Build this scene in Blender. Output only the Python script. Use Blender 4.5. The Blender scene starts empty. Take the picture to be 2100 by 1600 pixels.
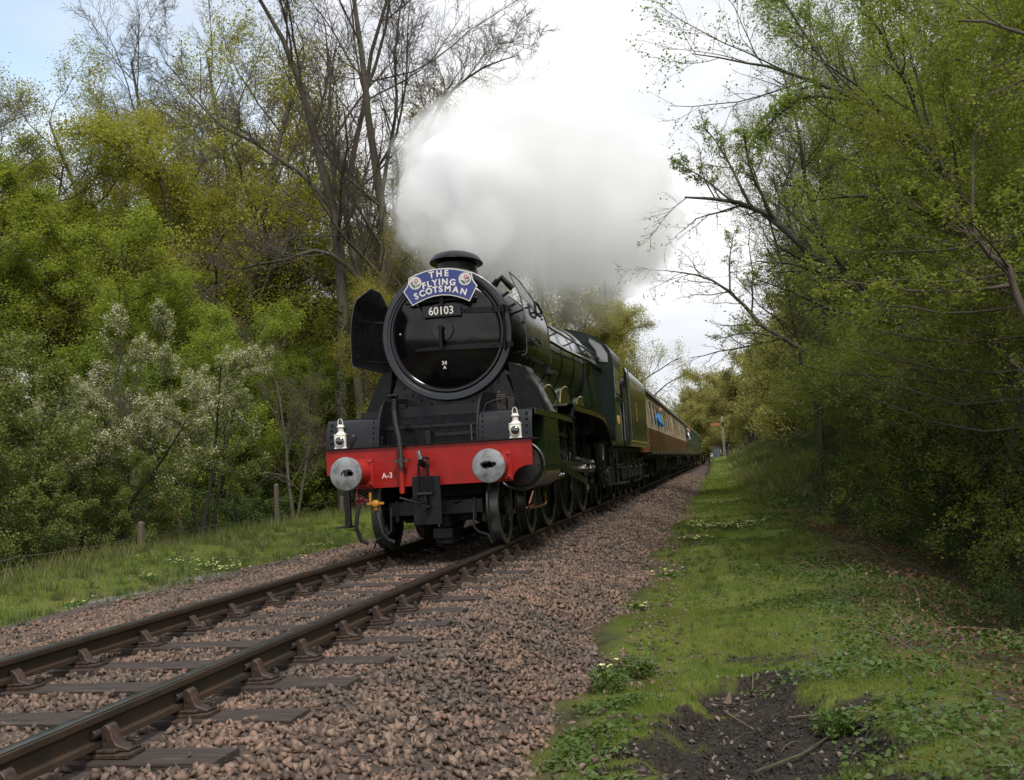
import bpy, math, random
import numpy as np
from mathutils import Vector, Matrix
import bmesh

scene = bpy.context.scene
COL = scene.collection
PI = math.pi

# ------------------------------------------------------------------ camera
cam_data = bpy.data.cameras.new("camera")
cam = bpy.data.objects.new("camera", cam_data)
COL.objects.link(cam)
scene.camera = cam
CAM = Vector((3.5025, -13.251, 0.9644))
_yaw, _pitch, _roll = -0.18004, 0.06785, -0.05709
_F = Vector((math.sin(_yaw) * math.cos(_pitch), math.cos(_yaw) * math.cos(_pitch), math.sin(_pitch)))
_r = Vector((math.cos(_yaw), -math.sin(_yaw), 0))
_u = _r.cross(_F)
_R = math.cos(_roll) * _r + math.sin(_roll) * _u
_U = -math.sin(_roll) * _r + math.cos(_roll) * _u
_m = Matrix((( _R.x, _U.x, -_F.x), (_R.y, _U.y, -_F.y), (_R.z, _U.z, -_F.z))).to_4x4()
_m.translation = CAM
cam.matrix_world = _m
cam_data.sensor_width = 36.0
cam_data.lens = 39.38
cam_data.clip_start = 0.1
cam_data.clip_end = 4000

# ------------------------------------------------------------------ sun and sky
SUN_DIR = Vector((0.36, -0.66, 1.10)).normalized()          # from the ground towards the sun
sun_data = bpy.data.lights.new("sun", 'SUN')
sun_data.energy = 4.3
sun_data.angle = math.radians(12)
sun_data.color = (1.0, 0.95, 0.87)
sun = bpy.data.objects.new("sun", sun_data)
COL.objects.link(sun)
sun.rotation_euler = SUN_DIR.to_track_quat('Z', 'Y').to_euler()

world = bpy.data.worlds.new("World")
scene.world = world
world.use_nodes = True
wn, wl = world.node_tree.nodes, world.node_tree.links
wn.clear()
w_out = wn.new("ShaderNodeOutputWorld")
w_bg = wn.new("ShaderNodeBackground")
w_bg.inputs[1].default_value = 0.10
w_sky = wn.new("ShaderNodeTexSky")
w_sky.sky_type = 'NISHITA'
w_sky.sun_disc = False
w_sky.sun_elevation = math.asin(SUN_DIR.z)
w_sky.sun_rotation = math.atan2(SUN_DIR.x, SUN_DIR.y)
w_sky.air_density = 1.0
w_sky.dust_density = 1.2
w_tc = wn.new("ShaderNodeTexCoord")
w_map = wn.new("ShaderNodeMapping")
w_map.inputs['Scale'].default_value = (1.0, 1.0, 2.6)
w_map.inputs['Location'].default_value = (0.0, 0.0, 0.0)
w_n = wn.new("ShaderNodeTexNoise")
w_n.inputs['Scale'].default_value = 1.7
w_n.inputs['Detail'].default_value = 9
w_n.inputs['Roughness'].default_value = 0.55
w_n.inputs['Distortion'].default_value = 0.3
# clear air to the north-west, cloud bank over the rest of the sky
w_dot = wn.new("ShaderNodeVectorMath"); w_dot.operation = 'DOT_PRODUCT'
w_dot.inputs[1].default_value = Vector((-0.62, 0.66, 0.36)).normalized()
w_dr = wn.new("ShaderNodeMapRange")
w_dr.inputs['From Min'].default_value = 0.905
w_dr.inputs['From Max'].default_value = 1.0
w_dr.inputs['To Min'].default_value = 0.0
w_dr.inputs['To Max'].default_value = -0.27
w_add = wn.new("ShaderNodeMath"); w_add.operation = 'ADD'
w_ramp = wn.new("ShaderNodeMapRange")
w_ramp.inputs['From Min'].default_value = 0.27
w_ramp.inputs['From Max'].default_value = 0.46
w_n2 = wn.new("ShaderNodeTexNoise")
w_n2.inputs['Scale'].default_value = 3.2
w_n2.inputs['Detail'].default_value = 6
w_cr = wn.new("ShaderNodeValToRGB")
w_cr.color_ramp.elements[0].position = 0.36
w_cr.color_ramp.elements[0].color = (9.0, 9.4, 10.2, 1)
w_cr.color_ramp.elements[1].position = 0.6
w_cr.color_ramp.elements[1].color = (13.0, 13.0, 13.2, 1)
w_hs = wn.new("ShaderNodeVectorMath"); w_hs.operation = 'MULTIPLY'
w_hs.inputs[1].default_value = (4.3, 3.7, 3.0)
w_mix = wn.new("ShaderNodeMix"); w_mix.data_type = 'RGBA'
wl.new(w_tc.outputs['Generated'], w_map.inputs[0])
wl.new(w_map.outputs[0], w_n.inputs['Vector'])
wl.new(w_map.outputs[0], w_n2.inputs['Vector'])
wl.new(w_tc.outputs['Generated'], w_dot.inputs[0])
wl.new(w_dot.outputs['Value'], w_dr.inputs['Value'])
wl.new(w_n.outputs['Fac'], w_add.inputs[0])
wl.new(w_dr.outputs[0], w_add.inputs[1])
wl.new(w_add.outputs[0], w_ramp.inputs['Value'])
wl.new(w_n2.outputs['Fac'], w_cr.inputs[0])
wl.new(w_sky.outputs[0], w_hs.inputs[0])
wl.new(w_ramp.outputs[0], w_mix.inputs['Factor'])
wl.new(w_hs.outputs[0], w_mix.inputs['A'])
wl.new(w_cr.outputs[0], w_mix.inputs['B'])
wl.new(w_mix.outputs['Result'], w_bg.inputs[0])
wl.new(w_bg.outputs[0], w_out.inputs[0])

scene.view_settings.view_transform = 'Standard'
scene.view_settings.look = 'None'
scene.view_settings.exposure = -0.16
scene.view_settings.gamma = 1.0
scene.render.engine = 'CYCLES'
scene.cycles.use_denoising = True
scene.cycles.max_bounces = 28
scene.cycles.diffuse_bounces = 4
scene.cycles.glossy_bounces = 3
scene.cycles.transmission_bounces = 5
scene.cycles.transparent_max_bounces = 12
scene.cycles.volume_bounces = 26
scene.cycles.volume_step_rate = 1.0
scene.cycles.volume_max_steps = 96
scene.cycles.sample_clamp_indirect = 12.0

# ------------------------------------------------------------------ materials
def mat(name, col, rough=0.6, metal=0.0, spec=0.5, coat=0.0, var=0.0, vscale=6.0, bump=0.0, bscale=40.0, col2=None, c2pos=(0.45, 0.6), c2scale=4.0, stretch=None, island=0.0, rvar=0.0):
    m = bpy.data.materials.new(name)
    m.use_nodes = True
    nt = m.node_tree; N = nt.nodes; L = nt.links
    b = N["Principled BSDF"]
    b.inputs['Base Color'].default_value = (*col, 1)
    b.inputs['Roughness'].default_value = rough
    b.inputs['Metallic'].default_value = metal
    b.inputs['Specular IOR Level'].default_value = spec
    b.inputs['Coat Weight'].default_value = coat
    b.inputs['Coat Roughness'].default_value = 0.04
    tc = N.new("ShaderNodeTexCoord")
    src = tc.outputs['Object']
    if stretch:
        mp = N.new("ShaderNodeMapping"); mp.inputs['Scale'].default_value = stretch
        L.new(src, mp.inputs[0]); src = mp.outputs[0]
    cur = None
    if col2:
        n = N.new("ShaderNodeTexNoise"); n.inputs['Scale'].default_value = c2scale; n.inputs['Detail'].default_value = 8
        n.inputs['Roughness'].default_value = 0.65
        L.new(src, n.inputs['Vector'])
        mr = N.new("ShaderNodeMapRange"); mr.inputs['From Min'].default_value = c2pos[0]; mr.inputs['From Max'].default_value = c2pos[1]
        L.new(n.outputs['Fac'], mr.inputs['Value'])
        mx = N.new("ShaderNodeMix"); mx.data_type = 'RGBA'
        mx.inputs['A'].default_value = (*col, 1); mx.inputs['B'].default_value = (*col2, 1)
        L.new(mr.outputs[0], mx.inputs['Factor'])
        cur = mx.outputs['Result']
    if var > 0:
        n = N.new("ShaderNodeTexNoise"); n.inputs['Scale'].default_value = vscale; n.inputs['Detail'].default_value = 7
        L.new(src, n.inputs['Vector'])
        mr = N.new("ShaderNodeMapRange"); mr.inputs['From Min'].default_value = 0.25; mr.inputs['From Max'].default_value = 0.75
        mr.inputs['To Min'].default_value = 1 - var; mr.inputs['To Max'].default_value = 1 + var
        L.new(n.outputs['Fac'], mr.inputs['Value'])
        hs = N.new("ShaderNodeHueSaturation")
        if cur: L.new(cur, hs.inputs['Color'])
        else: hs.inputs['Color'].default_value = (*col, 1)
        L.new(mr.outputs[0], hs.inputs['Value'])
        cur = hs.outputs[0]
    if island > 0:
        g = N.new("ShaderNodeNewGeometry")
        mr = N.new("ShaderNodeMapRange"); mr.inputs['To Min'].default_value = 1 - island; mr.inputs['To Max'].default_value = 1 + island
        L.new(g.outputs['Random Per Island'], mr.inputs['Value'])
        hs = N.new("ShaderNodeHueSaturation")
        if cur: L.new(cur, hs.inputs['Color'])
        else: hs.inputs['Color'].default_value = (*col, 1)
        L.new(mr.outputs[0], hs.inputs['Value'])
        cur = hs.outputs[0]
    if cur: L.new(cur, b.inputs['Base Color'])
    if rvar > 0:
        n = N.new("ShaderNodeTexNoise"); n.inputs['Scale'].default_value = 9; n.inputs['Detail'].default_value = 6
        L.new(src, n.inputs['Vector'])
        mr = N.new("ShaderNodeMapRange"); mr.inputs['From Min'].default_value = 0.3; mr.inputs['From Max'].default_value = 0.7
        mr.inputs['To Min'].default_value = max(0.02, rough - rvar); mr.inputs['To Max'].default_value = rough + rvar
        L.new(n.outputs['Fac'], mr.inputs['Value']); L.new(mr.outputs[0], b.inputs['Roughness'])
    if bump > 0:
        n = N.new("ShaderNodeTexNoise"); n.inputs['Scale'].default_value = bscale; n.inputs['Detail'].default_value = 6
        L.new(src, n.inputs['Vector'])
        bp = N.new("ShaderNodeBump"); bp.inputs['Strength'].default_value = bump; bp.inputs['Distance'].default_value = 0.02
        L.new(n.outputs['Fac'], bp.inputs['Height']); L.new(bp.outputs[0], b.inputs['Normal'])
    return m

def leaf_mat(name, col, col2, trans=0.35, rough=0.5, patch=None):
    m = bpy.data.materials.new(name); m.use_nodes = True
    nt = m.node_tree; N = nt.nodes; L = nt.links
    N.clear()
    out = N.new("ShaderNodeOutputMaterial")
    g = N.new("ShaderNodeNewGeometry")
    mx = N.new("ShaderNodeMix"); mx.data_type = 'RGBA'
    mx.inputs['A'].default_value = (*col, 1); mx.inputs['B'].default_value = (*col2, 1)
    oi = N.new("ShaderNodeObjectInfo")
    L.new(g.outputs['Random Per Island'], mx.inputs['Factor'])
    hs = N.new("ShaderNodeHueSaturation")
    mr = N.new("ShaderNodeMapRange"); mr.inputs['To Min'].default_value = 0.8; mr.inputs['To Max'].default_value = 1.18
    mh = N.new("ShaderNodeMapRange"); mh.inputs['To Min'].default_value = 0.485; mh.inputs['To Max'].default_value = 0.51
    L.new(oi.outputs['Random'], mr.inputs['Value']); L.new(mr.outputs[0], hs.inputs['Value'])
    L.new(oi.outputs['Random'], mh.inputs['Value']); L.new(mh.outputs[0], hs.inputs['Hue'])
    cur = mx.outputs['Result']
    if patch:
        tcn = N.new("ShaderNodeTexCoord"); nn = N.new("ShaderNodeTexNoise"); nn.inputs['Scale'].default_value = 1.6; nn.inputs['Detail'].default_value = 6; nn.inputs['Roughness'].default_value = 0.7
        L.new(tcn.outputs['Object'], nn.inputs['Vector'])
        pr = N.new("ShaderNodeMapRange"); pr.inputs['From Min'].default_value = 0.42; pr.inputs['From Max'].default_value = 0.62
        L.new(nn.outputs['Fac'], pr.inputs['Value'])
        pm = N.new("ShaderNodeMix"); pm.data_type = 'RGBA'; pm.inputs['B'].default_value = (*patch, 1)
        L.new(pr.outputs[0], pm.inputs['Factor']); L.new(cur, pm.inputs['A']); cur = pm.outputs['Result']
    L.new(cur, hs.inputs['Color'])
    b = N.new("ShaderNodeBsdfPrincipled"); b.inputs['Roughness'].default_value = rough
    b.inputs['Specular IOR Level'].default_value = 0.3
    t = N.new("ShaderNodeBsdfTranslucent")
    ms = N.new("ShaderNodeMixShader"); ms.inputs[0].default_value = trans
    L.new(hs.outputs[0], b.inputs['Base Color'])
    gm = N.new("ShaderNodeVectorMath"); gm.operation = 'MULTIPLY'; gm.inputs[1].default_value = (1.25, 1.35, 0.7)
    L.new(hs.outputs[0], gm.inputs[0]); L.new(gm.outputs[0], t.inputs['Color'])
    L.new(b.outputs[0], ms.inputs[1]); L.new(t.outputs[0], ms.inputs[2]); L.new(ms.outputs[0], out.inputs[0])
    return m

M = {}
M['gloss_black'] = mat('gloss_black_paint', (0.003, 0.003, 0.0035), 0.13, spec=0.42, var=0.2, rvar=0.05, bump=0.02, bscale=5)
M['satin_black'] = mat('satin_black_paint', (0.0035, 0.004, 0.0048), 0.34, spec=0.25, var=0.35, vscale=9, rvar=0.14, bump=0.08, bscale=60)
M['grey_black'] = mat('grey_black_steel', (0.006, 0.007, 0.009), 0.30, spec=0.35, var=0.35, vscale=5, rvar=0.1, bump=0.06, bscale=50)
M['frame_black'] = mat('oily_frame_black', (0.008, 0.008, 0.008), 0.5, var=0.4, vscale=12, col2=(0.02, 0.015, 0.01), bump=0.15, bscale=60)
M['ring'] = mat('smokebox_ring_paint', (0.018, 0.022, 0.030), 0.34, spec=0.6, var=0.2, rvar=0.08)
M['green'] = mat('locomotive_green_paint', (0.0095, 0.018, 0.006), 0.17, spec=0.40, coat=0.2, var=0.12, vscale=3, bump=0.02, bscale=4)
M['green_dark'] = mat('dark_green_paint', (0.004, 0.010, 0.007), 0.26, spec=0.3, coat=0.0, var=0.2)
M['red'] = mat('buffer_beam_red', (0.25, 0.008, 0.006), 0.36, spec=0.4, var=0.16, vscale=5, rvar=0.12, bump=0.05, bscale=30, col2=(0.16, 0.010, 0.008), c2pos=(0.55, 0.75), c2scale=3)
M['red_dark'] = mat('buffer_housing_red', (0.30, 0.018, 0.014), 0.35, var=0.3, vscale=14)
M['buffer'] = mat('worn_buffer_steel', (0.32, 0.33, 0.34), 0.40, metal=0.8, var=0.3, vscale=9, col2=(0.17, 0.17, 0.17), c2pos=(0.5, 0.68), c2scale=6, rvar=0.14, bump=0.05, bscale=20)
M['grease'] = mat('black_buffer_grease', (0.012, 0.012, 0.012), 0.3)
M['steel'] = mat('polished_steel', (0.36, 0.36, 0.36), 0.22, metal=1.0, var=0.2, vscale=10, rvar=0.1)
M['steel_dark'] = mat('dark_oiled_steel', (0.10, 0.10, 0.095), 0.3, metal=0.9, var=0.3, vscale=10, rvar=0.1)
M['tyre'] = mat('tyre_steel', (0.085, 0.09, 0.08), 0.32, metal=0.7, var=0.3, vscale=9, rvar=0.1)
M['copper'] = mat('copper_pipe', (0.55, 0.20, 0.11), 0.28, metal=1.0, var=0.2)
M['brass'] = mat('brass', (0.55, 0.42, 0.16), 0.25, metal=1.0, var=0.15)
M['post_grey'] = mat('grey_post_paint', (0.30, 0.30, 0.29), 0.5)
M['white'] = mat('white_paint', (0.62, 0.60, 0.55), 0.4, var=0.06, vscale=12)
M['lamp_glass'] = mat('lamp_glass', (0.02, 0.022, 0.022), 0.05, spec=0.9, coat=1.0)
M['blue'] = mat('headboard_blue', (0.028, 0.042, 0.17), 0.4, var=0.08)
M['roundel'] = mat('roundel_grey_white', (0.50, 0.49, 0.47), 0.5)
M['rose'] = mat('rose_red', (0.38, 0.05, 0.05), 0.5)
M['emblem_green'] = mat('emblem_green', (0.05, 0.10, 0.07), 0.5)
M['thistle'] = mat('thistle_purple', (0.15, 0.10, 0.26), 0.5)
M['yellow'] = mat('yellow_paint', (0.36, 0.17, 0.015), 0.4, var=0.25, vscale=30)
M['maroon'] = mat('maroon_paint', (0.17, 0.015, 0.02), 0.35)
M['gold'] = mat('gold_lettering', (0.52, 0.36, 0.10), 0.4)
M['rubber'] = mat('rubber_hose', (0.012, 0.011, 0.010), 0.55, var=0.2)
M['glass'] = mat('window_glass', (0.022, 0.020, 0.015), 0.3, spec=0.06)
M['spectacle'] = mat('cab_window_glass', (0.17, 0.18, 0.19), 0.08, spec=1.0, coat=1.0)  # pale grey base, the reflection in the glass is put into the colour
M['cream'] = mat('coach_cream', (0.46, 0.37, 0.26), 0.35, coat=0.1, var=0.07)
M['crimson'] = mat('coach_crimson', (0.150, 0.058, 0.027), 0.34, coat=0.1, var=0.12, vscale=2)
M['coach_red'] = mat('coach_dark_red', (0.18, 0.02, 0.015), 0.3)
M['coach_green'] = mat('coach_green', (0.040, 0.070, 0.036), 0.25, coat=0.4, var=0.1)
M['roof'] = mat('coach_roof_grey', (0.11, 0.11, 0.11), 0.5, var=0.2, vscale=2)
M['underframe'] = mat('underframe_grime', (0.020, 0.016, 0.013), 0.7, var=0.4, vscale=8)
M['rail'] = mat('rusty_rail', (0.040, 0.023, 0.013), 0.6, spec=0.4, var=0.3, vscale=14, col2=(0.020, 0.016, 0.011), c2scale=7, bump=0.1, bscale=60)
M['rail_top'] = mat('running_surface', (0.13, 0.13, 0.12), 0.33, metal=1.0, var=0.25, vscale=5, col2=(0.10, 0.075, 0.05), c2pos=(0.55, 0.7), rvar=0.08)
M['chair'] = mat('cast_iron_chair', (0.022, 0.014, 0.010), 0.6, var=0.35, vscale=18, col2=(0.055, 0.028, 0.015), c2scale=9, bump=0.25, bscale=50)
M['sleeper'] = mat('weathered_sleeper', (0.030, 0.020, 0.015), 0.85, var=0.6, vscale=5, stretch=(1, 8, 8), col2=(0.075, 0.058, 0.046), c2pos=(0.52, 0.78), c2scale=3.5, bump=0.6, bscale=14)
M['stone'] = mat('ballast_granite', (0.142, 0.088, 0.062), 0.75, var=0.2, vscale=30, island=0.55, bump=0.2, bscale=60, col2=(0.072, 0.054, 0.042), c2pos=(0.4, 0.62), c2scale=1.7)
M['stone2'] = mat('ballast_pale', (0.185, 0.128, 0.094), 0.75, var=0.2, vscale=30, island=0.35, bump=0.2, bscale=60)
M['pebble'] = mat('pale_pebbles', (0.12, 0.092, 0.078), 0.8, island=0.6)
M['ballast_bed'] = mat('ballast_bed', (0.050, 0.034, 0.026), 0.9, var=0.5, vscale=22, bump=1.0, bscale=26, col2=(0.045, 0.033, 0.027), c2scale=9)
M['bark_grey'] = mat('grey_bark', (0.075, 0.064, 0.050), 0.85, var=0.4, vscale=5, stretch=(3, 3, 0.8), col2=(0.07, 0.075, 0.03), c2pos=(0.48, 0.62), c2scale=1.2, bump=0.7, bscale=18)
M['bark_brown'] = mat('brown_bark', (0.060, 0.045, 0.033), 0.85, var=0.35, vscale=6, col2=(0.045, 0.055, 0.02), c2pos=(0.5, 0.65), c2scale=1.5, bump=0.5, bscale=20)
M['bark_dark'] = mat('dark_bark', (0.035, 0.030, 0.022), 0.85, var=0.35, vscale=6, col2=(0.04, 0.05, 0.018), c2pos=(0.45, 0.6), c2scale=1.5, bump=0.5, bscale=20)
M['twig'] = mat('twigs', (0.070, 0.054, 0.042), 0.8, var=0.2)
M['twig_olive'] = mat('olive_twigs', (0.060, 0.055, 0.028), 0.8, var=0.2)
M['leaf_spring'] = leaf_mat('spring_green_leaves', (0.165, 0.205, 0.030), (0.275, 0.300, 0.062), trans=0.5)
M['leaf_mid'] = leaf_mat('mid_green_leaves', (0.110, 0.150, 0.025), (0.190, 0.222, 0.046), trans=0.46)
M['leaf_olive'] = leaf_mat('olive_oak_leaves', (0.205, 0.205, 0.032), (0.320, 0.295, 0.064), trans=0.5)
M['leaf_hazel'] = leaf_mat('hazel_leaves', (0.130, 0.170, 0.028), (0.220, 0.245, 0.058), trans=0.5)
M['leaf_far'] = leaf_mat('distant_leaves', (0.200, 0.190, 0.060), (0.310, 0.280, 0.100), trans=0.45)  # lighter leaf colour for far trees, distance haze put into the colour
M['leaf_dark'] = leaf_mat('dark_undergrowth_leaves', (0.035, 0.062, 0.014), (0.075, 0.115, 0.026))
M['blossom'] = leaf_mat('white_blossom', (0.55, 0.52, 0.44), (0.74, 0.70, 0.62), trans=0.35)
M['leaf_sage'] = leaf_mat('sage_leaves', (0.110, 0.145, 0.034), (0.200, 0.225, 0.075), trans=0.45)
M['grass_blade'] = leaf_mat('grass_blades', (0.070, 0.125, 0.013), (0.140, 0.190, 0.028), trans=0.38, patch=(0.150, 0.160, 0.034))
M['grass_dry'] = leaf_mat('tall_dull_grass', (0.115, 0.130, 0.032), (0.200, 0.180, 0.075), trans=0.35, patch=(0.09, 0.12, 0.028))
M['weed'] = leaf_mat('weed_leaves', (0.040, 0.085, 0.015), (0.085, 0.130, 0.030), trans=0.3)
M['bracken'] = leaf_mat('dead_bracken', (0.075, 0.035, 0.018), (0.150, 0.080, 0.040), trans=0.15)
M['primrose'] = leaf_mat('primrose_petals', (0.62, 0.60, 0.25), (0.74, 0.72, 0.42), trans=0.2)
M['bluebell'] = leaf_mat('bluebell_flowers', (0.09, 0.08, 0.25), (0.13, 0.12, 0.33), trans=0.2)
M['post'] = mat('weathered_post', (0.10, 0.082, 0.06), 0.85, var=0.3, stretch=(6, 6, 1), bump=0.4, bscale=30)
M['wire'] = mat('fence_wire', (0.12, 0.11, 0.10), 0.5, metal=0.6)
M['stick'] = mat('dead_sticks', (0.105, 0.075, 0.052), 0.8, island=0.45)
M['skin'] = mat('skin', (0.42, 0.22, 0.15), 0.5)
M['blue_coat'] = mat('bright_blue_jacket', (0.02, 0.22, 0.55), 0.6)
M['white_shirt'] = mat('white_shirt', (0.7, 0.7, 0.72), 0.6)
M['dark_coat'] = mat('dark_jacket', (0.02, 0.018, 0.02), 0.7)
M['hair'] = mat('brown_hair', (0.05, 0.03, 0.02), 0.6)
M['hair_grey'] = mat('grey_hair', (0.25, 0.24, 0.22), 0.6)
M['cabinet'] = mat('grey_blue_cabinet', (0.10, 0.12, 0.15), 0.5, var=0.1)
M['orange'] = mat('faded_orange_arm', (0.28, 0.12, 0.05), 0.5)
M['soil'] = mat('black_soil', (0.026, 0.021, 0.017), 0.95, var=0.5, vscale=30, bump=1.0, bscale=60)

# ------------------------------------------------------------------ mesh helpers
def tag(o, label=None, cat=None, group=None, kind=None):
    if label: o['label'] = label
    if cat: o['category'] = cat
    if group: o['group'] = group
    if kind: o['kind'] = kind
    return o

def empty(name, loc=(0, 0, 0), parent=None, rot=(0, 0, 0)):
    o = bpy.data.objects.new(name, None); COL.objects.link(o)
    o.location = loc; o.rotation_euler = rot
    o.empty_display_size = 0.3
    if parent: o.parent = parent
    return o

SMALL = {'rivets', 'bolts', 'saddle_bolts'}      # fixings too small to pick apart
def link(name, me, parent=None, loc=(0, 0, 0), rot=(0, 0, 0)):
    o = bpy.data.objects.new(name, me); COL.objects.link(o)
    if name in SMALL: o['kind'] = 'stuff'
    o.location = loc; o.rotation_euler = rot
    if parent: o.parent = parent
    return o

def np_mesh(name, V, F, material, smooth=False):
    """V (n,3) array, F (m,k) array with k = 3 or 4"""
    V = np.asarray(V, np.float32); F = np.asarray(F, np.int32)
    me = bpy.data.meshes.new(name)
    me.vertices.add(len(V)); me.vertices.foreach_set('co', V.ravel())
    k = F.shape[1]
    me.loops.add(F.size); me.loops.foreach_set('vertex_index', F.ravel())
    me.polygons.add(len(F))
    me.polygons.foreach_set('loop_start', np.arange(0, F.size, k, dtype=np.int32))
    try: me.polygons.foreach_set('loop_total', np.full(len(F), k, dtype=np.int32))
    except Exception: pass
    if smooth: me.polygons.foreach_set('use_smooth', np.ones(len(F), dtype=bool))
    me.update(calc_edges=True)
    if material: me.materials.append(material)
    return me

class MB:
    def __init__(s): s.v = []; s.f = []
    def add(s, vs, fs):
        o = len(s.v); s.v += [tuple(p) for p in vs]; s.f += [tuple(i + o for i in f) for f in fs]; return s
    def box(s, x0, x1, y0, y1, z0, z1):
        vs = [(x, y, z) for x in (x0, x1) for y in (y0, y1) for z in (z0, z1)]
        return s.add(vs, [(0, 1, 3, 2), (4, 6, 7, 5), (0, 4, 5, 1), (2, 3, 7, 6), (0, 2, 6, 4), (1, 5, 7, 3)])
    def prism(s, poly, axis, a0, a1):
        """poly of 2D points; axis 'x': (y,z) 'y': (x,z) 'z': (x,y)"""
        def P(p, a): return {'x': (a, p[0], p[1]), 'y': (p[0], a, p[1]), 'z': (p[0], p[1], a)}[axis]
        n = len(poly)
        vs = [P(p, a0) for p in poly] + [P(p, a1) for p in poly]
        fs = [(i, (i + 1) % n, n + (i + 1) % n, n + i) for i in range(n)]
        fs += [tuple(range(n - 1, -1, -1)), tuple(range(n, 2 * n))]
        return s.add(vs, fs)
    def tube(s, pts, r, n=8, caps=True):
        pts = [Vector(p) for p in pts]
        rs = r if isinstance(r, (list, tuple)) else [r] * len(pts)
        vs = []
        up = None
        for i, p in enumerate(pts):
            a = pts[max(i - 1, 0)]; b = pts[min(i + 1, len(pts) - 1)]
            d = (b - a).normalized()
            if up is None or abs(up.dot(d)) > 0.98:
                up = Vector((0, 0, 1)) if abs(d.z) < 0.9 else Vector((1, 0, 0))
            e1 = (up - d * up.dot(d)).normalized(); e2 = d.cross(e1); up = e1
            for k in range(n):
                t = 2 * PI * k / n
                vs.append(p + (e1 * math.cos(t) + e2 * math.sin(t)) * rs[i])
        fs = []
        for i in range(len(pts) - 1):
            for k in range(n):
                k2 = (k + 1) % n
                fs.append((i * n + k, i * n + k2, (i + 1) * n + k2, (i + 1) * n + k))
        if caps:
            fs.append(tuple(range(n - 1, -1, -1))); fs.append(tuple(range((len(pts) - 1) * n, len(pts) * n)))
        return s.add(vs, fs)
    def cyl(s, p0, p1, r0, r1=None, n=20):
        return s.tube([p0, p1], [r0, r0 if r1 is None else r1], n)
    def lathe(s, prof, origin, axis='y', n=48, ex=1.0, cap0=True, cap1=True):
        """prof list of (radius, offset along axis)"""
        ox, oy, oz = origin; vs = []
        for r, t in prof:
            for k in range(n):
                a = 2 * PI * k / n; c, d = r * math.cos(a), r * math.sin(a)
                if axis == 'y': vs.append((ox + c, oy + t, oz + d))
                elif axis == 'x': vs.append((ox + t, oy + c, oz + d))
                else: vs.append((ox + c, oy + d * ex, oz + t))
        fs = []
        for i in range(len(prof) - 1):
            for k in range(n):
                k2 = (k + 1) % n
                fs.append((i * n + k, i * n + k2, (i + 1) * n + k2, (i + 1) * n + k))
        if cap0: fs.append(tuple(range(n - 1, -1, -1)))
        if cap1: fs.append(tuple(range((len(prof) - 1) * n, len(prof) * n)))
        return s.add(vs, fs)
    def loft(s, secs, closed=True, caps=True):
        """secs: list of sections, each a list of 3D points of equal count"""
        n = len(secs[0]); vs = [p for sec in secs for p in sec]; fs = []
        kk = n if closed else n - 1
        for i in range(len(secs) - 1):
            for k in range(kk):
                k2 = (k + 1) % n
                fs.append((i * n + k, i * n + k2, (i + 1) * n + k2, (i + 1) * n + k))
        if caps and closed:
            fs.append(tuple(range(n - 1, -1, -1))); fs.append(tuple(range((len(secs) - 1) * n, len(secs) * n)))
        return s.add(vs, fs)
    def sheet(s, secs, thick, nrm=(0, 0, 1)):
        """thin sheet: secs grid of points, thickened along nrm"""
        nv = Vector(nrm) * thick
        return s.loft([[Vector(p) for p in sec] + [Vector(p) + nv for p in reversed(sec)] for sec in secs])
    def dots(s, pts, r, axis='y', h=0.008, n=6):
        for p in pts:
            q = list(p); i = 'xyz'.index(axis); q[i] += h
            s.tube([p, q], [r, r * 0.6], n)
        return s
    def mesh(s, name, material, smooth=35, bevel=0, mats=None):
        me = bpy.data.meshes.new(name)
        me.from_pydata(s.v, [], s.f); me.update()
        bm = bmesh.new(); bm.from_mesh(me); bmesh.ops.recalc_face_normals(bm, faces=bm.faces)
        if bevel:
            es = [e for e in bm.edges if len(e.link_faces) == 2 and e.calc_face_angle(0) > math.radians(40)]
            bmesh.ops.bevel(bm, geom=es, offset=bevel, segments=1, affect='EDGES', clamp_overlap=True)
        bm.to_mesh(me); bm.free()
        if smooth:
            me.polygons.foreach_set('use_smooth', np.ones(len(me.polygons), dtype=bool))
            me.set_sharp_from_angle(angle=math.radians(smooth))
        me.materials.append(material)
        return me
    def build(s, name, material, parent=None, smooth=35, bevel=0, loc=(0, 0, 0), rot=(0, 0, 0)):
        return link(name, s.mesh(name, material, smooth, bevel), parent, loc, rot)

def arc(cx, cy, r, a0, a1, n, ry=None):
    ry = r if ry is None else ry
    return [(cx + r * math.cos(math.radians(a0 + (a1 - a0) * i / n)), cy + ry * math.sin(math.radians(a0 + (a1 - a0) * i / n))) for i in range(n + 1)]

_glyph = {}
def text_verts(txt, size, weight=0.0, depth=0.004):
    """lettering as solid geometry in its own xy plane, centred; returns (verts, faces)"""
    key = (txt, size, weight, depth)
    if key not in _glyph:
        cu = bpy.data.curves.new('lettering', 'FONT')
        cu.body = txt; cu.size = size; cu.align_x = 'CENTER'; cu.align_y = 'CENTER'
        cu.extrude = depth; cu.offset = weight; cu.resolution_u = 4
        ob = bpy.data.objects.new('lettering', cu)
        me = bpy.data.meshes.new_from_object(ob)
        _glyph[key] = ([tuple(v.co) for v in me.vertices], [tuple(p.vertices) for p in me.polygons])
        bpy.data.meshes.remove(me); bpy.data.objects.remove(ob); bpy.data.curves.remove(cu)
    return _glyph[key]

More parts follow.
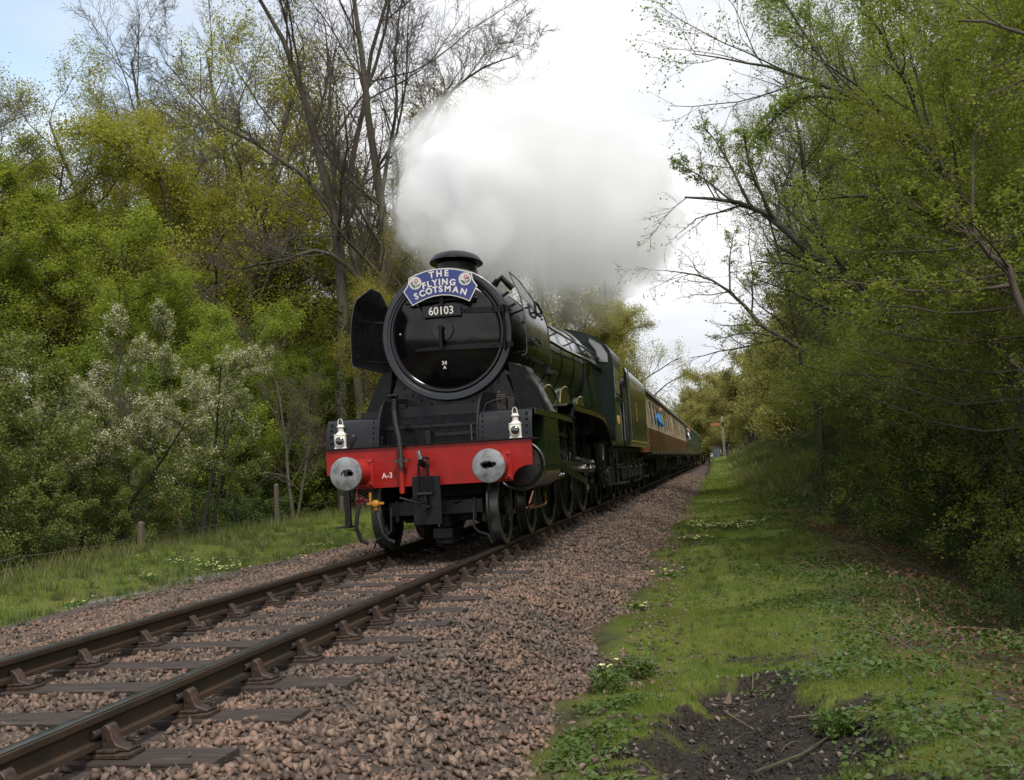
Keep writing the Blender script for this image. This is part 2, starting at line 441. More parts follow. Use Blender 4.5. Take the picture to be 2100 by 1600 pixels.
def put_text(mb, txt, size, loc, rot=0.0, weight=0.0, depth=0.004, face='front', sx=1.0):
    """face 'front': reads towards -y, 'right': reads towards +x (text runs towards +y)"""
    vs, fs = text_verts(txt, size, weight, depth)
    c, s_ = math.cos(rot), math.sin(rot); out = []
    for x, y, z in vs:
        x *= sx; u, v = x * c - y * s_, x * s_ + y * c
        if face == 'front': out.append((loc[0] + u, loc[1] - z, loc[2] + v))
        else: out.append((loc[0] + z, loc[1] + u, loc[2] + v))
    mb.add(out, fs)
# ------------------------------------------------------------------ ground
RNG = np.random.default_rng(7)
def sst(a, b, x):
    t = np.clip((x - a) / (b - a), 0, 1); return t * t * (3 - 2 * t)
_ph = RNG.uniform(0, 6.28, (40, 2)); _dr = RNG.normal(size=(40, 2))
def wob(x, y, f, k0=0, n=8):
    """smooth wandering value in about -1..1"""
    s = 0
    for i in range(n):
        d = _dr[(k0 + i) % 40]; s = s + np.sin((x * d[0] + y * d[1]) * f * (1 + 0.17 * i) + _ph[(k0 + i) % 40, 0])
    return s / math.sqrt(n * 1.4)
def left_edge(y):
    return -6.7 - 0.2 * np.clip(y, -6, 8)
def ground_z(x, y):
    x = np.asarray(x, float); y = np.asarray(y, float)
    z = np.full(np.broadcast(x, y).shape, -0.47)
    z = z + 0.05 * wob(x, y, 0.7, 3) + 0.015 * wob(x, y, 3.1, 11)
    # left verge slopes gently, then falls to the wood, which climbs away
    edge = left_edge(y)
    z = z + 0.20 * sst(-4.5, -7.5, x) * (x < 0)
    z = z - 0.7 * sst(0, 2.5, edge - x)
    z = z + 4.2 * sst(2.5, 17, edge - x) + 4.5 * sst(14, 50, edge - x) + 0.25 * wob(x, y, 0.35, 17) * sst(-10, -16, x)
    # right: falls away near the camera, cutting bank further up the line
    t = sst(10, 26, y)
    near = -0.75 * sst(4.6, 7.4, x + 0.35 * wob(x, y, 0.8, 5))
    bank = 1.5 * sst(4.2, 9.2, x + 0.4 * wob(x, y, 0.5, 9)) + 1.5 * sst(8, 18, x) + 0.10 * wob(x, y, 1.7, 22) * sst(3.4, 5, x)
    z = z + (1 - t) * near + t * bank
    far = sst(55, 90, y) * 1.15 * sst(2.1, 3.0, x) * (x > 0) + sst(60, 100, y) * 0.2 * sst(3.5, 9, x)
    z = z + far
    z = z + 6.0 * sst(110, 200, y) * sst(5, 16, np.abs(x)) + 2.0 * sst(60, 140, y) * sst(5, 20, np.abs(x))
    # dug hollow of black soil at the camera side
    d = np.sqrt(((x - 3.55) / 0.58) ** 2 + ((y + 7.55) / 1.8) ** 2) + 0.22 * wob(x, y, 2.6, 21)
    z = z - 0.11 * (1 - sst(0.75, 1.05, d))
    z = z + 0.16 * np.exp(-(((x - 3.30) / 0.16) ** 2 + ((y + 8.25) / 0.22) ** 2))
    return z
def soil_mask(x, y):
    d = np.sqrt(((x - 3.55) / 0.62) ** 2 + ((y + 7.55) / 1.95) ** 2) + 0.25 * wob(x, y, 2.6, 21) + 0.20 * wob(x, y, 7.0, 2) + 0.10 * wob(x, y, 15.0, 9)
    a = 1 - sst(0.85, 1.1, d)
    s2 = (1 - sst(0.0, 0.18, np.abs(y + 4.75 + 0.15 * wob(x, y, 2.0, 4)) + 0.1 * wob(x, y, 5, 7))) * sst(2.8, 3.0, x) * (1 - sst(3.9, 4.3, x)) * np.clip(wob(x, y, 4, 3) * 0.6 + 0.2, 0, 0.7)
    return np.clip(a + s2, 0, 1)
def lawn_mask(x, y):
    """1 where short green grass grows"""
    w = 0.45 * wob(x, y, 0.9, 13) + 0.35 * wob(x, y, 3.3, 25) + 0.15 * wob(x, y, 8.3, 5)
    redge = 4.65 + 0.030 * np.clip(y + 6, 0, 30)
    right = sst(2.45, 2.75, x + 0.12 * wob(x, y, 3.5, 8)) * (1 - sst(-0.35, 0.45, x - redge + w))
    right = right * (1 - soil_mask(x, y))
    edge = left_edge(y)
    left = (1 - sst(-4.1, -3.7, x + 0.25 * wob(x, y, 1.2, 6))) * sst(-0.9, 0.6, x - edge + w)
    return np.clip(right + left, 0, 1)

def spaced(a, b, n, c=0.0, p=2.2):
    t = np.linspace(-1, 1, n); s = np.sign(t) * np.abs(t) ** p
    return np.where(s < 0, c + s * (c - a), c + s * (b - c))
xs = np.unique(np.concatenate([spaced(-420, 420, 150, 3.5, 3.2), np.linspace(2.2, 6.0, 95), np.linspace(-18, 2, 70), np.linspace(6, 20, 50)]))
ys = np.unique(np.concatenate([spaced(-420, 900, 150, -5, 3.2), np.linspace(-9.5, 2, 190), np.linspace(2, 60, 120)]))
GX, GY = np.meshgrid(xs, ys)
GZ = ground_z(GX, GY)
rough = (wob(GX, GY, 9, 2) * 0.5 + wob(GX, GY, 17, 12) * 0.5) * 0.012
near = (GX > 2.2) & (GX < 6) & (GY > -9.5) & (GY < 2)
GZ = GZ + np.where(near, rough * (0.3 + 1.2 * soil_mask(GX, GY)), 0)
nx, ny = len(xs), len(ys)
idx = np.arange(nx * ny).reshape(ny, nx)
Fg = np.stack([idx[:-1, :-1], idx[:-1, 1:], idx[1:, 1:], idx[1:, :-1]], -1).reshape(-1, 4)
gm = bpy.data.materials.new('ground_soil_and_turf'); gm.use_nodes = True
me = np_mesh('ground', np.stack([GX, GY, GZ], -1).reshape(-1, 3), Fg, gm, smooth=True)
lawn = lawn_mask(GX, GY); soil = soil_mask(GX, GY) * (GY < 3)
edge_ = left_edge(GY)
wood = np.clip(sst(0.5, 3.0, edge_ - GX) + sst(6.2, 9.0, GX) * (1 - sst(12, 28, GY)), 0, 1)
bank = sst(12, 28, GY) * sst(3.8, 5.5, GX)
lawn = np.clip(lawn + 0.75 * bank * (0.5 + 0.5 * np.clip(wob(GX, GY, 0.6, 18), -1, 1)), 0, 1); wood = wood * (1 - bank)
cols = np.stack([lawn, soil, wood, np.ones_like(lawn)], -1).reshape(-1, 4).astype(np.float32)
ca = me.color_attributes.new('cover', 'FLOAT_COLOR', 'POINT'); ca.data.foreach_set('color', cols.ravel())
nt = gm.node_tree; N = nt.nodes; L = nt.links; bs = N['Principled BSDF']
bs.inputs['Roughness'].default_value = 0.95; bs.inputs['Specular IOR Level'].default_value = 0.15
at = N.new("ShaderNodeAttribute"); at.attribute_name = 'cover'
sp = N.new("ShaderNodeSeparateColor"); L.new(at.outputs['Color'], sp.inputs[0])
tc = N.new("ShaderNodeTexCoord")
def noise(scale, detail=7):
    n = N.new("ShaderNodeTexNoise"); n.inputs['Scale'].default_value = scale; n.inputs['Detail'].default_value = detail
    L.new(tc.outputs['Object'], n.inputs['Vector']); return n.outputs['Fac']
def mrange(v, a, b, c=0, d=1):
    m_ = N.new("ShaderNodeMapRange"); m_.inputs['From Min'].default_value = a; m_.inputs['From Max'].default_value = b
    m_.inputs['To Min'].default_value = c; m_.inputs['To Max'].default_value = d
    L.new(v, m_.inputs['Value']); return m_.outputs[0]
def cmix(f, a, b):
    m_ = N.new("ShaderNodeMix"); m_.data_type = 'RGBA'
    if isinstance(f, float): m_.inputs['Factor'].default_value = f
    else: L.new(f, m_.inputs['Factor'])
    for k, v in (('A', a), ('B', b)):
        if isinstance(v, tuple): m_.inputs[k].default_value = (*v, 1)
        else: L.new(v, m_.inputs[k])
    return m_.outputs['Result']
rough_cover = cmix(mrange(noise(1.1), 0.4, 0.6), (0.045, 0.050, 0.018), (0.075, 0.050, 0.030))
rough_cover = cmix(mrange(noise(7), 0.45, 0.7), rough_cover, (0.025, 0.030, 0.012))
litter = cmix(mrange(noise(2.5), 0.4, 0.65), (0.060, 0.036, 0.024), (0.025, 0.022, 0.014))
turf = cmix(mrange(noise(3.0), 0.35, 0.65), (0.070, 0.100, 0.014), (0.110, 0.130, 0.025))
turf = cmix(mrange(noise(26), 0.55, 0.75), turf, (0.055, 0.045, 0.022))
c_ = cmix(sp.outputs['Blue'], rough_cover, litter)
c_ = cmix(sp.outputs['Red'], c_, turf)
soilc = cmix(mrange(noise(40), 0.45, 0.7), (0.016, 0.013, 0.011), (0.050, 0.040, 0.031))
c_ = cmix(sp.outputs['Green'], c_, soilc)
L.new(c_, bs.inputs['Base Color'])
bp = N.new("ShaderNodeBump"); bp.inputs['Strength'].default_value = 0.9; bp.inputs['Distance'].default_value = 0.04
L.new(noise(28, 9), bp.inputs['Height']); L.new(bp.outputs[0], bs.inputs['Normal'])
ground = link('ground', me); tag(ground, kind='structure')

# ------------------------------------------------------------------ ballast bed
TZ = -0.226          # ballast level between the sleepers
def ballast_z(x, y):
    x = np.asarray(x, float); y = np.asarray(y, float)
    r = TZ + 0.012 * wob(x, y, 5, 3)
    r = r - 0.30 * sst(1.55, 2.65, x) - 0.22 * sst(-1.6, -3.6, x)
    return r + 0.012 * wob(x, y, 2.1, 6) * (np.abs(x) > 1.5)
bx = np.concatenate([np.linspace(-4.35, -1.5, 26), np.linspace(-1.4, 1.4, 22), np.linspace(1.5, 2.95, 22)])
by = np.unique(np.concatenate([np.linspace(-16, 6, 260), np.linspace(6, 40, 120), np.linspace(40, 150, 80), np.linspace(150, 190, 6)]))
BX, BY = np.meshgrid(bx, by)
rise = 0.0 * BY
BZ = ballast_z(BX, BY) + rise
lo = (BX > 2.9) | (BX < -4.3)
BZ = np.where(lo, ground_z(BX, BY) - 0.06, BZ)
ww = 0.12 * wob(BX, BY, 3.5, 8)
BXj = np.where(BX > 2.3, BX - ww * sst(2.3, 2.8, BX), BX)
nx, ny = len(bx), len(by); idx = np.arange(nx * ny).reshape(ny, nx)
Fb = np.stack([idx[:-1, :-1], idx[:-1, 1:], idx[1:, 1:], idx[1:, :-1]], -1).reshape(-1, 4)
ballast = link('ballast', np_mesh('ballast', np.stack([BXj, BY, BZ], -1).reshape(-1, 3), Fb, M['ballast_bed'], smooth=True))
tag(ballast, kind='structure')

# stones: a dozen broken shapes shared by every stone
def stone_template(seed, squash=0.75):
    rg = random.Random(seed); bm = bmesh.new(); ax_ = rg.uniform(0.9, 1.7); squash = rg.uniform(0.5, 0.95)
    for i in range(8):
        v = Vector((rg.gauss(0, 1), rg.gauss(0, 1), rg.gauss(0, 1))).normalized() * rg.uniform(0.75, 1.2)
        bm.verts.new((v.x * ax_, v.y, v.z * squash))
    r = bmesh.ops.convex_hull(bm, input=bm.verts)
    bmesh.ops.delete(bm, geom=[g for g in r['geom_interior'] if isinstance(g, bmesh.types.BMVert)], context='VERTS')
    bmesh.ops.triangulate(bm, faces=bm.faces)
    bmesh.ops.recalc_face_normals(bm, faces=bm.faces)
    bm.verts.index_update()
    V = np.array([v.co[:] for v in bm.verts]); F = np.array([[v.index for v in f.verts] for f in bm.faces]); bm.free()
    return V, F
TPL = [stone_template(s) for s in range(14)]
def rot_mats(n, rng, full=True):
    q = rng.normal(size=(n, 4)); 
    if not full: q[:, 1:3] *= 0.25
    q /= np.linalg.norm(q, axis=1)[:, None]; w, x, y, z = q.T
    return np.stack([np.stack([1 - 2 * (y * y + z * z), 2 * (x * y - z * w), 2 * (x * z + y * w)], -1),
                     np.stack([2 * (x * y + z * w), 1 - 2 * (x * x + z * z), 2 * (y * z - x * w)], -1),
                     np.stack([2 * (x * z - y * w), 2 * (y * z + x * w), 1 - 2 * (x * x + y * y)], -1)], 1)
def scatter(tpls, P, S, rng, full=True):
    Vs, Fs, o = [], [], 0
    k = rng.integers(0, len(tpls), len(P)); R = rot_mats(len(P), rng, full)
    for t, (V, F) in enumerate(tpls):
        m_ = np.nonzero(k == t)[0]
        if len(m_) == 0: continue
        VV = np.einsum('nij,vj->nvi', R[m_], V) * S[m_, None, None] + P[m_][:, None, :]
        FF = F[None] + (np.arange(len(m_)) * len(V))[:, None, None] + o
        Vs.append(VV.reshape(-1, 3)); Fs.append(FF.reshape(-1, F.shape[1])); o += VV.shape[0] * VV.shape[1]
    return np.concatenate(Vs), np.concatenate(Fs)

SPC = 0.7643; S0 = -8.684 - 4 * SPC
SLEEPER_Y = [S0 + SPC * i + 0.03 * math.sin(i * 2.4) for i in range(300)]
def on_sleeper(x, y):
    ph = (y - S0) / SPC; fr = np.abs(ph - np.round(ph)) * SPC
    return (fr < 0.118) & (np.abs(x) < 1.375)
def stones(n, x0, x1, y0, y1, smin, smax, rng):
    x = rng.uniform(x0, x1, n); y = rng.uniform(y0, y1, n)
    x = x + 0.12 * wob(x, y, 3.5, 8) * sst(2.2, 2.6, x)
    s = rng.uniform(smin, smax, n) * rng.uniform(0.75, 1.15, n)
    ok = ~on_sleeper(x, y) & ~((np.abs(np.abs(x) - 0.755) < 0.06)) & ~((x > 2.5) & (rng.random(n) < (x - 2.5) / 0.35)) & ~((x < -3.4) & (rng.random(n) < (-3.4 - x) / 0.7))
    x, y, s = x[ok], y[ok], s[ok]
    inner = np.abs(x) < 1.42
    z = ballast_z(x, y) + s * rng.uniform(0.0, 0.95, len(s)) * np.where(inner, 0.8, 1.0)
    return np.stack([x, y, z], -1), s
rg = np.random.default_rng(3)
Pn, Sn = stones(78000, -4.1, 2.85, -9.6, 1.5, 0.014, 0.029, rg)
Pm, Sm = stones(48000, -4.1, 2.85, 1.5, 16, 0.018, 0.031, rg)
Pf, Sf = stones(19000, -4.0, 2.8, 16, 62, 0.030, 0.050, rg)
seen = (Pn[:, 0] > 1.3) & (Pn[:, 1] > -8.4) & (Pn[:, 1] < -5.4) & (Sn > 0.020)
dist = np.linalg.norm(Pn - np.array(CAM), axis=1)
order = np.argsort(np.where(seen, dist - 60 * Sn, 1e9))[:300]
pick = np.zeros(len(Pn), bool); pick[order] = True
V1, F1 = scatter(TPL, Pn[~pick], Sn[~pick], rg)
V2, F2 = scatter(TPL, np.concatenate([Pm, Pf]), np.concatenate([Sm, Sf]), rg)
tag(link('ballast_stones', np_mesh('ballast_stones', np.concatenate([V1, V2]), np.concatenate([F1, F2 + len(V1)]), M['stone']), ballast), kind='stuff')
stone_meshes = [np_mesh('stone', V, F, M['stone'] if i % 3 else M['stone2']) for i, (V, F) in enumerate(TPL)]
rr = random.Random(5)
for i in order:
    o = link('stone', stone_meshes[rr.randrange(len(stone_meshes))], ballast, loc=tuple(Pn[i]), rot=(rr.uniform(0, 6), rr.uniform(0, 6), rr.uniform(0, 6)))
    o.scale = (Sn[i],) * 3
# a few stones kicked up on to the sleepers
for i in range(150):
    yy = SLEEPER_Y[rr.randrange(4, 26)] + rr.uniform(-0.11, 0.11); xx = rr.choice([rr.uniform(-0.5, 0.5), rr.uniform(0.95, 1.36), rr.uniform(-1.3, -0.95)]); ss = rr.uniform(0.010, 0.024)
    if i < 60:
        o = link('stray_stone', stone_meshes[rr.randrange(14)], ballast, loc=(xx, yy, -0.19 + ss * 0.6), rot=(rr.uniform(0, 6), rr.uniform(0, 6), rr.uniform(0, 6))); o.scale = (ss,) * 3
# grey chippings strip beside the left verge
n = 6000; x = rg.uniform(-4.9, -3.9, n); y = rg.uniform(-4, 4.5, n); k = rg.random(n) < np.exp(-((x + 4.35 + 0.02 * y) / 0.3) ** 2)
x, y = x[k], y[k]; s = rg.uniform(0.008, 0.016, len(x))
V, F = scatter(TPL[:6], np.stack([x, y, ground_z(x, y) + 0.01], -1), s, rg)
M['chips'] = mat('grey_chippings', (0.20, 0.20, 0.205), 0.85, island=0.3)
tag(link('grey_chippings', np_mesh('grey_chippings', V, F, M['chips'])), 'patch of fine grey chippings beside the left grass verge', 'gravel', kind='stuff')
# pale pebbles lying in the soil hollow
n = 900; x = rg.uniform(2.8, 4.5, n); y = rg.uniform(-9.0, -4.0, n); k = rg.random(n) < soil_mask(x, y) * 0.8 + 0.08
x, y = x[k], y[k]; s = rg.uniform(0.006, 0.026, len(x)) * rg.uniform(0.5, 1, len(x))
V, F = scatter(TPL, np.stack([x, y, ground_z(x, y) + s * 0.45], -1), s, rg)
tag(link('pebbles', np_mesh('pebbles', V, F, M['pebble'])), 'pale pebbles scattered over the black soil hollow', 'pebbles', kind='stuff')
# crumbs of soil
n = 9000; x = rg.uniform(2.7, 4.5, n); y = rg.uniform(-9, -4.4, n); k = rg.random(n) < soil_mask(x, y)
x, y = x[k], y[k]; s = rg.uniform(0.004, 0.013, len(x))
V, F = scatter(TPL[:5], np.stack([x, y, ground_z(x, y) + s * 0.4], -1), s, rg)
tag(link('soil_crumbs', np_mesh('soil_crumbs', V, F, M['soil'])), 'loose crumbs of black soil in the dug hollow', 'soil', kind='stuff')

# ------------------------------------------------------------------ track
track = empty('railway_track'); tag(track, kind='structure')
def rail_profile(cx):
    p = [(-0.035, 0), (0.035, 0), (0.035, -0.035), (0.026, -0.046), (0.0095, -0.056), (0.0095, -0.112), (0.03, -0.122), (0.032, -0.146), (-0.032, -0.146), (-0.03, -0.122), (-0.0095, -0.112), (-0.0095, -0.056), (-0.026, -0.046), (-0.035, -0.035)]
    return [(cx + a, b) for a, b in p]
for cx in (-0.7525, 0.7525):
    mb = MB()
    prof = [(a, b) for a, b in rail_profile(cx)]
    prof[0] = (cx - 0.030, -0.004); prof[1] = (cx + 0.030, -0.004)
    prof.insert(0, (cx - 0.035, -0.010)); prof.insert(3, (cx + 0.035, -0.010))
    secs = []
    for yy in [-16, 0, 60, 118]: secs.append([(a, yy, b) for a, b in prof])
    for yy in np.linspace(125, 185, 4):
        secs.append([(a, yy, b + 0.0) for a, b in prof])
    mb.loft(secs)
    rail = mb.build('rail', M['rail'], track, smooth=20)
    mb = MB(); mb.sheet([[(cx - 0.029, -16, -0.004), (cx - 0.02, -16, -0.0005), (cx + 0.02, -16, -0.0005), (cx + 0.029, -16, -0.004)], [(cx - 0.029, 122, -0.004), (cx - 0.02, 122, -0.0005), (cx + 0.02, 122, -0.0005), (cx + 0.029, 122, -0.004)]], 0.004)
    mb.build('running_surface', M['rail_top'], rail)
# cast chair with curved jaws, key and two bolts
def chair_mesh(side):
    mb = MB(); s = side
    mb.box(-0.17, 0.18, -0.078, 0.078, -0.190, -0.168)
    mb.box(-0.12, 0.12, -0.075, 0.075, -0.166, -0.150)
    outer = [(s * 0.036, -0.150), (s * 0.034, -0.066), (s * 0.048, -0.052), (s * 0.066, -0.056), (s * 0.080, -0.078), (s * 0.088, -0.108), (s * 0.105, -0.137), (s * 0.165, -0.155), (s * 0.165, -0.166), (s * 0.036, -0.166)]
    mb.prism(outer, 'y', -0.038, 0.038)
    inner = [(-s * 0.033, -0.150), (-s * 0.022, -0.075), (-s * 0.045, -0.078), (-s * 0.066, -0.105), (-s * 0.085, -0.140), (-s * 0.15, -0.158), (-s * 0.15, -0.166), (-s * 0.033, -0.166)]
    mb.prism(inner, 'y', -0.04, 0.04)
    for q in (-1, 1):
        mb.cyl((q * 0.155, 0.045 * q, -0.166), (q * 0.155, 0.045 * q, -0.128), 0.021, n=6)
        mb.cyl((q * 0.155, 0.045 * q, -0.128), (q * 0.155, 0.045 * q, -0.118), 0.012, n=6)
    mb.tube([(s * 0.022, -0.085, -0.085), (s * 0.022, 0.085, -0.085)], 0.020, 7)
    return mb.mesh('chair', M['chair'], smooth=30, bevel=0.004)
chair_m = {s: chair_mesh(s) for s in (-1, 1)}
def sleeper_mesh(seed):
    rgs = random.Random(seed); mb = MB(); w = 0.127; h = 1.37
    n = 14; secs = []
    for i in range(n + 1):
        xx = -h + 2 * h * i / n; e = rgs.uniform(-0.003, 0.003)
        secs.append([(xx, -w + e, -0.33), (xx, w + e, -0.33), (xx, w + rgs.uniform(-0.004, 0.004), -0.195), (xx, w - 0.008, -0.1895 + rgs.uniform(-0.002, 0.001)), (xx, -w + 0.008, -0.1895 + rgs.uniform(-0.002, 0.001)), (xx, -w + rgs.uniform(-0.004, 0.004), -0.195)])
    mb.loft(secs)
    return mb.mesh('sleeper', M['sleeper'], smooth=0)
slp = [sleeper_mesh(i) for i in range(5)]
rr = random.Random(9)
far_v = MB()
for i, y in enumerate(SLEEPER_Y):
    if y < 46:
        s = link('sleeper', slp[rr.randrange(5)], track, loc=(rr.uniform(-0.03, 0.03), y, rr.uniform(-0.003, 0.002)), rot=(0, 0, rr.uniform(-0.006, 0.006)))
        for sd in (-1, 1):
            c = link('chair', chair_m[sd], s, loc=(sd * 0.7525 - s.location.x, 0, -s.location.z))
    elif y < 125:
        far_v.box(-1.37, 1.37, y - .127, y + .127, -0.33, -0.19)
        for sd in (-1, 1):
            far_v.box(sd * .7525 - .16, sd * .7525 + .16, y - .08, y + .08, -0.188, -0.15)
            far_v.box(sd * .80 - .03, sd * .80 + .05, y - .045, y + .045, -0.15, -0.045)
tag(far_v.build('sleepers_in_distance', M['sleeper'], track, smooth=0), kind='stuff')

# ------------------------------------------------------------------ grass and ground plants
def blades(P, h, w, rng, lean=0.5):
    n = len(P); a = rng.uniform(0, 2 * PI, n); d = np.stack([np.cos(a), np.sin(a), np.zeros(n)], -1)
    b = rng.uniform(0, 2 * PI, n); l = rng.uniform(0.1, lean, n) * h
    tip = P + np.stack([np.cos(b) * l, np.sin(b) * l, h], -1)
    V = np.stack([P - d * w[:, None] / 2, P + d * w[:, None] / 2, tip], 1).reshape(-1, 3)
    return V, np.arange(3 * n).reshape(-1, 3)
def pts(n, x0, x1, y0, y1, rng, mask=None):
    x = rng.uniform(x0, x1, n); y = rng.uniform(y0, y1, n)
    if mask is not None:
        k = rng.random(n) < mask(x, y); x, y = x[k], y[k]
    return x, y
def join(parts):
    Vs, Fs, o = [], [], 0
    for V, F in parts:
        Vs.append(V); Fs.append(F + o); o += len(V)
    return np.concatenate(Vs), np.concatenate(Fs)
def leaf_quads(C, size, rng, up=0.3, aspect=0.62, fold=0.25):
    n = len(C)
    nrm = rng.normal(size=(n, 3)); nrm[:, 2] = np.abs(nrm[:, 2]) + up; nrm /= np.linalg.norm(nrm, axis=1)[:, None]
    t = rng.normal(size=(n, 3)); t -= nrm * (t * nrm).sum(1)[:, None]; t /= np.linalg.norm(t, axis=1)[:, None] + 1e-9
    b = np.cross(nrm, t); s = size[:, None]
    V = np.stack([C - t * s * 0.5, C + b * s * 0.5 * aspect + nrm * s * fold * 0.5, C + t * s * 0.5, C - b * s * 0.5 * aspect + nrm * s * fold * 0.5], 1)
    return V.reshape(-1, 3), np.arange(4 * n).reshape(-1, 4)
g = []
for (n, a, b, c, d, h0, h1, w) in [(150000, 2.4, 5.8, -9.0, -2.0, 0.012, 0.055, 0.0035), (75000, 2.4, 6.2, -2, 9, 0.02, 0.07, 0.006), (45000, 2.2, 7.5, 9, 34, 0.04, 0.14, 0.012), (12000, 2.0, 8, 34, 80, 0.06, 0.25, 0.03), (95000, -12.5, -3.6, -3.5, 13, 0.03, 0.10, 0.009), (30000, -16, -3.6, 13, 40, 0.05, 0.16, 0.016)]:
    x, y = pts(n, a, b, c, d, rg, lawn_mask)
    clump = 0.35 + 1.0 * np.clip(wob(x, y, 2.3, 14) * 0.5 + 0.3, 0, 1) + 1.1 * np.clip(wob(x, y, 7.3, 24) - 0.55, 0, 1)
    h = rg.uniform(h0, h1, len(x)) * clump
    g.append(blades(np.stack([x, y, ground_z(x, y) - 0.004], -1), h, np.full(len(x), w), rg))
V, F = join(g)
tag(link('grass', np_mesh('grass', V, F, M['grass_blade'])), 'short green grass on the verges either side of the track', 'grass', kind='stuff')
# long dull grass on the cutting bank and along the fence line
g = []
bankm = lambda x, y: np.clip(sst(14, 26, y) * sst(3.9, 4.8, x) * (0.8 + 0.5 * wob(x, y, 1.1, 30)), 0, 1)
x, y = pts(130000, 3.4, 13, 12, 100, rg, bankm)
g.append(blades(np.stack([x, y, ground_z(x, y) - 0.01], -1), rg.uniform(0.08, 0.36, len(x)) * (0.35 + 1.5 * np.clip(wob(x, y, 2.2, 3), 0, 1)), np.full(len(x), 0.026), rg, 0.9))
fl = lambda x, y: np.exp(-((x - left_edge(y)) / 0.8) ** 2)
x, y = pts(36000, -11, -5, -3, 34, rg, fl)
g.append(blades(np.stack([x, y, ground_z(x, y) - 0.01], -1), rg.uniform(0.10, 0.34, len(x)), np.full(len(x), 0.013), rg, 0.7))
V, F = join(g)
x, y = pts(26000, 3.9, 12, 16, 80, rg, lambda a, b: np.clip(bankm(a, b) * (wob(a, b, 2.6, 12) > -0.2), 0, 1))
V4, F4 = blades(np.stack([x, y, ground_z(x, y) - 0.01], -1), rg.uniform(0.2, 0.6, len(x)), np.full(len(x), 0.06), rg, 1.0)
V, F = join([(V, F), (V4, F4)])
tag(link('tall_grass', np_mesh('tall_grass', V, F, M['grass_dry'])), 'tall dull grass on the cutting bank and fence line', 'grass', kind='stuff')

# tussocks, dry blades, fallen leaves and kicked-out stones on the verges
def tussocks(n, a, b, c, d, h0, h1, w, rr_, k=26):
    x, y = pts(n, a, b, c, d, rg, lawn_mask); m_ = len(x); s_ = rg.uniform(0.5, 1.2, m_)
    ax = np.repeat(x, k) + rg.normal(0, 1, m_ * k) * np.repeat(s_, k) * rr_; ay = np.repeat(y, k) + rg.normal(0, 1, m_ * k) * np.repeat(s_, k) * rr_
    return blades(np.stack([ax, ay, ground_z(ax, ay) - 0.004], -1), rg.uniform(h0, h1, m_ * k) * np.repeat(s_, k), np.full(m_ * k, w), rg, 0.8)
V, F = join([tussocks(420, 2.5, 5.4, -9, 0, 0.03, 0.085, 0.004, 0.022), tussocks(500, 2.4, 6.0, 0, 14, 0.05, 0.13, 0.008, 0.04), tussocks(700, -9, -3.8, -3, 16, 0.07, 0.20, 0.010, 0.05)])
tag(link('grass_tussocks', np_mesh('grass_tussocks', V, F, M['weed'])), 'darker tufts of longer grass dotted over both verges', 'grass', kind='stuff')
x, y = pts(9000, 2.5, 5.4, -9, 6, rg, lawn_mask)
V1d, F1d = blades(np.stack([x, y, ground_z(x, y)], -1), rg.uniform(0.02, 0.07, len(x)), np.full(len(x), 0.0028), rg, 1.6)
x, y = pts(9000, -9, -3.8, -3, 12, rg, lawn_mask)
V2d, F2d = blades(np.stack([x, y, ground_z(x, y)], -1), rg.uniform(0.05, 0.18, len(x)), np.full(len(x), 0.006), rg, 1.2)
V, F = join([(V1d, F1d), (V2d, F2d)])
tag(link('dry_grass', np_mesh('dry_grass', V, F, M['stick'])), 'dry straw-coloured blades among the green grass', 'grass', kind='stuff')
x, y = pts(900, 2.5, 5.6, -9, 8, rg, lawn_mask)
V, F = leaf_quads(np.stack([x, y, ground_z(x, y) + 0.02], -1), rg.uniform(0.012, 0.035, len(x)), rg, up=2.0, aspect=0.6)
tag(link('fallen_leaves', np_mesh('fallen_leaves', V, F, M['bracken'])), 'small brown leaves fallen on the right verge grass', 'leaves', kind='stuff')
x = 2.65 + np.abs(rg.normal(0, 0.28, 800)); y = rg.uniform(-9, 8, 800); s = rg.uniform(0.010, 0.024, 800)
V, F = scatter(TPL, np.stack([x, y, ground_z(x, y) + s * 0.5], -1), s, rg)
tag(link('loose_stones', np_mesh('loose_stones', V, F, M['stone'])), 'loose ballast stones strayed on to the right grass edge', 'stones', kind='stuff')
# low broad-leaved weeds on the right slope
wm = lambda x, y: np.clip((sst(3.9, 4.8, x + 0.5 * wob(x, y, 1.3, 20)) - 0.7 * sst(5.6, 7.2, x)) * (0.35 + 0.65 * (wob(x, y, 3.2, 28) > 0.0)), 0, 1)
x, y = pts(80000, 3.2, 8.5, -9.2, 3, rg, wm)
x2, y2 = pts(14000, 4.2, 11, 3, 18, rg, wm)
x3, y3 = pts(3500, 2.55, 3.05, -8.4, -5.2, rg, lambda a, b: np.clip(wob(a, b, 4, 1) - 0.1, 0, 1))
x = np.concatenate([x, x2, x3]); y = np.concatenate([y, y2, y3])
h = rg.uniform(0.0, 0.13, len(x)) * (0.3 + np.clip(wob(x, y, 2.1, 33), 0, 1.2)) * np.where(x < 3.2, 0.7, 1)
V, F = leaf_quads(np.stack([x, y, ground_z(x, y) + 0.01 + h], -1), rg.uniform(0.018, 0.05, len(x)), rg, up=1.2, aspect=0.7)
x, y = pts(26000, 3.8, 11, 14, 75, rg, lambda a, b: np.clip(sst(4.0, 5.0, a) * (wob(a, b, 2.4, 31) > 0.15), 0, 1))
Vb, Fb2 = leaf_quads(np.stack([x, y, ground_z(x, y) + rg.uniform(0.02, 0.30, len(x)) * np.clip(wob(x, y, 2.4, 31), 0.2, 1.2)], -1), rg.uniform(0.06, 0.13, len(x)), rg, up=0.8, aspect=0.6)
V, F = join([(V, F), (Vb, Fb2)])
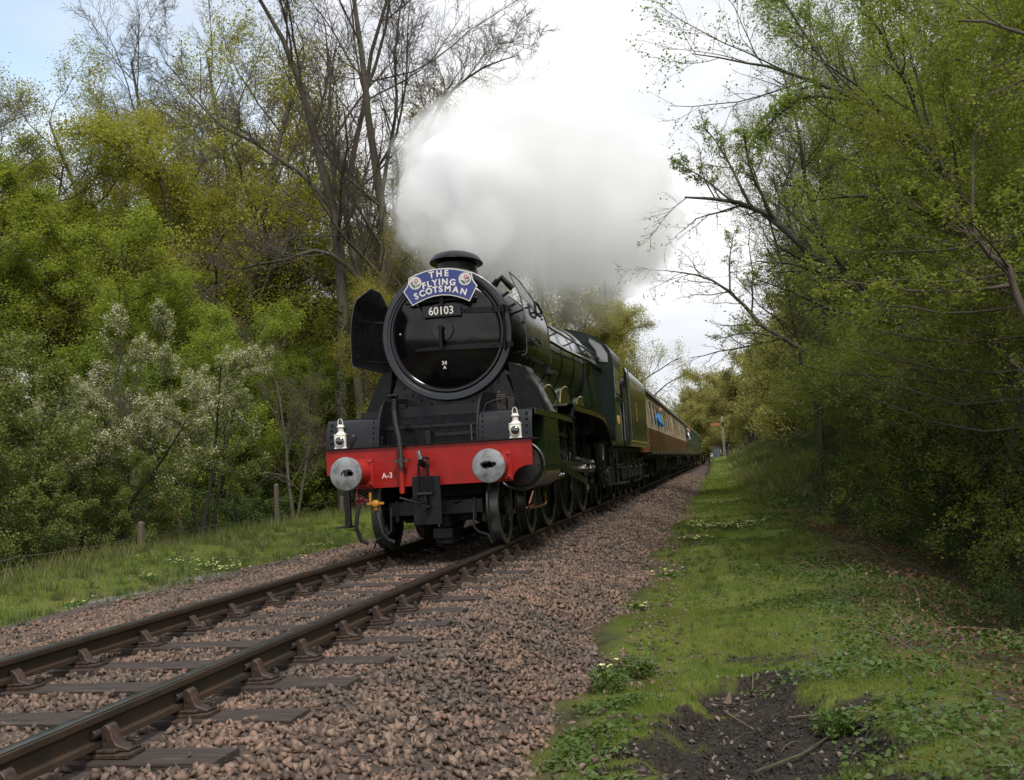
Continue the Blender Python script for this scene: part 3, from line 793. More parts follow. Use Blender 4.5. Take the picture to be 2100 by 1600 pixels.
tag(link('weeds', np_mesh('weeds', V, F, M['weed'])), 'low leafy weeds covering the slope right of the grass', 'weeds', kind='stuff')
# dead bracken fronds and bramble litter
bm_ = lambda x, y: np.clip(sst(4.3, 5.2, x + 0.35 * wob(x, y, 1.0, 16)) * (1 - sst(7.2, 9.5, x)) * (0.25 + 0.75 * (wob(x, y, 1.4, 35) > -0.1)), 0, 1)
x, y = pts(42000, 4.4, 9.5, -9.2, 14, rg, bm_)
V, F = leaf_quads(np.stack([x, y, ground_z(x, y) + rg.uniform(0, 0.16, len(x))], -1), rg.uniform(0.02, 0.06, len(x)), rg, up=0.5, aspect=0.4)
x, y = pts(26000, -40, -12, 5, 60, rg)
V2, F2 = leaf_quads(np.stack([x, y, ground_z(x, y) + rg.uniform(0, 0.08, len(x))], -1), rg.uniform(0.08, 0.18, len(x)), rg, up=1.5, aspect=0.7)
V, F = join([(V, F), (V2, F2)])
tag(link('dead_leaves', np_mesh('dead_leaves', V, F, M['bracken'])), 'brown dead bracken and leaf litter under the trees', 'leaves', kind='stuff')
# sticks and dead stems lying about
def sticks(n, x0, x1, y0, y1, l0, l1, r0, r1, rng, rise=0.06):
    Vs, Fs, o = [], [], 0; k = 4; seg = 4
    for i in range(n):
        x, y = rng.uniform(x0, x1), rng.uniform(y0, y1); a = rng.uniform(0, 2 * PI); l = rng.uniform(l0, l1); r = rng.uniform(r0, r1)
        px, py = x, y; a0 = a; rows = []
        zz = rng.uniform(0.0, rise)
        for j in range(seg + 1):
            z = float(ground_z(px, py)) + r + zz * math.sin(PI * j / seg * rng.uniform(0.7, 1)) 
            e1 = np.array([-math.sin(a0), math.cos(a0), 0]); e2 = np.array([0, 0, 1.0]); rad = r * (1 - 0.15 * j)
            rows += [np.array([px, py, z]) + rad * (math.cos(2 * PI * q / k) * e1 + math.sin(2 * PI * q / k) * e2) for q in range(k)]
            a0 += rng.uniform(-0.35, 0.35); px += math.cos(a0) * l / seg; py += math.sin(a0) * l / seg
        Vs += rows
        for j in range(seg):
            for q in range(k):
                q2 = (q + 1) % k; Fs.append((o + j * k + q, o + j * k + q2, o + (j + 1) * k + q2, o + (j + 1) * k + q))
        o += (seg + 1) * k
    return np.array(Vs), np.array(Fs)
V, F = join([sticks(170, 2.8, 5.6, -9, -3, 0.06, 0.4, 0.0012, 0.003, rg), sticks(260, 4.5, 7.5, -8.8, 4, 0.15, 0.9, 0.0015, 0.005, rg, 0.25), sticks(30, 2.7, 5.0, -3, 8, 0.1, 0.4, 0.002, 0.004, rg)])
tag(link('dead_stems', np_mesh('dead_stems', V, F, M['stick'])), 'thin dead stems and twigs strewn over grass and soil', 'twigs', kind='stuff')
stick_specs = [([(3.42, -6.35), (3.47, -6.6), (3.58, -6.85)], 0.007, 'forked pale stick on the black soil by the turf edge'),
               ([(3.62, -5.45), (3.60, -5.8), (3.75, -6.15)], 0.006, 'thin pale twig standing out where turf meets soil'),
               ([(3.55, -7.75), (3.80, -7.4), (3.98, -6.95)], 0.011, 'dark stick lying across the soil hollow'),
               ([(3.78, -6.6), (4.05, -6.75), (4.25, -6.9)], 0.006, 'straight pale stem between soil and weeds')]
for pl, r, lab in stick_specs:
    mb = MB(); pp = []
    for i, (a, b) in enumerate(pl): pp.append((a, b, float(ground_z(a, b)) + r + (0.03 if i == 1 else 0.008)))
    mb.tube(pp, [r, r * 0.8, r * 0.4], 6)
    mb.tube([pp[1], (pp[1][0] + 0.07, pp[1][1] + 0.02, pp[1][2] + 0.03)], [r * 0.6, r * 0.2], 5)
    tag(mb.build('fallen_stick', M['stick'] if 'dark' not in lab else M['bark_dark']), lab, 'stick', 'sticks on the soil')
# pale chunk of wood on the soil
mb = MB(); mb.loft([[(3.44 + a * s, -6.10 + b * 0.4, float(ground_z(3.44, -6.1)) + 0.01 + h_) for a, b, h_ in ((-.02, -.03, 0), (.02, -.04, .0), (.03, .03, .012), (-.01, .04, .02))] for s in (1,)] + [[(3.46, -6.08, float(ground_z(3.44, -6.1)) + 0.09 + q) for q in (0, .004, .008, .006)]])
tag(mb.build('bark_flake', M['stick']), 'pale flake of bark standing on the black soil', 'bark')

# primrose clumps: leaves and flowers
def primrose(name, x, y, n, sp, lab, parent=None):
    root = empty(name, (x, y, float(ground_z(x, y)))); tag(root, lab, 'flowers', 'primrose clumps on the verges')
    px = rg.normal(0, sp, n) ; py = rg.normal(0, sp * 0.8, n)
    z = ground_z(x + px, y + py) - root.location.z
    k = 5; C = np.repeat(np.stack([px, py, z + rg.uniform(0.05, 0.11, n)], -1), k, 0)
    an = np.tile(np.arange(k) * 2 * PI / k, n); C = C + np.stack([np.cos(an), np.sin(an), 0 * an], -1) * 0.012
    V, F = leaf_quads(C, np.full(len(C), 0.024), rg, up=2.5, aspect=0.9)
    link('blossoms', np_mesh('blossoms', V, F, M['primrose']), root)
    m2 = n * 6; ax = rg.normal(0, sp * 1.1, m2); ay = rg.normal(0, sp, m2)
    V, F = leaf_quads(np.stack([ax, ay, ground_z(x + ax, y + ay) - root.location.z + rg.uniform(0.01, 0.06, m2)], -1), rg.uniform(0.04, 0.09, m2), rg, up=1.0, aspect=0.45)
    link('leaves', np_mesh('leaves', V, F, M['weed']), root)
for (x, y, n, sp, lab) in [(3.25, 9.2, 60, 0.30, 'broad primrose clump in front of the dip across the right grass'),
        (3.75, 9.0, 45, 0.28, 'primroses spreading right of the broadest clump'), (2.95, 10.5, 24, 0.16, 'upright primrose clump at the ballast edge behind the broad patch'),
        (3.0, 6.2, 12, 0.12, 'thin line of primroses just before the grass dip'), (2.78, 0.7, 12, 0.10, 'dark leafy primrose tuft at the ballast edge mid lawn'),
        (2.62, -2.3, 7, 0.05, 'small primrose pair on the ballast margin'), (2.62, -5.35, 5, 0.04, 'single primrose plant among near ballast stones'),
        (3.5, 19.0, 24, 0.3, 'distant primroses on the grass below the bank'), (4.6, 21.0, 60, 0.6, 'far white flower drift at the foot of the bank'),
        (-4.7, 4.2, 40, 0.26, 'brightest primrose patch on the left verge'), (-5.6, 5.0, 26, 0.35, 'scattered primroses behind the brightest left patch'),
        (-5.2, 2.7, 9, 0.10, 'small primrose clump low on the left verge'), (-4.6, -0.2, 7, 0.08, 'primroses nearest the camera on the left verge'),
        (-4.0, 5.9, 10, 0.2, 'primroses beside the ballast left of the engine'), (-4.6, 8.6, 14, 0.25, 'primroses on the verge under the left buffer')]:
    primrose('primrose_clump', x, y, n, sp, lab)
n = 110; x, y = pts(n, 3.8, 5.2, -7.5, -3.5, rg)
C = np.repeat(np.stack([x, y, ground_z(x, y) + rg.uniform(0.06, 0.14, len(x))], -1), 3, 0) + rg.normal(0, 0.008, (3 * len(x), 3))
V, F = leaf_quads(C, np.full(len(C), 0.014), rg, up=0.2)
tag(link('bluebells', np_mesh('bluebells', V, F, M['bluebell'])), 'sparse bluebells among the weeds beyond the soil', 'flowers', kind='stuff')
# nettle tufts at the turf edge
for (x, y, lab) in [(2.86, -5.55, 'leafy nettle tuft overhanging the soil edge'), (2.72, -6.15, 'leafy weed tuft between ballast and turf'), (4.0, -6.9, 'grass tussock growing from the soil margin')]:
    root = empty('weed_tuft', (x, y, float(ground_z(x, y)))); tag(root, lab, 'plant', 'tufts by the soil hollow')
    n = 240; a = rg.uniform(0, 6.28, n); r = 0.13 * np.sqrt(rg.random(n)); hz = rg.uniform(0.01, 0.13, n)
    V, F = leaf_quads(np.stack([r * np.cos(a), r * np.sin(a), hz], -1), rg.uniform(0.025, 0.05, n), rg, up=1.0)
    link('leaves', np_mesh('leaves', V, F, M['weed']), root)
    n = 60; a = rg.uniform(0, 6.28, n); r = 0.1 * np.sqrt(rg.random(n))
    V, F = blades(np.stack([r * np.cos(a), r * np.sin(a), np.zeros(n)], -1), rg.uniform(0.06, 0.16, n), np.full(n, 0.005), rg)
    link('stems', np_mesh('stems', V, F, M['grass_blade']), root)
# ------------------------------------------------------------------ locomotive
loco = empty('steam_locomotive'); tag(loco, 'green steam locomotive with black smokebox and red buffer beam leading the train', 'locomotive')
BZC = 2.79                                   # centre line of smokebox and boiler

# buffer beam
mb = MB()
poly = [(-1.295, 1.285), (-1.295, 0.975)]
poly += [(-1.24, 0.97)] + [(-1.24 + 0.20 * math.sin(math.radians(t)), 0.79 + 0.18 * math.cos(math.radians(t))) for t in range(10, 91, 16)]
poly += [(-0.30, 0.79), (0.30, 0.79)]
poly += [(1.24 - 0.20 * math.sin(math.radians(t)), 0.79 + 0.18 * math.cos(math.radians(t))) for t in range(90, 9, -16)] + [(1.24, 0.97), (1.295, 0.975), (1.295, 1.285)]
mb.prism(poly, 'y', 0.0, 0.028)
beam = mb.build('buffer_beam', M['red'], loco, bevel=0.003)
mb = MB(); put_text(mb, 'A-3', 0.092, (-0.52, -0.002, 0.935), 0.03, weight=0.001, depth=0.0015)
mb.build('lettering', M['white'], beam, smooth=0)
mb = MB(); mb.box(-1.31, 1.31, -0.03, 0.42, 1.287, 1.297)
mb.build('front_footplate', M['satin_black'], loco, bevel=0.002)
# buffers
for s in (-1, 1):
    cx = 0.864 * s; cz = 0.985
    mb = MB(); mb.box(cx - 0.17, cx + 0.17, -0.022, 0.0, cz - 0.17, cz + 0.17)
    mb.lathe([(0.145, -0.02), (0.138, -0.12), (0.118, -0.33), (0.118, -0.34)], (cx, 0, cz), 'y', 32)
    mb.dots([(cx + a * 0.135, -0.022, cz + b * 0.135) for a in (-1, 1) for b in (-1, 1)], 0.022, 'y', -0.02)
    h = mb.build('buffer_housing', M['red_dark'], loco, bevel=0.003)
    mb = MB(); mb.lathe([(0.07, -0.30), (0.07, -0.505), (0.185, -0.515), (0.198, -0.522), (0.200, -0.535), (0.192, -0.548), (0.12, -0.560), (0.04, -0.565), (0.001, -0.565)], (cx, 0, cz), 'y', 56)
    head = mb.build('buffer_head', M['buffer'], loco)
    mb = MB(); rgs = random.Random(3 + s)
    for (gx, gz, gr, st) in ([(0.03, 0.012, 0.045, 1.4), (0.062, 0.0, 0.03, 1.2), (-0.045, 0.005, 0.022, 0.5)] if s < 0 else [(-0.015, 0.015, 0.05, 1.5), (0.035, 0.015, 0.034, 1.6), (0.075, 0.02, 0.022, 0.8), (-0.04, 0.01, 0.03, 1.1)]):
        pl = [(cx + gx + math.cos(t * PI / 9) * gr * st * rgs.uniform(0.75, 1.1) * 1.05, cz + gz + math.sin(t * PI / 9) * gr * 1.1 * rgs.uniform(0.7, 1.1)) for t in range(18)]
        mb.prism(pl, 'y', -0.5675, -0.555)
    mb.build('grease_smear', M['grease'], head, smooth=0)

# drawhook, screw coupling and its plate
mb = MB(); mb.box(-0.185, 0.165, -0.10, -0.085, 0.32, 0.905); mb.dots([(-0.155, -0.10, 0.36), (0.135, -0.10, 0.36)], 0.01, 'y', -0.01)
mb.build('coupling_plate', M['grey_black'], loco, bevel=0.012)
mb = MB(); mb.tube([(-0.02, 0.0, 1.05), (-0.02, -0.16, 1.05), (-0.03, -0.24, 1.12), (-0.045, -0.22, 1.19), (-0.05, -0.14, 1.20)], [0.045, 0.042, 0.036, 0.03, 0.02], 10)
mb.build('drawhook', M['steel_dark'], loco)
mb = MB()
for dx in (-0.065, 0.045): mb.tube([(dx, -0.13, 1.10), (dx, -0.20, 1.05), (dx, -0.19, 0.80), (dx, -0.17, 0.70)], 0.016, 8)
mb.tube([(-0.065, -0.13, 1.10), (-0.045, -0.16, 1.13), (0.025, -0.16, 1.13), (0.045, -0.13, 1.10)], 0.016, 8)
mb.cyl((-0.10, -0.17, 0.69), (0.08, -0.17, 0.69), 0.026, n=10)
mb.cyl((-0.01, -0.17, 0.74), (-0.01, -0.17, 0.45), 0.018, n=10)
mb.cyl((-0.06, -0.17, 0.53), (0.04, -0.17, 0.53), 0.024, n=10)
mb.tube([(-0.01, -0.19, 0.60), (-0.06, -0.26, 0.585), (-0.28, -0.34, 0.665)], [0.012, 0.013, 0.015], 8)
mb.lathe([(0.035, -0.06), (0.035, 0)], (-0.012, -0.19, 0.54), 'y', 12)
mb.tube([(0.09, -0.14, 0.715), (-0.1, -0.17, 0.67), (-0.28, -0.17, 0.60)], 0.009, 6)
mb.build('screw_coupling', M['grey_black'], loco)
# vacuum standpipe and corrugated hose
mb = MB(); mb.tube([(-0.33, 0.02, 0.80), (-0.33, -0.04, 0.72), (-0.325, -0.05, 1.0), (-0.315, -0.04, 1.2)], 0.035, 10)
mb.build('vacuum_pipe', M['red_dark'], loco)
mb = MB(); path = [(-0.385, 0.0, 1.86), (-0.385, -0.03, 1.72), (-0.365, -0.05, 1.55), (-0.33, -0.07, 1.38), (-0.312, -0.085, 1.22), (-0.312, -0.085, 1.08)]
pp, rs = [], []
for i in range(len(path) - 1):
    for j in range(14):
        t = j / 14; pp.append(Vector(path[i]).lerp(Vector(path[i + 1]), t)); rs.append(0.036 if j % 2 else 0.029)
mb.tube(pp, rs, 10); hose = mb.build('vacuum_hose', M['rubber'], loco, smooth=60)
mb = MB(); mb.cyl((-0.312, -0.085, 1.16), (-0.312, -0.085, 1.03), 0.045, n=12); mb.box(-0.40, -0.22, -0.11, -0.06, 1.09, 1.12); mb.cyl((-0.312, -0.085, 1.035), (-0.312, -0.085, 1.00), 0.022, n=8)
mb.build('hose_clip', M['steel_dark'], hose)
mb = MB(); mb.tube([(-0.385, 0.08, 1.297), (-0.385, 0.06, 1.80), (-0.385, 0.02, 1.88)], 0.03, 10)
mb.box(-0.50, -0.42, 0.03, 0.12, 1.84, 1.93); mb.box(-0.34, -0.25, 0.02, 0.10, 1.74, 1.80)
mb.tube([(-0.50, 0.06, 1.9), (-0.40, 0.02, 1.91), (-0.34, 0.0, 1.90)], 0.026, 8)
mb.build('hose_stand', M['satin_black'], loco, bevel=0.004)
# air brake cocks and hanging hoses
mb = MB(); mb.tube([(-0.93, 0.12, 0.80), (-0.93, 0.05, 0.72), (-0.90, 0.0, 0.68)], 0.022, 8); mb.lathe([(0.05, -0.03), (0.06, 0), (0.05, 0.03)], (-0.88, -0.02, 0.665), 'z', 10)
mb.box(-0.93, -0.83, -0.04, 0.02, 0.60, 0.64); mb.box(-0.83, -0.77, -0.03, 0.0, 0.64, 0.66)
mb.build('red_brake_cock', M['maroon'], loco, bevel=0.004)
mb = MB(); mb.lathe([(0.035, -0.05), (0.05, -0.02), (0.05, 0.02), (0.03, 0.05)], (-0.66, -0.08, 0.60), 'y', 10); mb.box(-0.77, -0.56, -0.09, -0.05, 0.59, 0.62); mb.box(-0.76, -0.735, -0.03, 0.02, 0.61, 0.74); mb.cyl((-0.66, -0.08, 0.58), (-0.66, -0.08, 0.52), 0.03, n=8)
mb.build('yellow_brake_cock', M['yellow'], loco, bevel=0.004)
for x0, xm, z0 in ((-0.88, -0.93, 0.60), (-0.66, -0.60, 0.52)):
    mb = MB(); mb.tube([(x0, -0.04, z0), (x0 + 0.5 * (xm - x0), -0.07, z0 - 0.12), (xm, -0.06, z0 - 0.28), (xm + 0.05, -0.02, 0.16), (xm + 0.12, 0.02, 0.12)], 0.027, 9)
    mb.build('brake_hose', M['rubber'], loco)
# left front footstep
mb = MB(); mb.box(-1.16, -1.08, 0.20, 0.24, 0.32, 0.96); mb.box(-1.27, -1.07, 0.10, 0.32, 0.315, 0.335); mb.tube([(-1.08, 0.24, 0.95), (-1.04, 0.3, 0.75), (-1.08, 0.24, 0.62)], 0.012, 6)
mb.build('front_step', M['frame_black'], loco, bevel=0.003)

# curved footplate front, frames and the plates between them
def fillet(s):
    secs = []
    for i in range(9):
        t = i / 8; a = t * PI / 2
        secs.append((0.42 * math.sin(a) * 0.85, 1.297 + 0.37 * (1 - math.cos(a)) ** 0.85))
    return secs
for s in (-1, 1):
    mb = MB(); xo, xi = 1.30 * s, 0.645 * s
    prof = [(0.06 + 0.10 * t, 1.30 + 0.36 * t ** 0.9) for t in [i / 8 for i in range(9)]]
    prof = [(0.04 + 0.16 * (1 - math.cos(t * PI / 2)), 1.30 + 0.355 * math.sin(t * PI / 2)) for t in [i / 8 for i in range(9)]]
    mb.sheet([[(xi, y, z), (xo, y, z)] for y, z in prof], 0.008, (0, 1, 0))
    sh = mb.build('curved_front_plate', M['grey_black'], loco, smooth=60)
    mb = MB(); mb.dots([(s * 1.235, 0.035 + 0.13 * (1 - math.cos(t)), 1.30 + 0.355 * math.sin(t)) for t in (0.2, 0.45, 0.72, 1.05)], 0.019, 'y', -0.02)
    mb.dots([(s * 0.69, 0.035 + 0.13 * (1 - math.cos(t)), 1.30 + 0.355 * math.sin(t)) for t in (0.1, 0.3, 0.5, 0.75, 1.05)], 0.013, 'y', -0.015)
    mb.build('rivets', M['grey_black'], sh)
    mb = MB(); mb.box(min(xo, xi), max(xo, xi), 0.20, 1.6, 1.655, 1.668)
    mb.build('running_plate_front', M['satin_black'], loco, bevel=0.002)
    # main frame: top edge sweeps up in a curve behind the beam
    pf = [(0.03, 0.80), (0.03, 1.30)] + [(0.03 + 0.55 * (1 - math.cos(t)), 1.30 + 0.62 * math.sin(t)) for t in [i * PI / 20 for i in range(1, 11)]] + [(1.4, 1.95), (3.0, 1.95), (3.0, 0.60), (0.5, 0.55)]
    mb = MB(); mb.prism(pf, 'x', s * 0.615, s * 0.640); mb.dots([(s * 0.64, 0.15 + 0.12 * i, 1.36) for i in range(5)], 0.012, 'x', 0.01 * s)
    mb.build('frame_plate', M['grey_black'], loco, smooth=30)
    mb = MB(); mb.box(min(s * 0.60, s * 0.66), max(s * 0.60, s * 0.66), 3.0, 11.5, 0.55, 1.30)
    mb.build('main_frame', M['frame_black'], loco)
mb = MB(); mb.box(-0.61, 0.61, 0.30, 0.32, 1.298, 1.50)
mb.sheet([[(-0.61, 0.32, 1.50), (0.61, 0.32, 1.50)], [(-0.61, 0.72, 1.66), (0.61, 0.72, 1.66)], [(-0.61, 1.25, 1.70), (0.61, 1.25, 1.70)]], 0.01)
mb.build('inner_cover_plate', M['satin_black'], loco)
mb = MB(); mb.box(-0.61, 0.61, 0.27, 0.295, 1.50, 1.535); mb.box(0.05, 0.60, 0.24, 0.27, 1.385, 1.425)
mb.box(-0.07, 0.0, 0.2, 0.29, 1.30, 1.46); mb.dots([(-0.3 + 0.15 * i, 0.27, 1.56) for i in range(6)], 0.016, 'y', -0.02); mb.dots([(0.2 + 0.0 * i, 0.24, 1.44 + 0.0 * i) for i in range(1)], 0.015, 'y', -0.02)
mb.build('cross_stay', M['grey_black'], loco, bevel=0.003)
mb = MB(); mb.dots([(-0.5 + 0.1 * i, 0.02, 1.30) for i in range(10)], 0.012, 'z', 0.015, 6)
mb.dots([(-0.45 + 0.12 * i, 0.55, 1.595 + 0.0 * i) for i in range(8)], 0.014, 'z', 0.02, 6)
mb.build('bolts', M['grey_black'], loco)
mb = MB()
mb.box(-0.645, 0.645, 0.72, 0.735, 1.66, 1.80)
mb.box(-1.06, -0.66, 0.72, 0.735, 1.669, 1.77); mb.box(0.66, 1.06, 0.72, 0.735, 1.669, 1.77)
mb.build('upstand_plate', M['grey_black'], loco, bevel=0.002)
mb = MB(); mb.tube([(-0.60, 0.10, 1.30), (-0.60, 0.08, 1.40), (-0.57, 0.08, 1.415)], 0.013, 6); mb.build('lamp_iron', M['steel_dark'], loco); mb = MB(); mb.tube([(-0.98, 0.02, 1.30), (-0.97, -0.01, 1.38), (-0.93, -0.01, 1.44), (-0.93, 0.01, 1.46)], 0.010, 6); mb.build('lamp_iron', M['steel_dark'], loco); mb = MB()
mb.tube([(0.56, 0.02, 1.30), (0.56, 0.02, 1.50)], 0.014, 6)
mb.build('lamp_iron', M['steel_dark'], loco)
mb = MB(); mb.tube([(0.66, 0.30, 1.67), (0.70, 0.32, 1.76), (0.80, 0.34, 1.79), (0.93, 0.34, 1.80)], 0.010, 6); mb.build('lubricator_pipe', M['frame_black'], loco); mb = MB(); mb.tube([(0.80, 0.5, 1.69), (0.86, 0.42, 1.83), (0.98, 0.40, 1.82)], 0.010, 6)
mb.build('lubricator_pipe', M['frame_black'], loco)
mb = MB(); mb.box(0.80, 0.92, 0.45, 0.62, 1.67, 1.87); mb.box(0.93, 1.02, 0.50, 0.60, 1.67, 1.82); mb.cyl((0.83, 0.5, 1.87), (0.83, 0.5, 1.91), 0.025, n=8)
mb.build('lubricator', M['frame_black'], loco, bevel=0.006)

# smokebox saddle
mb = MB(); sec = lambda y: [(-0.95, y, 1.70), (-0.74, y, 2.25), (-0.55, y, 2.45), (0.55, y, 2.45), (0.74, y, 2.25), (0.95, y, 1.70), (0.95, y, 1.30), (-0.95, y, 1.30)]
mb.loft([sec(1.42), sec(2.9)])
sad = mb.build('smokebox_saddle', M['grey_black'], loco, bevel=0.006)
mb = MB(); mb.dots([(0.93 * math.cos(math.radians(a)) * 0.99, 1.42, BZC + 0.93 * math.sin(math.radians(a)) * 1.05) for a in range(225, 320, 9)], 0.022, 'y', -0.03)
mb.dots([(-0.75 + 0.166 * i, 1.42, 1.76) for i in range(10)], 0.018, 'y', -0.025)
mb.build('saddle_bolts', M['grey_black'], sad)
for s in (-1, 1):                             # sloping steam pipe casing beside the saddle
    mb = MB(); q = []
    for y, g in ((1.40, 0.0), (1.50, 0.035), (1.62, 0.05), (2.1, 0.05), (2.25, 0.0)):
        q.append([(s * (0.80 + g), y, 2.36), (s * (0.96 + g), y, 2.30), (s * (1.10 + g), y, 2.02), (s * (1.26 + g), y, 1.672), (s * 0.90, y, 1.672)])
    mb.loft(q); mb.build('steam_pipe_casing', M['satin_black'], loco, smooth=50)

# smokebox
mb = MB(); mb.lathe([(0.80, 0.02), (0.89, 0.02), (0.893, 0.03), (0.895, 0.04), (0.895, 1.95), (0.91, 1.955), (0.91, 2.0), (0.88, 2.0)], (0, 1.40, BZC), 'y', 96)
smoke = mb.build('smokebox', M['satin_black'], loco)
mb = MB(); mb.lathe([(0.796, 0.05), (0.798, -0.010), (0.822, -0.012), (0.824, -0.032), (0.828, -0.036), (0.886, -0.036), (0.896, -0.030), (0.900, -0.020), (0.900, 0.05)], (0, 1.36, BZC), 'y', 112, cap0=False, cap1=False)
ringo = mb.build('front_ring', M['ring'], smoke, smooth=24)
for a in (22, 33, 47):
    ca_, sa_ = math.cos(math.radians(a)), math.sin(math.radians(a)); mb = MB(); mb.tube([(0.88 * ca_, 1.6, BZC + 0.88 * sa_), (0.99 * ca_, 1.6, BZC + 0.99 * sa_)], 0.02, 6); mb.build('blower_fitting', M['satin_black'], smoke)
mb = MB(); mb.tube([(0.62, 1.7, BZC + 0.66), (0.72, 1.72, BZC + 0.76), (0.86, 1.75, BZC + 0.60)], 0.045, 8)
for a in (): mb.tube([(0.88 * math.cos(math.radians(a)), 1.6, BZC + 0.88 * math.sin(math.radians(a))), (0.99 * math.cos(math.radians(a)), 1.6, BZC + 0.99 * math.sin(math.radians(a)))], 0.02, 6)
mb.build('blower_valve', M['satin_black'], smoke)
# door
mb = MB(); prof = [(0.0015, -0.150)]
for i in range(1, 15):
    r = 0.70 * i / 14; prof.append((r, -0.150 + 0.135 * (i / 14) ** 2.1))
prof += [(0.725, -0.006), (0.735, 0.0), (0.742, -0.004), (0.752, -0.016), (0.775, -0.016), (0.785, -0.006), (0.796, 0.01), (0.796, 0.04)]
mb.lathe(prof, (0, 1.345, BZC), 'y', 112, cap0=False)
door = mb.build('smokebox_door', M['gloss_black'], smoke, smooth=25)
door_y = lambda r: 1.345 - 0.150 + 0.135 * (r / 0.70) ** 2.1
# centre boss and handle
mb = MB(); mb.lathe([(0.149, 0.03), (0.152, -0.022), (0.146, -0.028), (0.04, -0.032), (0.001, -0.032)], (-0.02, 1.196, 2.83), 'y', 48, cap1=False)
mb.build('door_boss', M['gloss_black'], door)
mb = MB(); mb.lathe([(0.035, 0.0), (0.035, -0.07), (0.028, -0.08)], (-0.02, 1.17, 2.85), 'y', 14); mb.tube([(-0.02, 1.105, 2.87), (-0.025, 1.09, 2.75), (-0.03, 1.08, 2.56)], [0.020, 0.022, 0.026], 10)
mb.build('door_handle', M['satin_black'], door)
# hinge straps and pin
for z, x0 in ((3.065, 0.24), (2.585, -0.42)):
    mb = MB(); secs = []
    for i in range(13):
        xx = x0 + (0.84 - x0) * i / 12; r = math.hypot(xx, z - BZC); yy = (door_y(min(r, 0.74)) - 0.006) if r < 0.74 else 1.33
        hw = 0.035 if xx > 0.3 else 0.018 + 0.017 * max(0, (xx - x0)) / 0.72
        secs.append([(xx, yy - 0.012, z - hw), (xx, yy - 0.012, z + hw), (xx, yy + 0.03, z + hw), (xx, yy + 0.03, z - hw)])
    mb.loft(secs); mb.lathe([(0.028, -0.05), (0.028, 0.05)], (0.795, 1.30, z), 'z', 14)
    mb.box(0.80, 0.90, 1.30, 1.36, z - 0.03, z + 0.03)
    mb.dots([(x0 + 0.05, door_y(abs(x0)) - 0.018, z), (0.66, 1.28, z)], 0.014, 'y', -0.012)
    mb.build('hinge_strap', M['satin_black'], door)
mb = MB(); mb.cyl((0.795, 1.30, 2.50), (0.795, 1.30, 3.12), 0.013, n=10)
mb.build('hinge_pin', M['satin_black'], door)
# handrail and lamp brackets over the number plate
mb = MB(); mb.tube([(-0.47, 1.21, 3.215), (0.47, 1.21, 3.225)], 0.014, 8)
for xx in (-0.44, -0.34, 0.36, 0.44): mb.tube([(xx, 1.21, 3.22), (xx, 1.30, 3.22)], 0.018, 8)
mb.tube([(-0.47, 1.21, 3.215), (-0.52, 1.26, 3.22)], 0.014, 8); mb.box(-0.045, 0.01, 1.19, 1.215, 3.15, 3.36); mb.box(-0.045, 0.01, 1.15, 1.20, 3.15, 3.165)
mb.build('door_handrail', M['satin_black'], door, bevel=0.003)
# number plate
mb = MB(); c_, s_ = math.cos(0.0), math.sin(0.0); mb.box(-0.285, 0.255, 1.165, 1.185, 3.000, 3.155)
pl = mb.build('number_plate', M['grey_black'], door, bevel=0.006)
mb = MB(); put_text(mb, '60103', 0.150, (-0.018, 1.163, 3.078), 0, weight=0.001, depth=0.004, sx=0.93)
mb.build('lettering', M['white'], pl, smooth=0)
mb = MB(); put_text(mb, '34', 0.070, (-0.022, 1.205, 2.385), 0, weight=0.001, depth=0.002); put_text(mb, 'A', 0.060, (-0.022, 1.215, 2.325), 0, weight=0.001, depth=0.002)
mb.build('shed_code', M['white'], door, smooth=0)
mb = MB(); mb.cyl((-0.62, 1.27, 2.82), (-0.62, 1.24, 2.82), 0.010, n=8); mb.build('door_stud', M['white'], door)

# headboard (hung on the lamp iron)
hb = empty('headboard', (0, 1.12, 3.40)); tag(hb, 'blue arched headboard reading THE FLYING SCOTSMAN above the smokebox door', 'headboard')
def board(scale):
    top = [(-0.432, 3.545), (-0.33, 3.59), (-0.20, 3.625), (-0.08, 3.640), (0.02, 3.642), (0.12, 3.636), (0.24, 3.615), (0.35, 3.580), (0.437, 3.545)]
    rt = [(0.438, 3.50), (0.446, 3.46), (0.47, 3.415), (0.503, 3.37), (0.385, 3.168)]
    bt = [(0.32, 3.205), (0.22, 3.245), (0.12, 3.272), (0.02, 3.282), (-0.10, 3.275), (-0.20, 3.252), (-0.30, 3.215), (-0.395, 3.172)]
    lf = [(-0.512, 3.37), (-0.47, 3.42), (-0.446, 3.46), (-0.436, 3.50)]
    out = []
    pts_ = top + rt + bt + lf; n = len(pts_)
    for i, p in enumerate(pts_):
        a = Vector(pts_[i - 1]); b = Vector(p); c = Vector(pts_[(i + 1) % n])
        d1 = (b - a).normalized(); d2 = (c - b).normalized(); t = (d1 + d2)
        t = t.normalized() if t.length > 1e-6 else d1
        nn = Vector((t.y, -t.x)); k = max(0.5, abs(nn.dot(Vector((d1.y, -d1.x)))))
        q = b + nn * scale / k; out.append((q.x, q.y - 3.40))
    return out
mb = MB(); mb.prism(board(0.0), 'y', 0.0, 0.018); mb.build('board', M['white'], hb, smooth=20)
mb = MB(); mb.prism(board(0.013), 'y', -0.003, 0.004); mb.build('blue_field', M['blue'], hb, smooth=0)
mb = MB()
def arc_word(word, size, pts_):
    for ch, (x, z, a) in zip(word, pts_): put_text(mb, ch, size, (x, -0.005, z - 3.40), a, weight=0.0035, depth=0.003)
arc_word('THE', 0.114, [(-0.112, 3.562, 0.06), (-0.007, 3.569, 0.0), (0.093, 3.567, -0.05)])
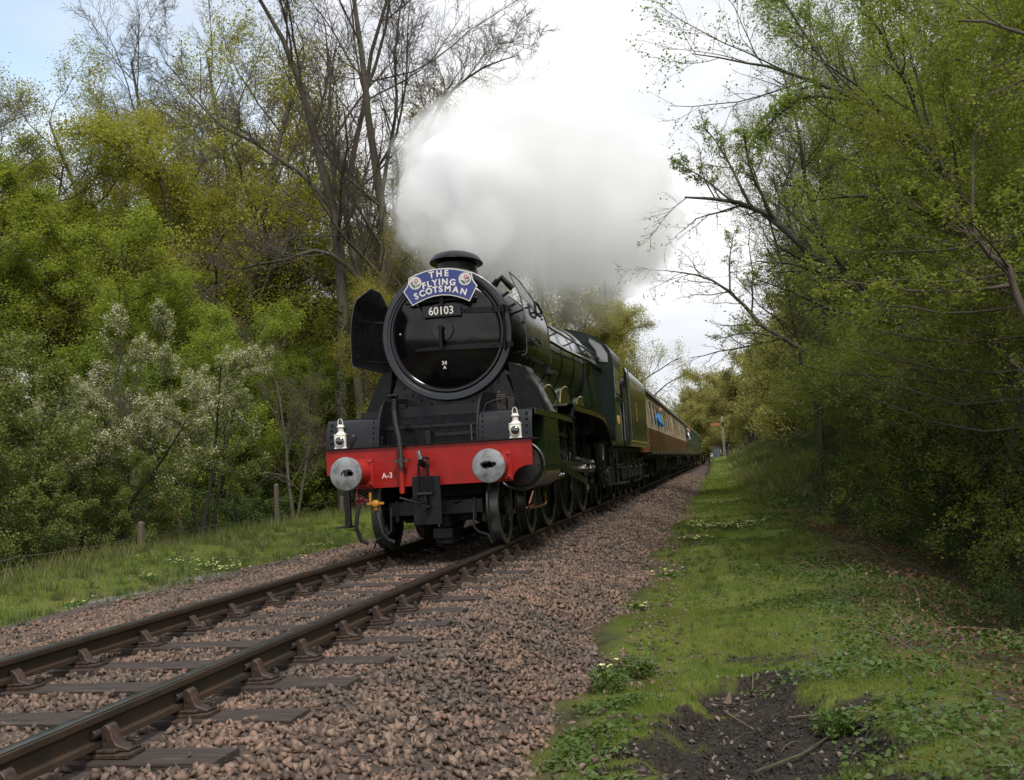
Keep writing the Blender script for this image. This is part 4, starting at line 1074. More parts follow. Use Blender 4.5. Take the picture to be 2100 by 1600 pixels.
arc_word('FLYING', 0.114, [(-0.222, 3.424, 0.20), (-0.152, 3.440, 0.13), (-0.072, 3.452, 0.07), (-0.008, 3.456, 0.0), (0.066, 3.454, -0.05), (0.170, 3.438, -0.14)])
arc_word('SCOTSMAN', 0.114, [(-0.335, 3.292, 0.36), (-0.252, 3.322, 0.27), (-0.158, 3.345, 0.16), (-0.070, 3.358, 0.09), (0.003, 3.362, 0.02), (0.098, 3.358, -0.08), (0.206, 3.336, -0.20), (0.312, 3.300, -0.31)])
mb.build('lettering', M['white'], hb, smooth=0)
for s in (-1, 1):
    cx, cz = 0.340 * s, 0.072
    mb = MB(); mb.lathe([(0.086, 0), (0.086, -0.003)], (cx, -0.004, cz), 'y', 32)
    em = mb.build('emblem', M['roundel'], hb, smooth=0)
    def blob(cx_, cz_, rx, rz, rot, m_, nm, y=-0.0085):
        b = MB(); pl_ = []
        for i in range(14):
            t = 2 * PI * i / 14; a_, b_ = rx * math.cos(t), rz * math.sin(t)
            pl_.append((cx + cx_ + a_ * math.cos(rot) - b_ * math.sin(rot), cz + cz_ + a_ * math.sin(rot) + b_ * math.cos(rot)))
        b.prism(pl_, 'y', y - 0.001, -0.006); return b.build(nm, m_, em, smooth=0)
    blob(0.012, 0.028, 0.027, 0.027, 0, M['rose'], 'rose'); blob(0.012, 0.028, 0.014, 0.014, 0, M['roundel'], 'rose_heart', -0.0095)
    blob(0.010, -0.025, 0.005, 0.040, 0.12, M['emblem_green'], 'stem'); blob(-0.030, -0.028, 0.034, 0.010, -0.5, M['emblem_green'], 'leaf')
    blob(0.045, -0.030, 0.030, 0.010, 0.6, M['emblem_green'], 'leaf'); blob(-0.020, -0.050, 0.03, 0.008, -0.6, M['emblem_green'], 'leaf')
    blob(-0.045 * (1 if s < 0 else -1), 0.008, 0.020, 0.015, 0.5, M['thistle'], 'thistle')

# chimney
mb = MB()
mb.lathe([(0.42, -0.16), (0.36, -0.09), (0.305, 0.0), (0.290, 0.10), (0.288, 0.17), (0.30, 0.185), (0.335, 0.19), (0.370, 0.210), (0.364, 0.226), (0.31, 0.300), (0.235, 0.335), (0.20, 0.345), (0.19, 0.30), (0.19, 0.0)], (0, 2.15, BZC + 0.88), 'z', 64, ex=1.55, cap0=False, cap1=False)
mb.build('chimney', M['satin_black'], loco, smooth=28)
# boiler barrel: cladding bands in green
mb = MB(); secs = []
for y, r, zc in ((3.38, 0.83, BZC + 0.02), (6.0, 0.87, BZC + 0.04), (9.2, 0.945, BZC + 0.06)):
    secs.append([(r * math.cos(2 * PI * k / 72), y, zc + r * math.sin(2 * PI * k / 72)) for k in range(72)])
mb.loft(secs)
mb.build('boiler', M['green'], loco, smooth=40)
for y in (3.5, 4.9, 6.3, 7.7, 9.0):
    r = 0.83 + (y - 3.38) * 0.0198; zc = BZC + 0.02 + (y - 3.38) * 0.007
    mb = MB(); mb.lathe([(r, -0.03), (r + 0.005, -0.025), (r + 0.005, 0.025), (r, 0.03)], (0, y, zc), 'y', 72, cap0=False, cap1=False)
    mb.build('boiler_band', M['gloss_black'] if y in (3.5, 9.0) else M['green_dark'], loco)
# wide firebox
def fb(y, w, top):
    up = [(w * math.cos(math.radians(a)), y, BZC + 0.06 + top * math.sin(math.radians(a))) for a in range(-10, 191, 10)]
    return up + [(-w * 1.03, y, 2.1), (-w * 0.98, y, 1.5), (w * 0.98, y, 1.5), (w * 1.03, y, 2.1)]
mb = MB(); mb.loft([fb(9.2, 0.965, 0.965), fb(9.5, 1.01, 0.985), fb(11.1, 1.06, 0.96)])
mb.build('firebox', M['green'], loco, smooth=40)
mb = MB(); mb.lathe([(0.36, -0.2), (0.33, 0.1), (0.28, 0.17), (0.15, 0.21), (0.001, 0.215)], (0, 6.8, BZC + 0.82), 'z', 36, cap1=False); mb.build('steam_dome', M['green'], loco)
mb = MB()
for sx in (-0.15, 0.15):
    mb = MB(); mb.lathe([(0.07, 0), (0.06, 0.10), (0.075, 0.11), (0.07, 0.16), (0.03, 0.17)], (sx, 10.2, BZC + 0.99), 'z', 16); mb.build('safety_valve', M['brass'], loco)
# handrail with a pipe below, on pillars
for s in (-1, 1):
    mb = MB(); rp = [(s * 0.90, 3.0, 3.16), (s * 0.93, 5, 3.17), (s * 1.0, 9.0, 3.22), (s * 1.05, 11.0, 3.20)]
    mb.tube(rp, 0.018, 8)
    for y in (3.6, 5.4, 7.2, 9.0, 10.4): mb.tube([(s * (0.905 + (y - 3) * 0.0155), y, 3.165 + (y - 3) * 0.005), (s * 0.80, y, 3.12)], 0.016, 6)
    mb.build('handrail', M['steel_dark'], loco)
    mb = MB(); mb.tube([(s * 0.93, 3.0, 2.92), (s * 0.97, 6, 2.93), (s * 1.04, 9, 2.98), (s * 1.08, 11, 2.95)], 0.03, 8)
    mb.build('ejector_pipe', M['green'], loco)

# smoke deflectors
for s in (-1, 1):
    prof = [(1.10, 2.37), (1.155, 2.385), (1.172, 2.44), (1.165, 2.90), (1.135, 3.12), (1.06, 3.32), (0.985, 3.465)]
    def edge_front(z): return 0.80 + (0.40 * max(0, (z - 3.27) / 0.2) if z > 3.27 else 0.0)
    def edge_back(z): return 2.85 - (1.25 * max(0.0, (z - 2.95) / 0.515) ** 1.6)
    mb = MB(); secs = []
    zs = [(1.10, 2.37), (1.155, 2.385), (1.172, 2.44), (1.172, 2.6), (1.168, 2.8), (1.155, 2.95), (1.13, 3.08), (1.10, 3.19), (1.06, 3.27), (1.03, 3.35), (1.00, 3.42), (0.985, 3.465)]
    for x, z in zs:
        y0, y1 = edge_front(z) * (1 if s < 0 else 1), edge_back(z)
        if s > 0: y0 = 0.80 + (0.06 if z > 3.4 else 0)
        secs.append([(s * x, y0 + (y1 - y0) * i / 8, z) for i in range(9)])
    th = -0.006 * s
    mb.loft([[Vector(p) for p in sec] + [Vector(p) + Vector((th, 0, 0)) for p in reversed(sec)] for sec in secs])
    dfl = mb.build('smoke_deflector', M['gloss_black'] if s > 0 else M['satin_black'], loco, smooth=50)
    mb = MB(); bead = [secs[i][0] for i in range(len(secs))] + [secs[-1][j] for j in range(1, 9)] + [secs[i][8] for i in range(len(secs) - 2, -1, -1)]
    mb.tube(bead, 0.0075, 6); mb.build('edge_bead', M['steel_dark'], dfl)
    mb = MB()
    mb.dots([(s * (1.172 if z < 2.7 else 1.157), y, z) for y in (0.9, 1.6, 2.3, 2.78) for z in (2.5, 2.62, 2.74, 2.86)], 0.010, 'x', 0.008 * s)
    mb.dots([(s * 1.115, 0.9 + 0.16 * i, 3.14) for i in range(8)], 0.010, 'x', 0.008 * s)
    mb.build('rivets', M['satin_black'], dfl)
    for (ya, yb, z0, z1, xx) in ((1.62, 2.25, 3.02, 3.18, 1.135), (1.0, 1.65, 2.55, 2.63, 1.172)):
        mb = MB(); q = [(0, 0), (0.18, 1), (0.6, 1), (1, 0.45), (0.62, -0.1), (0.15, -0.15), (0, 0)]
        mb.tube([(s * (xx + 0.05 - 0.03 * (z0 > 3) * v), ya + (yb - ya) * u, z0 + (z1 - z0) * v) for u, v in q], 0.017, 7)
        mb.tube([(s * (xx + 0.05), ya, z0), (s * (xx - 0.03), ya + 0.02, z0)], 0.014, 6); mb.tube([(s * (xx + 0.03), yb, z0 + 0.4 * (z1 - z0)), (s * (xx - 0.05), yb, z0 + 0.4 * (z1 - z0))], 0.014, 6)
        mb.build('hand_grip', M['satin_black'], dfl)
    for y, z in ((1.1, 3.02), (2.4, 3.02), (1.5, 2.5), (2.6, 2.5)):
        mb = MB(); mb.tube([(s * 0.86, y + 0.4 if y < 1.4 else y, z - 0.02), (s * 1.16, y, z)], 0.014, 6); mb.build('deflector_stay', M['satin_black'], dfl)
mb = MB(); mb.box(1.02, 1.20, 3.0, 3.35, 2.28, 2.33); mb.box(1.04, 1.10, 3.05, 3.3, 2.33, 2.44); mb.tube([(1.1, 3.1, 2.3), (1.1, 3.1, 2.16)], 0.02, 6); mb.tube([(1.1, 3.25, 2.3), (1.06, 3.25, 2.14)], 0.012, 6)
mb.build('mechanical_lubricator', M['frame_black'], loco, bevel=0.004)

# running plates and valances
for s in (-1, 1):
    def band(name, pts_, x0, x1, th, m_, smooth=50):
        mb = MB(); mb.loft([[(s * x0, y, z), (s * x1, y, z), (s * x1, y, z + th), (s * x0, y, z + th)] for y, z in pts_]); return mb.build(name, m_, loco, smooth=smooth)
    low = [(0.20, 1.657), (1.5, 1.657), (3.4, 1.657)]
    band('running_plate', [(1.6, 1.657), (3.4, 1.657), (4.0, 1.66)], 0.66, 1.335, 0.011, M['satin_black'])
    band('valance', [(0.24, 1.585), (3.0, 1.58), (3.6, 1.57)], 1.305, 1.330, 0.072, M['green'])
    up = [(3.05, 1.80), (3.3, 1.842), (4.1, 1.865), (5.5, 1.87), (7.4, 1.868), (8.3, 1.85), (8.9, 1.79), (9.4, 1.66), (9.75, 1.50), (9.95, 1.38), (10.5, 1.36)]
    band('upper_running_plate', up, 0.66, 1.335, 0.012, M['satin_black'])
    band('upper_valance', [(y, z - 0.09) for y, z in up[2:]], 1.300, 1.326, 0.089, M['green'])
    # flared plate where the two levels meet
    mb = MB(); mb.sheet([[(s * 0.95, y, z), (s * 1.345, y, z)] for y, z in ((4.12, 1.87), (3.98, 1.865), (3.86, 1.83), (3.78, 1.77), (3.70, 1.69), (3.55, 1.64), (3.3, 1.62))], 0.008, (0, 0.6, 0.8))
    mb.build('footplate_curve', M['grey_black'], loco, smooth=60)
    # splashers
    for y0, y1, z1, m_, nm in ((2.05, 3.35, 2.10, 'green', 'splasher'), (3.75, 5.25, 2.18, 'green', 'splasher'), (5.7, 7.3, 2.12, 'green', 'splasher')):
        cy = (y0 + y1) / 2; h = (y1 - y0) / 2; pl = [(cy + h * math.cos(math.radians(a)), 1.86 + (z1 - 1.86) * math.sin(math.radians(a))) for a in range(0, 181, 12)]
        if y0 < 3: pl = [(p[0], p[1] - 0.19 if p[1] < 1.87 else p[1]) for p in pl]
        mb = MB(); mb.prism(pl, 'x', s * 0.70, s * 1.14); sp_ = mb.build(nm, M['green'], loco, smooth=40)
        mb = MB(); mb.tube([(s * 1.145, a, b) for a, b in pl], 0.013, 6); mb.build('brass_beading', M['brass'], sp_)
    # cylinder and its cover
    cyx = s * 0.985
    mb = MB(); mb.lathe([(0.20, 0), (0.30, 0.0), (0.315, 0.012), (0.315, 1.55), (0.28, 1.56)], (cyx, 0.85, 0.97), 'y', 40)
    mb.build('cylinder', M['green_dark'], loco)
    mb = MB(); mb.prism([(s * 0.98, 1.60), (s * 1.30, 1.60), (s * 1.305, 1.0), (s * 1.28, 0.84), (s * 1.15, 0.70), (s * 0.98, 0.66)], 'y', 1.02, 2.30)
    cl = mb.build('cylinder_cladding', M['green'], loco, bevel=0.01)
    mb = MB(); mb.dots([(s * 1.305, y, z) for y in (1.08, 2.24) for z in (1.05, 1.17, 1.29, 1.41, 1.53)], 0.014, 'x', 0.01 * s); mb.build('rivets', M['green_dark'], cl)
    mb = MB(); mb.lathe([(0.325, 0.03), (0.325, 0.0), (0.312, -0.012), (0.298, 0.0)], (cyx, 0.84, 0.97), 'y', 48, cap0=False, cap1=False); mb.build('cylinder_ring', M['steel'], loco)
    mb = MB(); mb.lathe([(0.29, 0.01), (0.26, -0.03), (0.10, -0.06), (0.001, -0.065)], (cyx, 0.86, 0.97), 'y', 36, cap1=False); mb.dots([(cyx + 0.24 * math.cos(t * PI / 5), 0.84, 0.97 + 0.24 * math.sin(t * PI / 5)) for t in range(10)], 0.018, 'y', -0.025)
    mb.cyl((cyx, 0.80, 1.42), (cyx, 2.3, 1.42), 0.13, n=20); mb.build('cylinder_cover', M['frame_black'], loco)
    mb = MB(); mb.prism([(0.98, 1.28), (0.98, 0.80), (1.03, 0.55), (1.0, 0.50), (0.80, 0.90), (0.75, 1.28)], 'x', s * 0.70, s * 0.72); mb.build('guard_plate', M['frame_black'], loco)
    # guard iron in front of the bogie wheel
    mb = MB(); mb.tube([(s * 0.52, 0.10, 0.55), (s * 0.52, 0.06, 0.26), (s * 0.58, 0.04, 0.20), (s * 0.70, 0.02, 0.16), (s * 0.74, 0.02, 0.06)], 0.016, 6); mb.build('guard_iron', M['grey_black'], loco)
    mb = MB(); mb.tube([(s * 1.20, 0.45, 0.64), (s * 1.20, 0.10, 0.50), (s * 1.20, 0.08, 0.455), (s * 1.20, 0.7, 0.44), (s * 1.20, 1.35, 0.44), (s * 1.20, 1.45, 0.48), (s * 1.19, 1.42, 0.60)], 0.013, 7); mb.tube([(s * 1.17, 0.12, 0.46), (s * 1.17, 0.6, 0.47)], 0.012, 6)
    if s > 0: mb.build('drain_pipe', M['copper'], loco)
    # slide bars, crosshead, rods
    mb = MB(); mb.box(*sorted((s * 0.96, s * 1.04)), 2.35, 4.5, 1.10, 1.16); mb.box(*sorted((s * 0.96, s * 1.04)), 2.35, 4.5, 0.80, 0.85)
    mb.box(*sorted((s * 0.70, s * 1.10)), 4.45, 4.6, 0.75, 1.66); mb.build('slide_bar', M['steel_dark'], loco, bevel=0.004)
    mb = MB(); mb.box(*sorted((s * 0.95, s * 1.06)), 3.25, 3.65, 0.86, 1.09); mb.cyl((s * 1.0, 2.4, 0.97), (s * 1.0, 3.3, 0.97), 0.035, n=12); mb.lathe([(0.06, 0), (0.06, 0.03 * s)], (s * 1.06, 3.45, 0.975), 'x', 16)
    mb.build('crosshead', M['steel'], loco, bevel=0.006)
    PIN = (0.30, -0.16)
    def rod(name, ya, za, yb, zb, xx, w0, w1, rb, m_=M['steel']):
        mb = MB(); d = Vector((0, yb - ya, zb - za)); nv = Vector((0, -d.z, d.y)).normalized()
        A, B = Vector((s * xx, ya, za)), Vector((s * xx, yb, zb)); t = Vector((s * 0.035, 0, 0))
        mb.loft([[A + nv * w0, A - nv * w0, A - nv * w0 + t, A + nv * w0 + t], [B + nv * w1, B - nv * w1, B - nv * w1 + t, B + nv * w1 + t]])
        for P_, r_ in ((A, rb[0]), (B, rb[1])): mb.lathe([(r_, -0.008 * s), (r_, 0.05 * s)], P_, 'x', 20); mb.lathe([(r_ * 0.5, 0.04 * s), (r_ * 0.5, 0.075 * s)], P_, 'x', 14)
        return mb.build(name, m_, loco, bevel=0.003)
    DR = [4.23, 6.44, 8.65]; CZ = 1.01
    rod('connecting_rod', 3.45, 0.975, DR[1] + PIN[0], CZ + PIN[1], 1.10, 0.05, 0.075, (0.07, 0.115))
    for a, b in ((0, 1), (1, 2)): rod('coupling_rod', DR[a] + PIN[0], CZ + PIN[1], DR[b] + PIN[0], CZ + PIN[1], 0.98, 0.05, 0.05, (0.10, 0.10))
    rod('return_crank', DR[1] + PIN[0], CZ + PIN[1], DR[1] + 0.75, CZ - 0.06, 1.17, 0.045, 0.04, (0.07, 0.06))
    rod('eccentric_rod', DR[1] + 0.75, CZ - 0.06, 5.05, 1.02, 1.17, 0.028, 0.028, (0.055, 0.045), M['steel_dark'])
    rod('radius_rod', 2.9, 1.45, 5.15, 1.38, 1.08, 0.03, 0.03, (0.045, 0.045), M['steel_dark'])
    rod('combination_lever', 2.95, 1.46, 3.1, 0.78, 1.10, 0.03, 0.025, (0.045, 0.045)); rod('union_link', 3.1, 0.78, 3.5, 0.80, 1.12, 0.022, 0.022, (0.04, 0.04))
    mb = MB(); mb.tube([(s * 1.07, 5.02, 1.02), (s * 1.07, 5.12, 1.2), (s * 1.07, 5.12, 1.4), (s * 1.07, 5.02, 1.58)], [0.03, 0.05, 0.05, 0.03], 8); mb.box(*sorted((s * 0.95, s * 1.13)), 5.3, 5.42, 1.15, 1.78); mb.box(*sorted((s * 0.70, s * 1.12)), 5.3, 5.36, 1.50, 1.78)
    mb.build('expansion_link', M['steel_dark'], loco, bevel=0.005)
    mb = MB(); mb.tube([(s * 1.12, 4.6, 1.64), (s * 1.12, 4.85, 1.25), (s * 1.12, 5.3, 1.10)], [0.02, 0.05, 0.03], 8); mb.prism([(3.55, 0.98), (6.75, 0.66), (6.7, 0.52), (6.3, 0.60), (3.6, 0.86)], 'x', s * 1.125, s * 1.145)
    mb.build('motion_bracket', M['green_dark'], loco)
    mb = MB(); mb.tube([(s * 1.25, 10.15, 1.36), (s * 1.25, 9.95, 1.15), (s * 1.25, 10.0, 0.9), (s * 1.23, 10.4, 0.68), (s * 1.20, 10.7, 0.62)], 0.018, 7)
    mb.tube([(s * 1.15, 9.7, 1.3), (s * 1.15, 9.6, 1.0), (s * 1.1, 9.9, 0.75), (s * 1.1, 10.6, 0.7)], 0.022, 7)
    mb.build('injector_pipe', M['steel_dark'], loco)
    mb = MB(); mb.box(*sorted((s * 0.95, s * 1.2)), 10.5, 10.85, 0.60, 0.84); mb.cyl((s * 1.1, 10.4, 0.72), (s * 1.1, 11.1, 0.72), 0.07, n=12); mb.build('injector', M['steel_dark'], loco, bevel=0.02)
    mb = MB(); mb.prism([(9.7, 1.35), (12.6, 1.35), (12.6, 0.70), (12.2, 0.45), (10.6, 0.45), (9.9, 0.80)], 'x', s * 0.96, s * 0.99)
    mb.build('trailing_frame', M['frame_black'], loco)
    mb = MB(); mb.box(*sorted((s * 0.98, s * 1.10)), 11.25, 11.75, 0.40, 0.78); mb.build('axlebox', M['frame_black'], loco, bevel=0.02)
    mb = MB(); mb.box(*sorted((s * 1.05, s * 1.32)), 12.2, 12.75, 0.42, 0.45); mb.box(*sorted((s * 1.05, s * 1.30)), 12.3, 12.7, 0.85, 0.88); mb.box(*sorted((s * 1.06, s * 1.08)), 12.25, 12.75, 0.42, 1.36); mb.build('cab_step', M['frame_black'], loco)

# wheels
def wheel_meshes(r, spokes, driver):
    k = MB(); rr_ = r - 0.065
    k.lathe([(rr_, 0.02), (rr_, 0.12), (rr_ - 0.05, 0.13), (rr_ - 0.06, 0.10), (rr_ - 0.06, 0.04), (rr_ - 0.05, 0.02), (rr_, 0.02)], (0, 0, 0), 'x', 48, cap0=False, cap1=False)
    hub = 0.16 if driver else 0.13
    k.lathe([(hub, 0.0), (hub, 0.15), (hub * 0.8, 0.17), (hub * 0.5, 0.17)], (0, 0, 0), 'x', 24)
    for i in range(spokes):
        a = 2 * PI * i / spokes; d = Vector((0, math.cos(a), math.sin(a))); n_ = Vector((0, -d.z, d.y))
        A, B = d * (hub * 0.9), d * (rr_ - 0.045)
        k.loft([[A + n_ * 0.034 + Vector((0.03, 0, 0)), A - n_ * 0.034 + Vector((0.03, 0, 0)), A - n_ * 0.026 + Vector((0.12, 0, 0)), A + n_ * 0.026 + Vector((0.12, 0, 0))],
                [B + n_ * 0.02 + Vector((0.045, 0, 0)), B - n_ * 0.02 + Vector((0.045, 0, 0)), B - n_ * 0.017 + Vector((0.10, 0, 0)), B + n_ * 0.017 + Vector((0.10, 0, 0))]])
    if driver:
        pl = arc(0, 0, rr_ - 0.045, 100, 205, 12) + arc(0, 0, rr_ - 0.30, 205, 100, 12)
        k.prism(pl, 'x', 0.05, 0.125)
        k.cyl((0.03, 0.30, -0.16), (0.16, 0.30, -0.16), 0.10, n=18)
    w = k.mesh('wheel', M['green_dark'], smooth=35)
    t = MB(); t.lathe([(r + 0.030, 0.0), (r + 0.030, 0.022), (r + 0.004, 0.038), (r, 0.05), (r - 0.004, 0.137), (r - 0.010, 0.142), (r - 0.063, 0.142), (r - 0.067, 0.138), (r - 0.067, 0.0), (r + 0.030, 0.0)], (0, 0, 0), 'x', 72, cap0=False, cap1=False)
    ty = t.mesh('tyre', M['tyre'], smooth=30)
    return w, ty
WM = {'bogie': wheel_meshes(0.483, 10, False), 'driver': wheel_meshes(1.016, 20, True), 'trail': wheel_meshes(0.56, 12, False), 'tender': wheel_meshes(0.635, 12, False), 'coach': wheel_meshes(0.457, 0, False)}
def put_wheels(kind, y, r, parent, axle=True, gap=0.665):
    w, t = WM[kind]
    for s in (-1, 1):
        o = link('wheel', w, parent, (s * gap, y, r), (0, 0, 0 if s > 0 else PI)); link('tyre', t, o)
    if axle:
        mb = MB(); mb.cyl((-0.7, y, r), (0.7, y, r), 0.085, n=12); mb.build('axle', M['frame_black'], parent)
for y in (0.65, 2.55): put_wheels('bogie', y, 0.483, loco)
for y in (4.23, 6.44, 8.65): put_wheels('driver', y, 1.016, loco)
put_wheels('trail', 11.5, 0.56, loco)
mb = MB(); mb.box(-0.52, -0.47, 0.25, 2.9, 0.35, 0.62); mb.box(0.47, 0.52, 0.25, 2.9, 0.35, 0.62); mb.box(-0.62, 0.46, 1.0, 1.08, 0.30, 0.58); mb.box(-0.45, 0.45, 1.3, 1.9, 0.45, 0.75); mb.box(-0.6, 0.6, 0.26, 0.30, 0.42, 0.60)
mb.box(0.55, 0.62, 0.35, 0.50, 0.30, 0.52)
mb.build('bogie_frame', M['frame_black'], loco, bevel=0.01)
mb = MB(); mb.lathe([(0.16, 0), (0.16, 0.08), (0.10, 0.2), (0.10, 0.4)], (-0.02, 0.9, 0.02), 'z', 20); mb.box(-0.14, 0.12, 0.6, 0.9, 0.10, 0.24)
mb.build('awc_receiver', M['frame_black'], loco, bevel=0.01); bpy.data.objects['awc_receiver'].name = 'signal_receiver'
mb = MB(); mb.box(-0.60, 0.60, 0.32, 1.35, 0.80, 1.20); mb.box(-0.45, 0.45, 1.0, 9, 0.62, 1.28); mb.box(-0.9, 0.9, 9.6, 12.8, 0.65, 1.30)
mb.build('inner_framing', M['frame_black'], loco, bevel=0.01)
mb = MB(); mb.tube([(0.20, 0.28, 0.75), (0.32, 0.26, 0.66), (0.34, 0.26, 0.58), (0.25, 0.26, 0.55), (0.18, 0.28, 0.58)], 0.012, 6); mb.build('steam_heat_pipe', M['grey_black'], loco)

# cab
mb = MB(); roof = [(1.33 * math.cos(math.radians(a)), 3.18 + 0.74 * math.sin(math.radians(a))) for a in range(0, 181, 9)]
mb.prism(roof, 'y', 11.0, 13.3); cab = mb.build('cab_roof', M['satin_black'], loco, smooth=40)
for s in (-1, 1):
    mb = MB(); mb.prism([(10.62, 1.28), (10.95, 1.50), (11.05, 2.0), (11.02, 3.185), (12.55, 3.185), (12.55, 2.95), (12.48, 2.30), (12.35, 2.2), (12.62, 1.95), (12.65, 1.28)], 'x', s * 1.312, s * 1.334)
    cs = mb.build('cab_side', M['green_dark'], loco, bevel=0.002)
    mb = MB(); mb.prism([(10.72, 1.34), (11.0, 1.52), (11.08, 2.0), (11.1, 2.28), (12.3, 2.16), (12.45, 1.9), (12.45, 1.34)], 'x', s * 1.3345, s * 1.337); mb.build('green_panel', M['green'], cs, smooth=0)
    mb = MB(); mb.box(*sorted((s * 1.33, s * 1.345)), 11.25, 11.75, 2.45, 3.0); mb.box(*sorted((s * 1.33, s * 1.345)), 11.85, 12.35, 2.45, 3.0); mb.build('cab_side_window', M['spectacle'], cs, bevel=0.003)
    mb = MB(); mb.tube([(s * 1.36, 11.0, 2.30), (s * 1.36, 11.0, 2.9)], 0.012, 6); mb.tube([(s * 1.37, 12.75, 1.4), (s * 1.37, 12.75, 2.3)], 0.014, 6); mb.tube([(s * 1.36, 11.3, 2.38), (s * 1.36, 12.5, 2.34)], 0.014, 6); mb.build('cab_handrail', M['steel'], cs)
mb = MB(); put_text(mb, '60103', 0.26, (1.3385, 11.7, 1.85), 0, weight=0.003, depth=0.002, face='right'); mb.build('lettering', M['gold'], loco, smooth=0)
mb = MB(); pl = [(1.06, 1.5), (1.32, 1.5), (1.32, 3.185)] + [p for p in roof[1:-1]] + [(-1.32, 3.185), (-1.32, 1.5), (-1.06, 1.5), (-1.06, 1.6)]
mb.prism([(-1.32, 1.5), (1.32, 1.5), (1.32, 3.185)] + roof[1:-1] + [(-1.32, 3.185)], 'y', 10.985, 10.997); mb.build('cab_front', M['green_dark'], loco)
for s in (-1, 1):
    mb = MB(); mb.prism([(s * 1.05, 3.12), (s * 1.25, 3.09), (s * 1.25, 3.28), (s * 1.12, 3.50), (s * 0.88, 3.66), (s * 0.84, 3.58), (s * 0.98, 3.38)], 'y', 10.965, 10.985)
    fw = mb.build('cab_front_window', M['spectacle'], loco, smooth=0)
    mb = MB(); mb.tube([(s * 1.05, 10.97, 3.12), (s * 1.25, 10.97, 3.09), (s * 1.25, 10.97, 3.28), (s * 1.12, 10.97, 3.50), (s * 0.88, 10.97, 3.66), (s * 0.84, 10.97, 3.58), (s * 0.98, 10.97, 3.38), (s * 1.05, 10.97, 3.12)], 0.014, 6); mb.build('window_frame', M['frame_black'], fw)

# ------------------------------------------------------------------ tender
tender = empty('locomotive_tender', (0, 13.4, 0)); tag(tender, 'green high-sided tender coupled between the engine and the cream and crimson coach', 'tender')
def tb(mb, name, m_, parent=tender, **k):
    mb.v = [(x, y - (13.4 if parent is tender else 0), z) for x, y, z in mb.v]; return mb.build(name, m_, parent, **k)
mb = MB(); mb.prism([(-1.28, 1.30), (1.28, 1.30), (1.325, 1.36), (1.325, 3.12), (1.27, 3.28), (1.24, 3.28), (1.24, 1.45), (-1.24, 1.45), (-1.24, 3.28), (-1.27, 3.28), (-1.325, 3.12), (-1.325, 1.36)], 'y', 14.95, 21.9)
body = tb(mb, 'tender_body', M['green'], smooth=40)
mb = MB(); mb.box(-1.30, 1.30, 13.55, 14.95, 1.30, 2.75); mb.box(-1.24, 1.24, 20.5, 21.9, 1.45, 3.30); mb.box(-1.22, 1.22, 14.97, 20.5, 1.5, 2.9); tb(mb, 'tender_front', M['green_dark'], bevel=0.01)
mb = MB(); rg2 = np.random.default_rng(2); V, F = scatter(TPL, np.stack([rg2.uniform(-1.1, 1.1, 700), rg2.uniform(15, 20.4, 700), rg2.uniform(2.85, 3.1, 700)], -1), rg2.uniform(0.06, 0.13, 700), rg2)
V[:, 1] -= 13.4; tag(link('coal', np_mesh('coal', V, F, M['frame_black']), tender), kind='stuff')
for s in (-1, 1):
    mb = MB()
    for z in (1.44, 3.02): mb.box(*sorted((s * 1.3255, s * 1.3275)), 15.1, 21.75, z - 0.012, z + 0.012)
    for y in (15.1, 21.75): mb.box(*sorted((s * 1.3255, s * 1.3275)), y - 0.012, y + 0.012, 1.452, 3.008)
    tb(mb, 'lining', M['gold'], smooth=0)
    mb = MB(); mb.tube([(s * 1.36, 15.02, 1.45), (s * 1.36, 15.02, 2.9), (s * 1.34, 15.02, 3.2)], 0.016, 6); tb(mb, 'tender_handrail', M['steel']); mb = MB(); mb.tube([(s * 1.36, 13.5, 1.5), (s * 1.36, 13.5, 2.5)], 0.014, 6); tb(mb, 'tender_handrail', M['steel'])
    mb = MB()
    pf = [(13.6, 1.28), (21.8, 1.28), (21.8, 0.95), (21.3, 0.72), (20.2, 0.55), (15.0, 0.55), (13.9, 0.80), (13.6, 1.0)]
    mb.prism(pf, 'x', s * 1.0, s * 1.03); tb(mb, 'tender_frame', M['frame_black'])
    for y in (15.0, 16.85, 18.7, 20.55):
        mb = MB(); mb.box(*sorted((s * 1.02, s * 1.16)), y - 0.16, y + 0.16, 0.48, 0.80); tb(mb, 'axlebox', M['steel_dark'], bevel=0.03)
        mb = MB()
        for k in range(5): mb.box(*sorted((s * 1.05, s * 1.13)), y - 0.55 + 0.09 * k, y + 0.55 - 0.09 * k, 0.88 + 0.022 * k, 0.90 + 0.022 * k)
        mb.tube([(s * 1.10, y - 0.55, 1.15), (s * 1.10, y - 0.56, 0.90)], 0.02, 6); mb.tube([(s * 1.10, y + 0.55, 1.15), (s * 1.10, y + 0.56, 0.90)], 0.02, 6)
        tb(mb, 'leaf_spring', M['frame_black'])
        mb = MB(); mb.tube([(s * 1.20, y - 0.35, 0.98), (s * 1.22, y - 0.15, 0.97), (s * 1.22, y, 0.80), (s * 1.22, y + 0.1, 0.55), (s * 1.20, y + 0.25, 0.42), (s * 1.16, y + 0.4, 0.42)], 0.013, 6); tb(mb, 'brake_pipe', M['steel'])
    mb = MB()
    for y in (13.8, 21.45): mb.box(*sorted((s * 1.05, s * 1.30)), y - 0.22, y + 0.22, 0.42, 0.45); mb.box(*sorted((s * 1.05, s * 1.28)), y - 0.2, y + 0.2, 0.78, 0.81); mb.box(*sorted((s * 1.05, s * 1.07)), y - 0.22, y + 0.22, 0.42, 1.28)
    mb.box(*sorted((s * 1.12, s * 1.14)), 17.5, 21.0, 0.36, 0.39)
    tb(mb, 'tender_step', M['frame_black'])
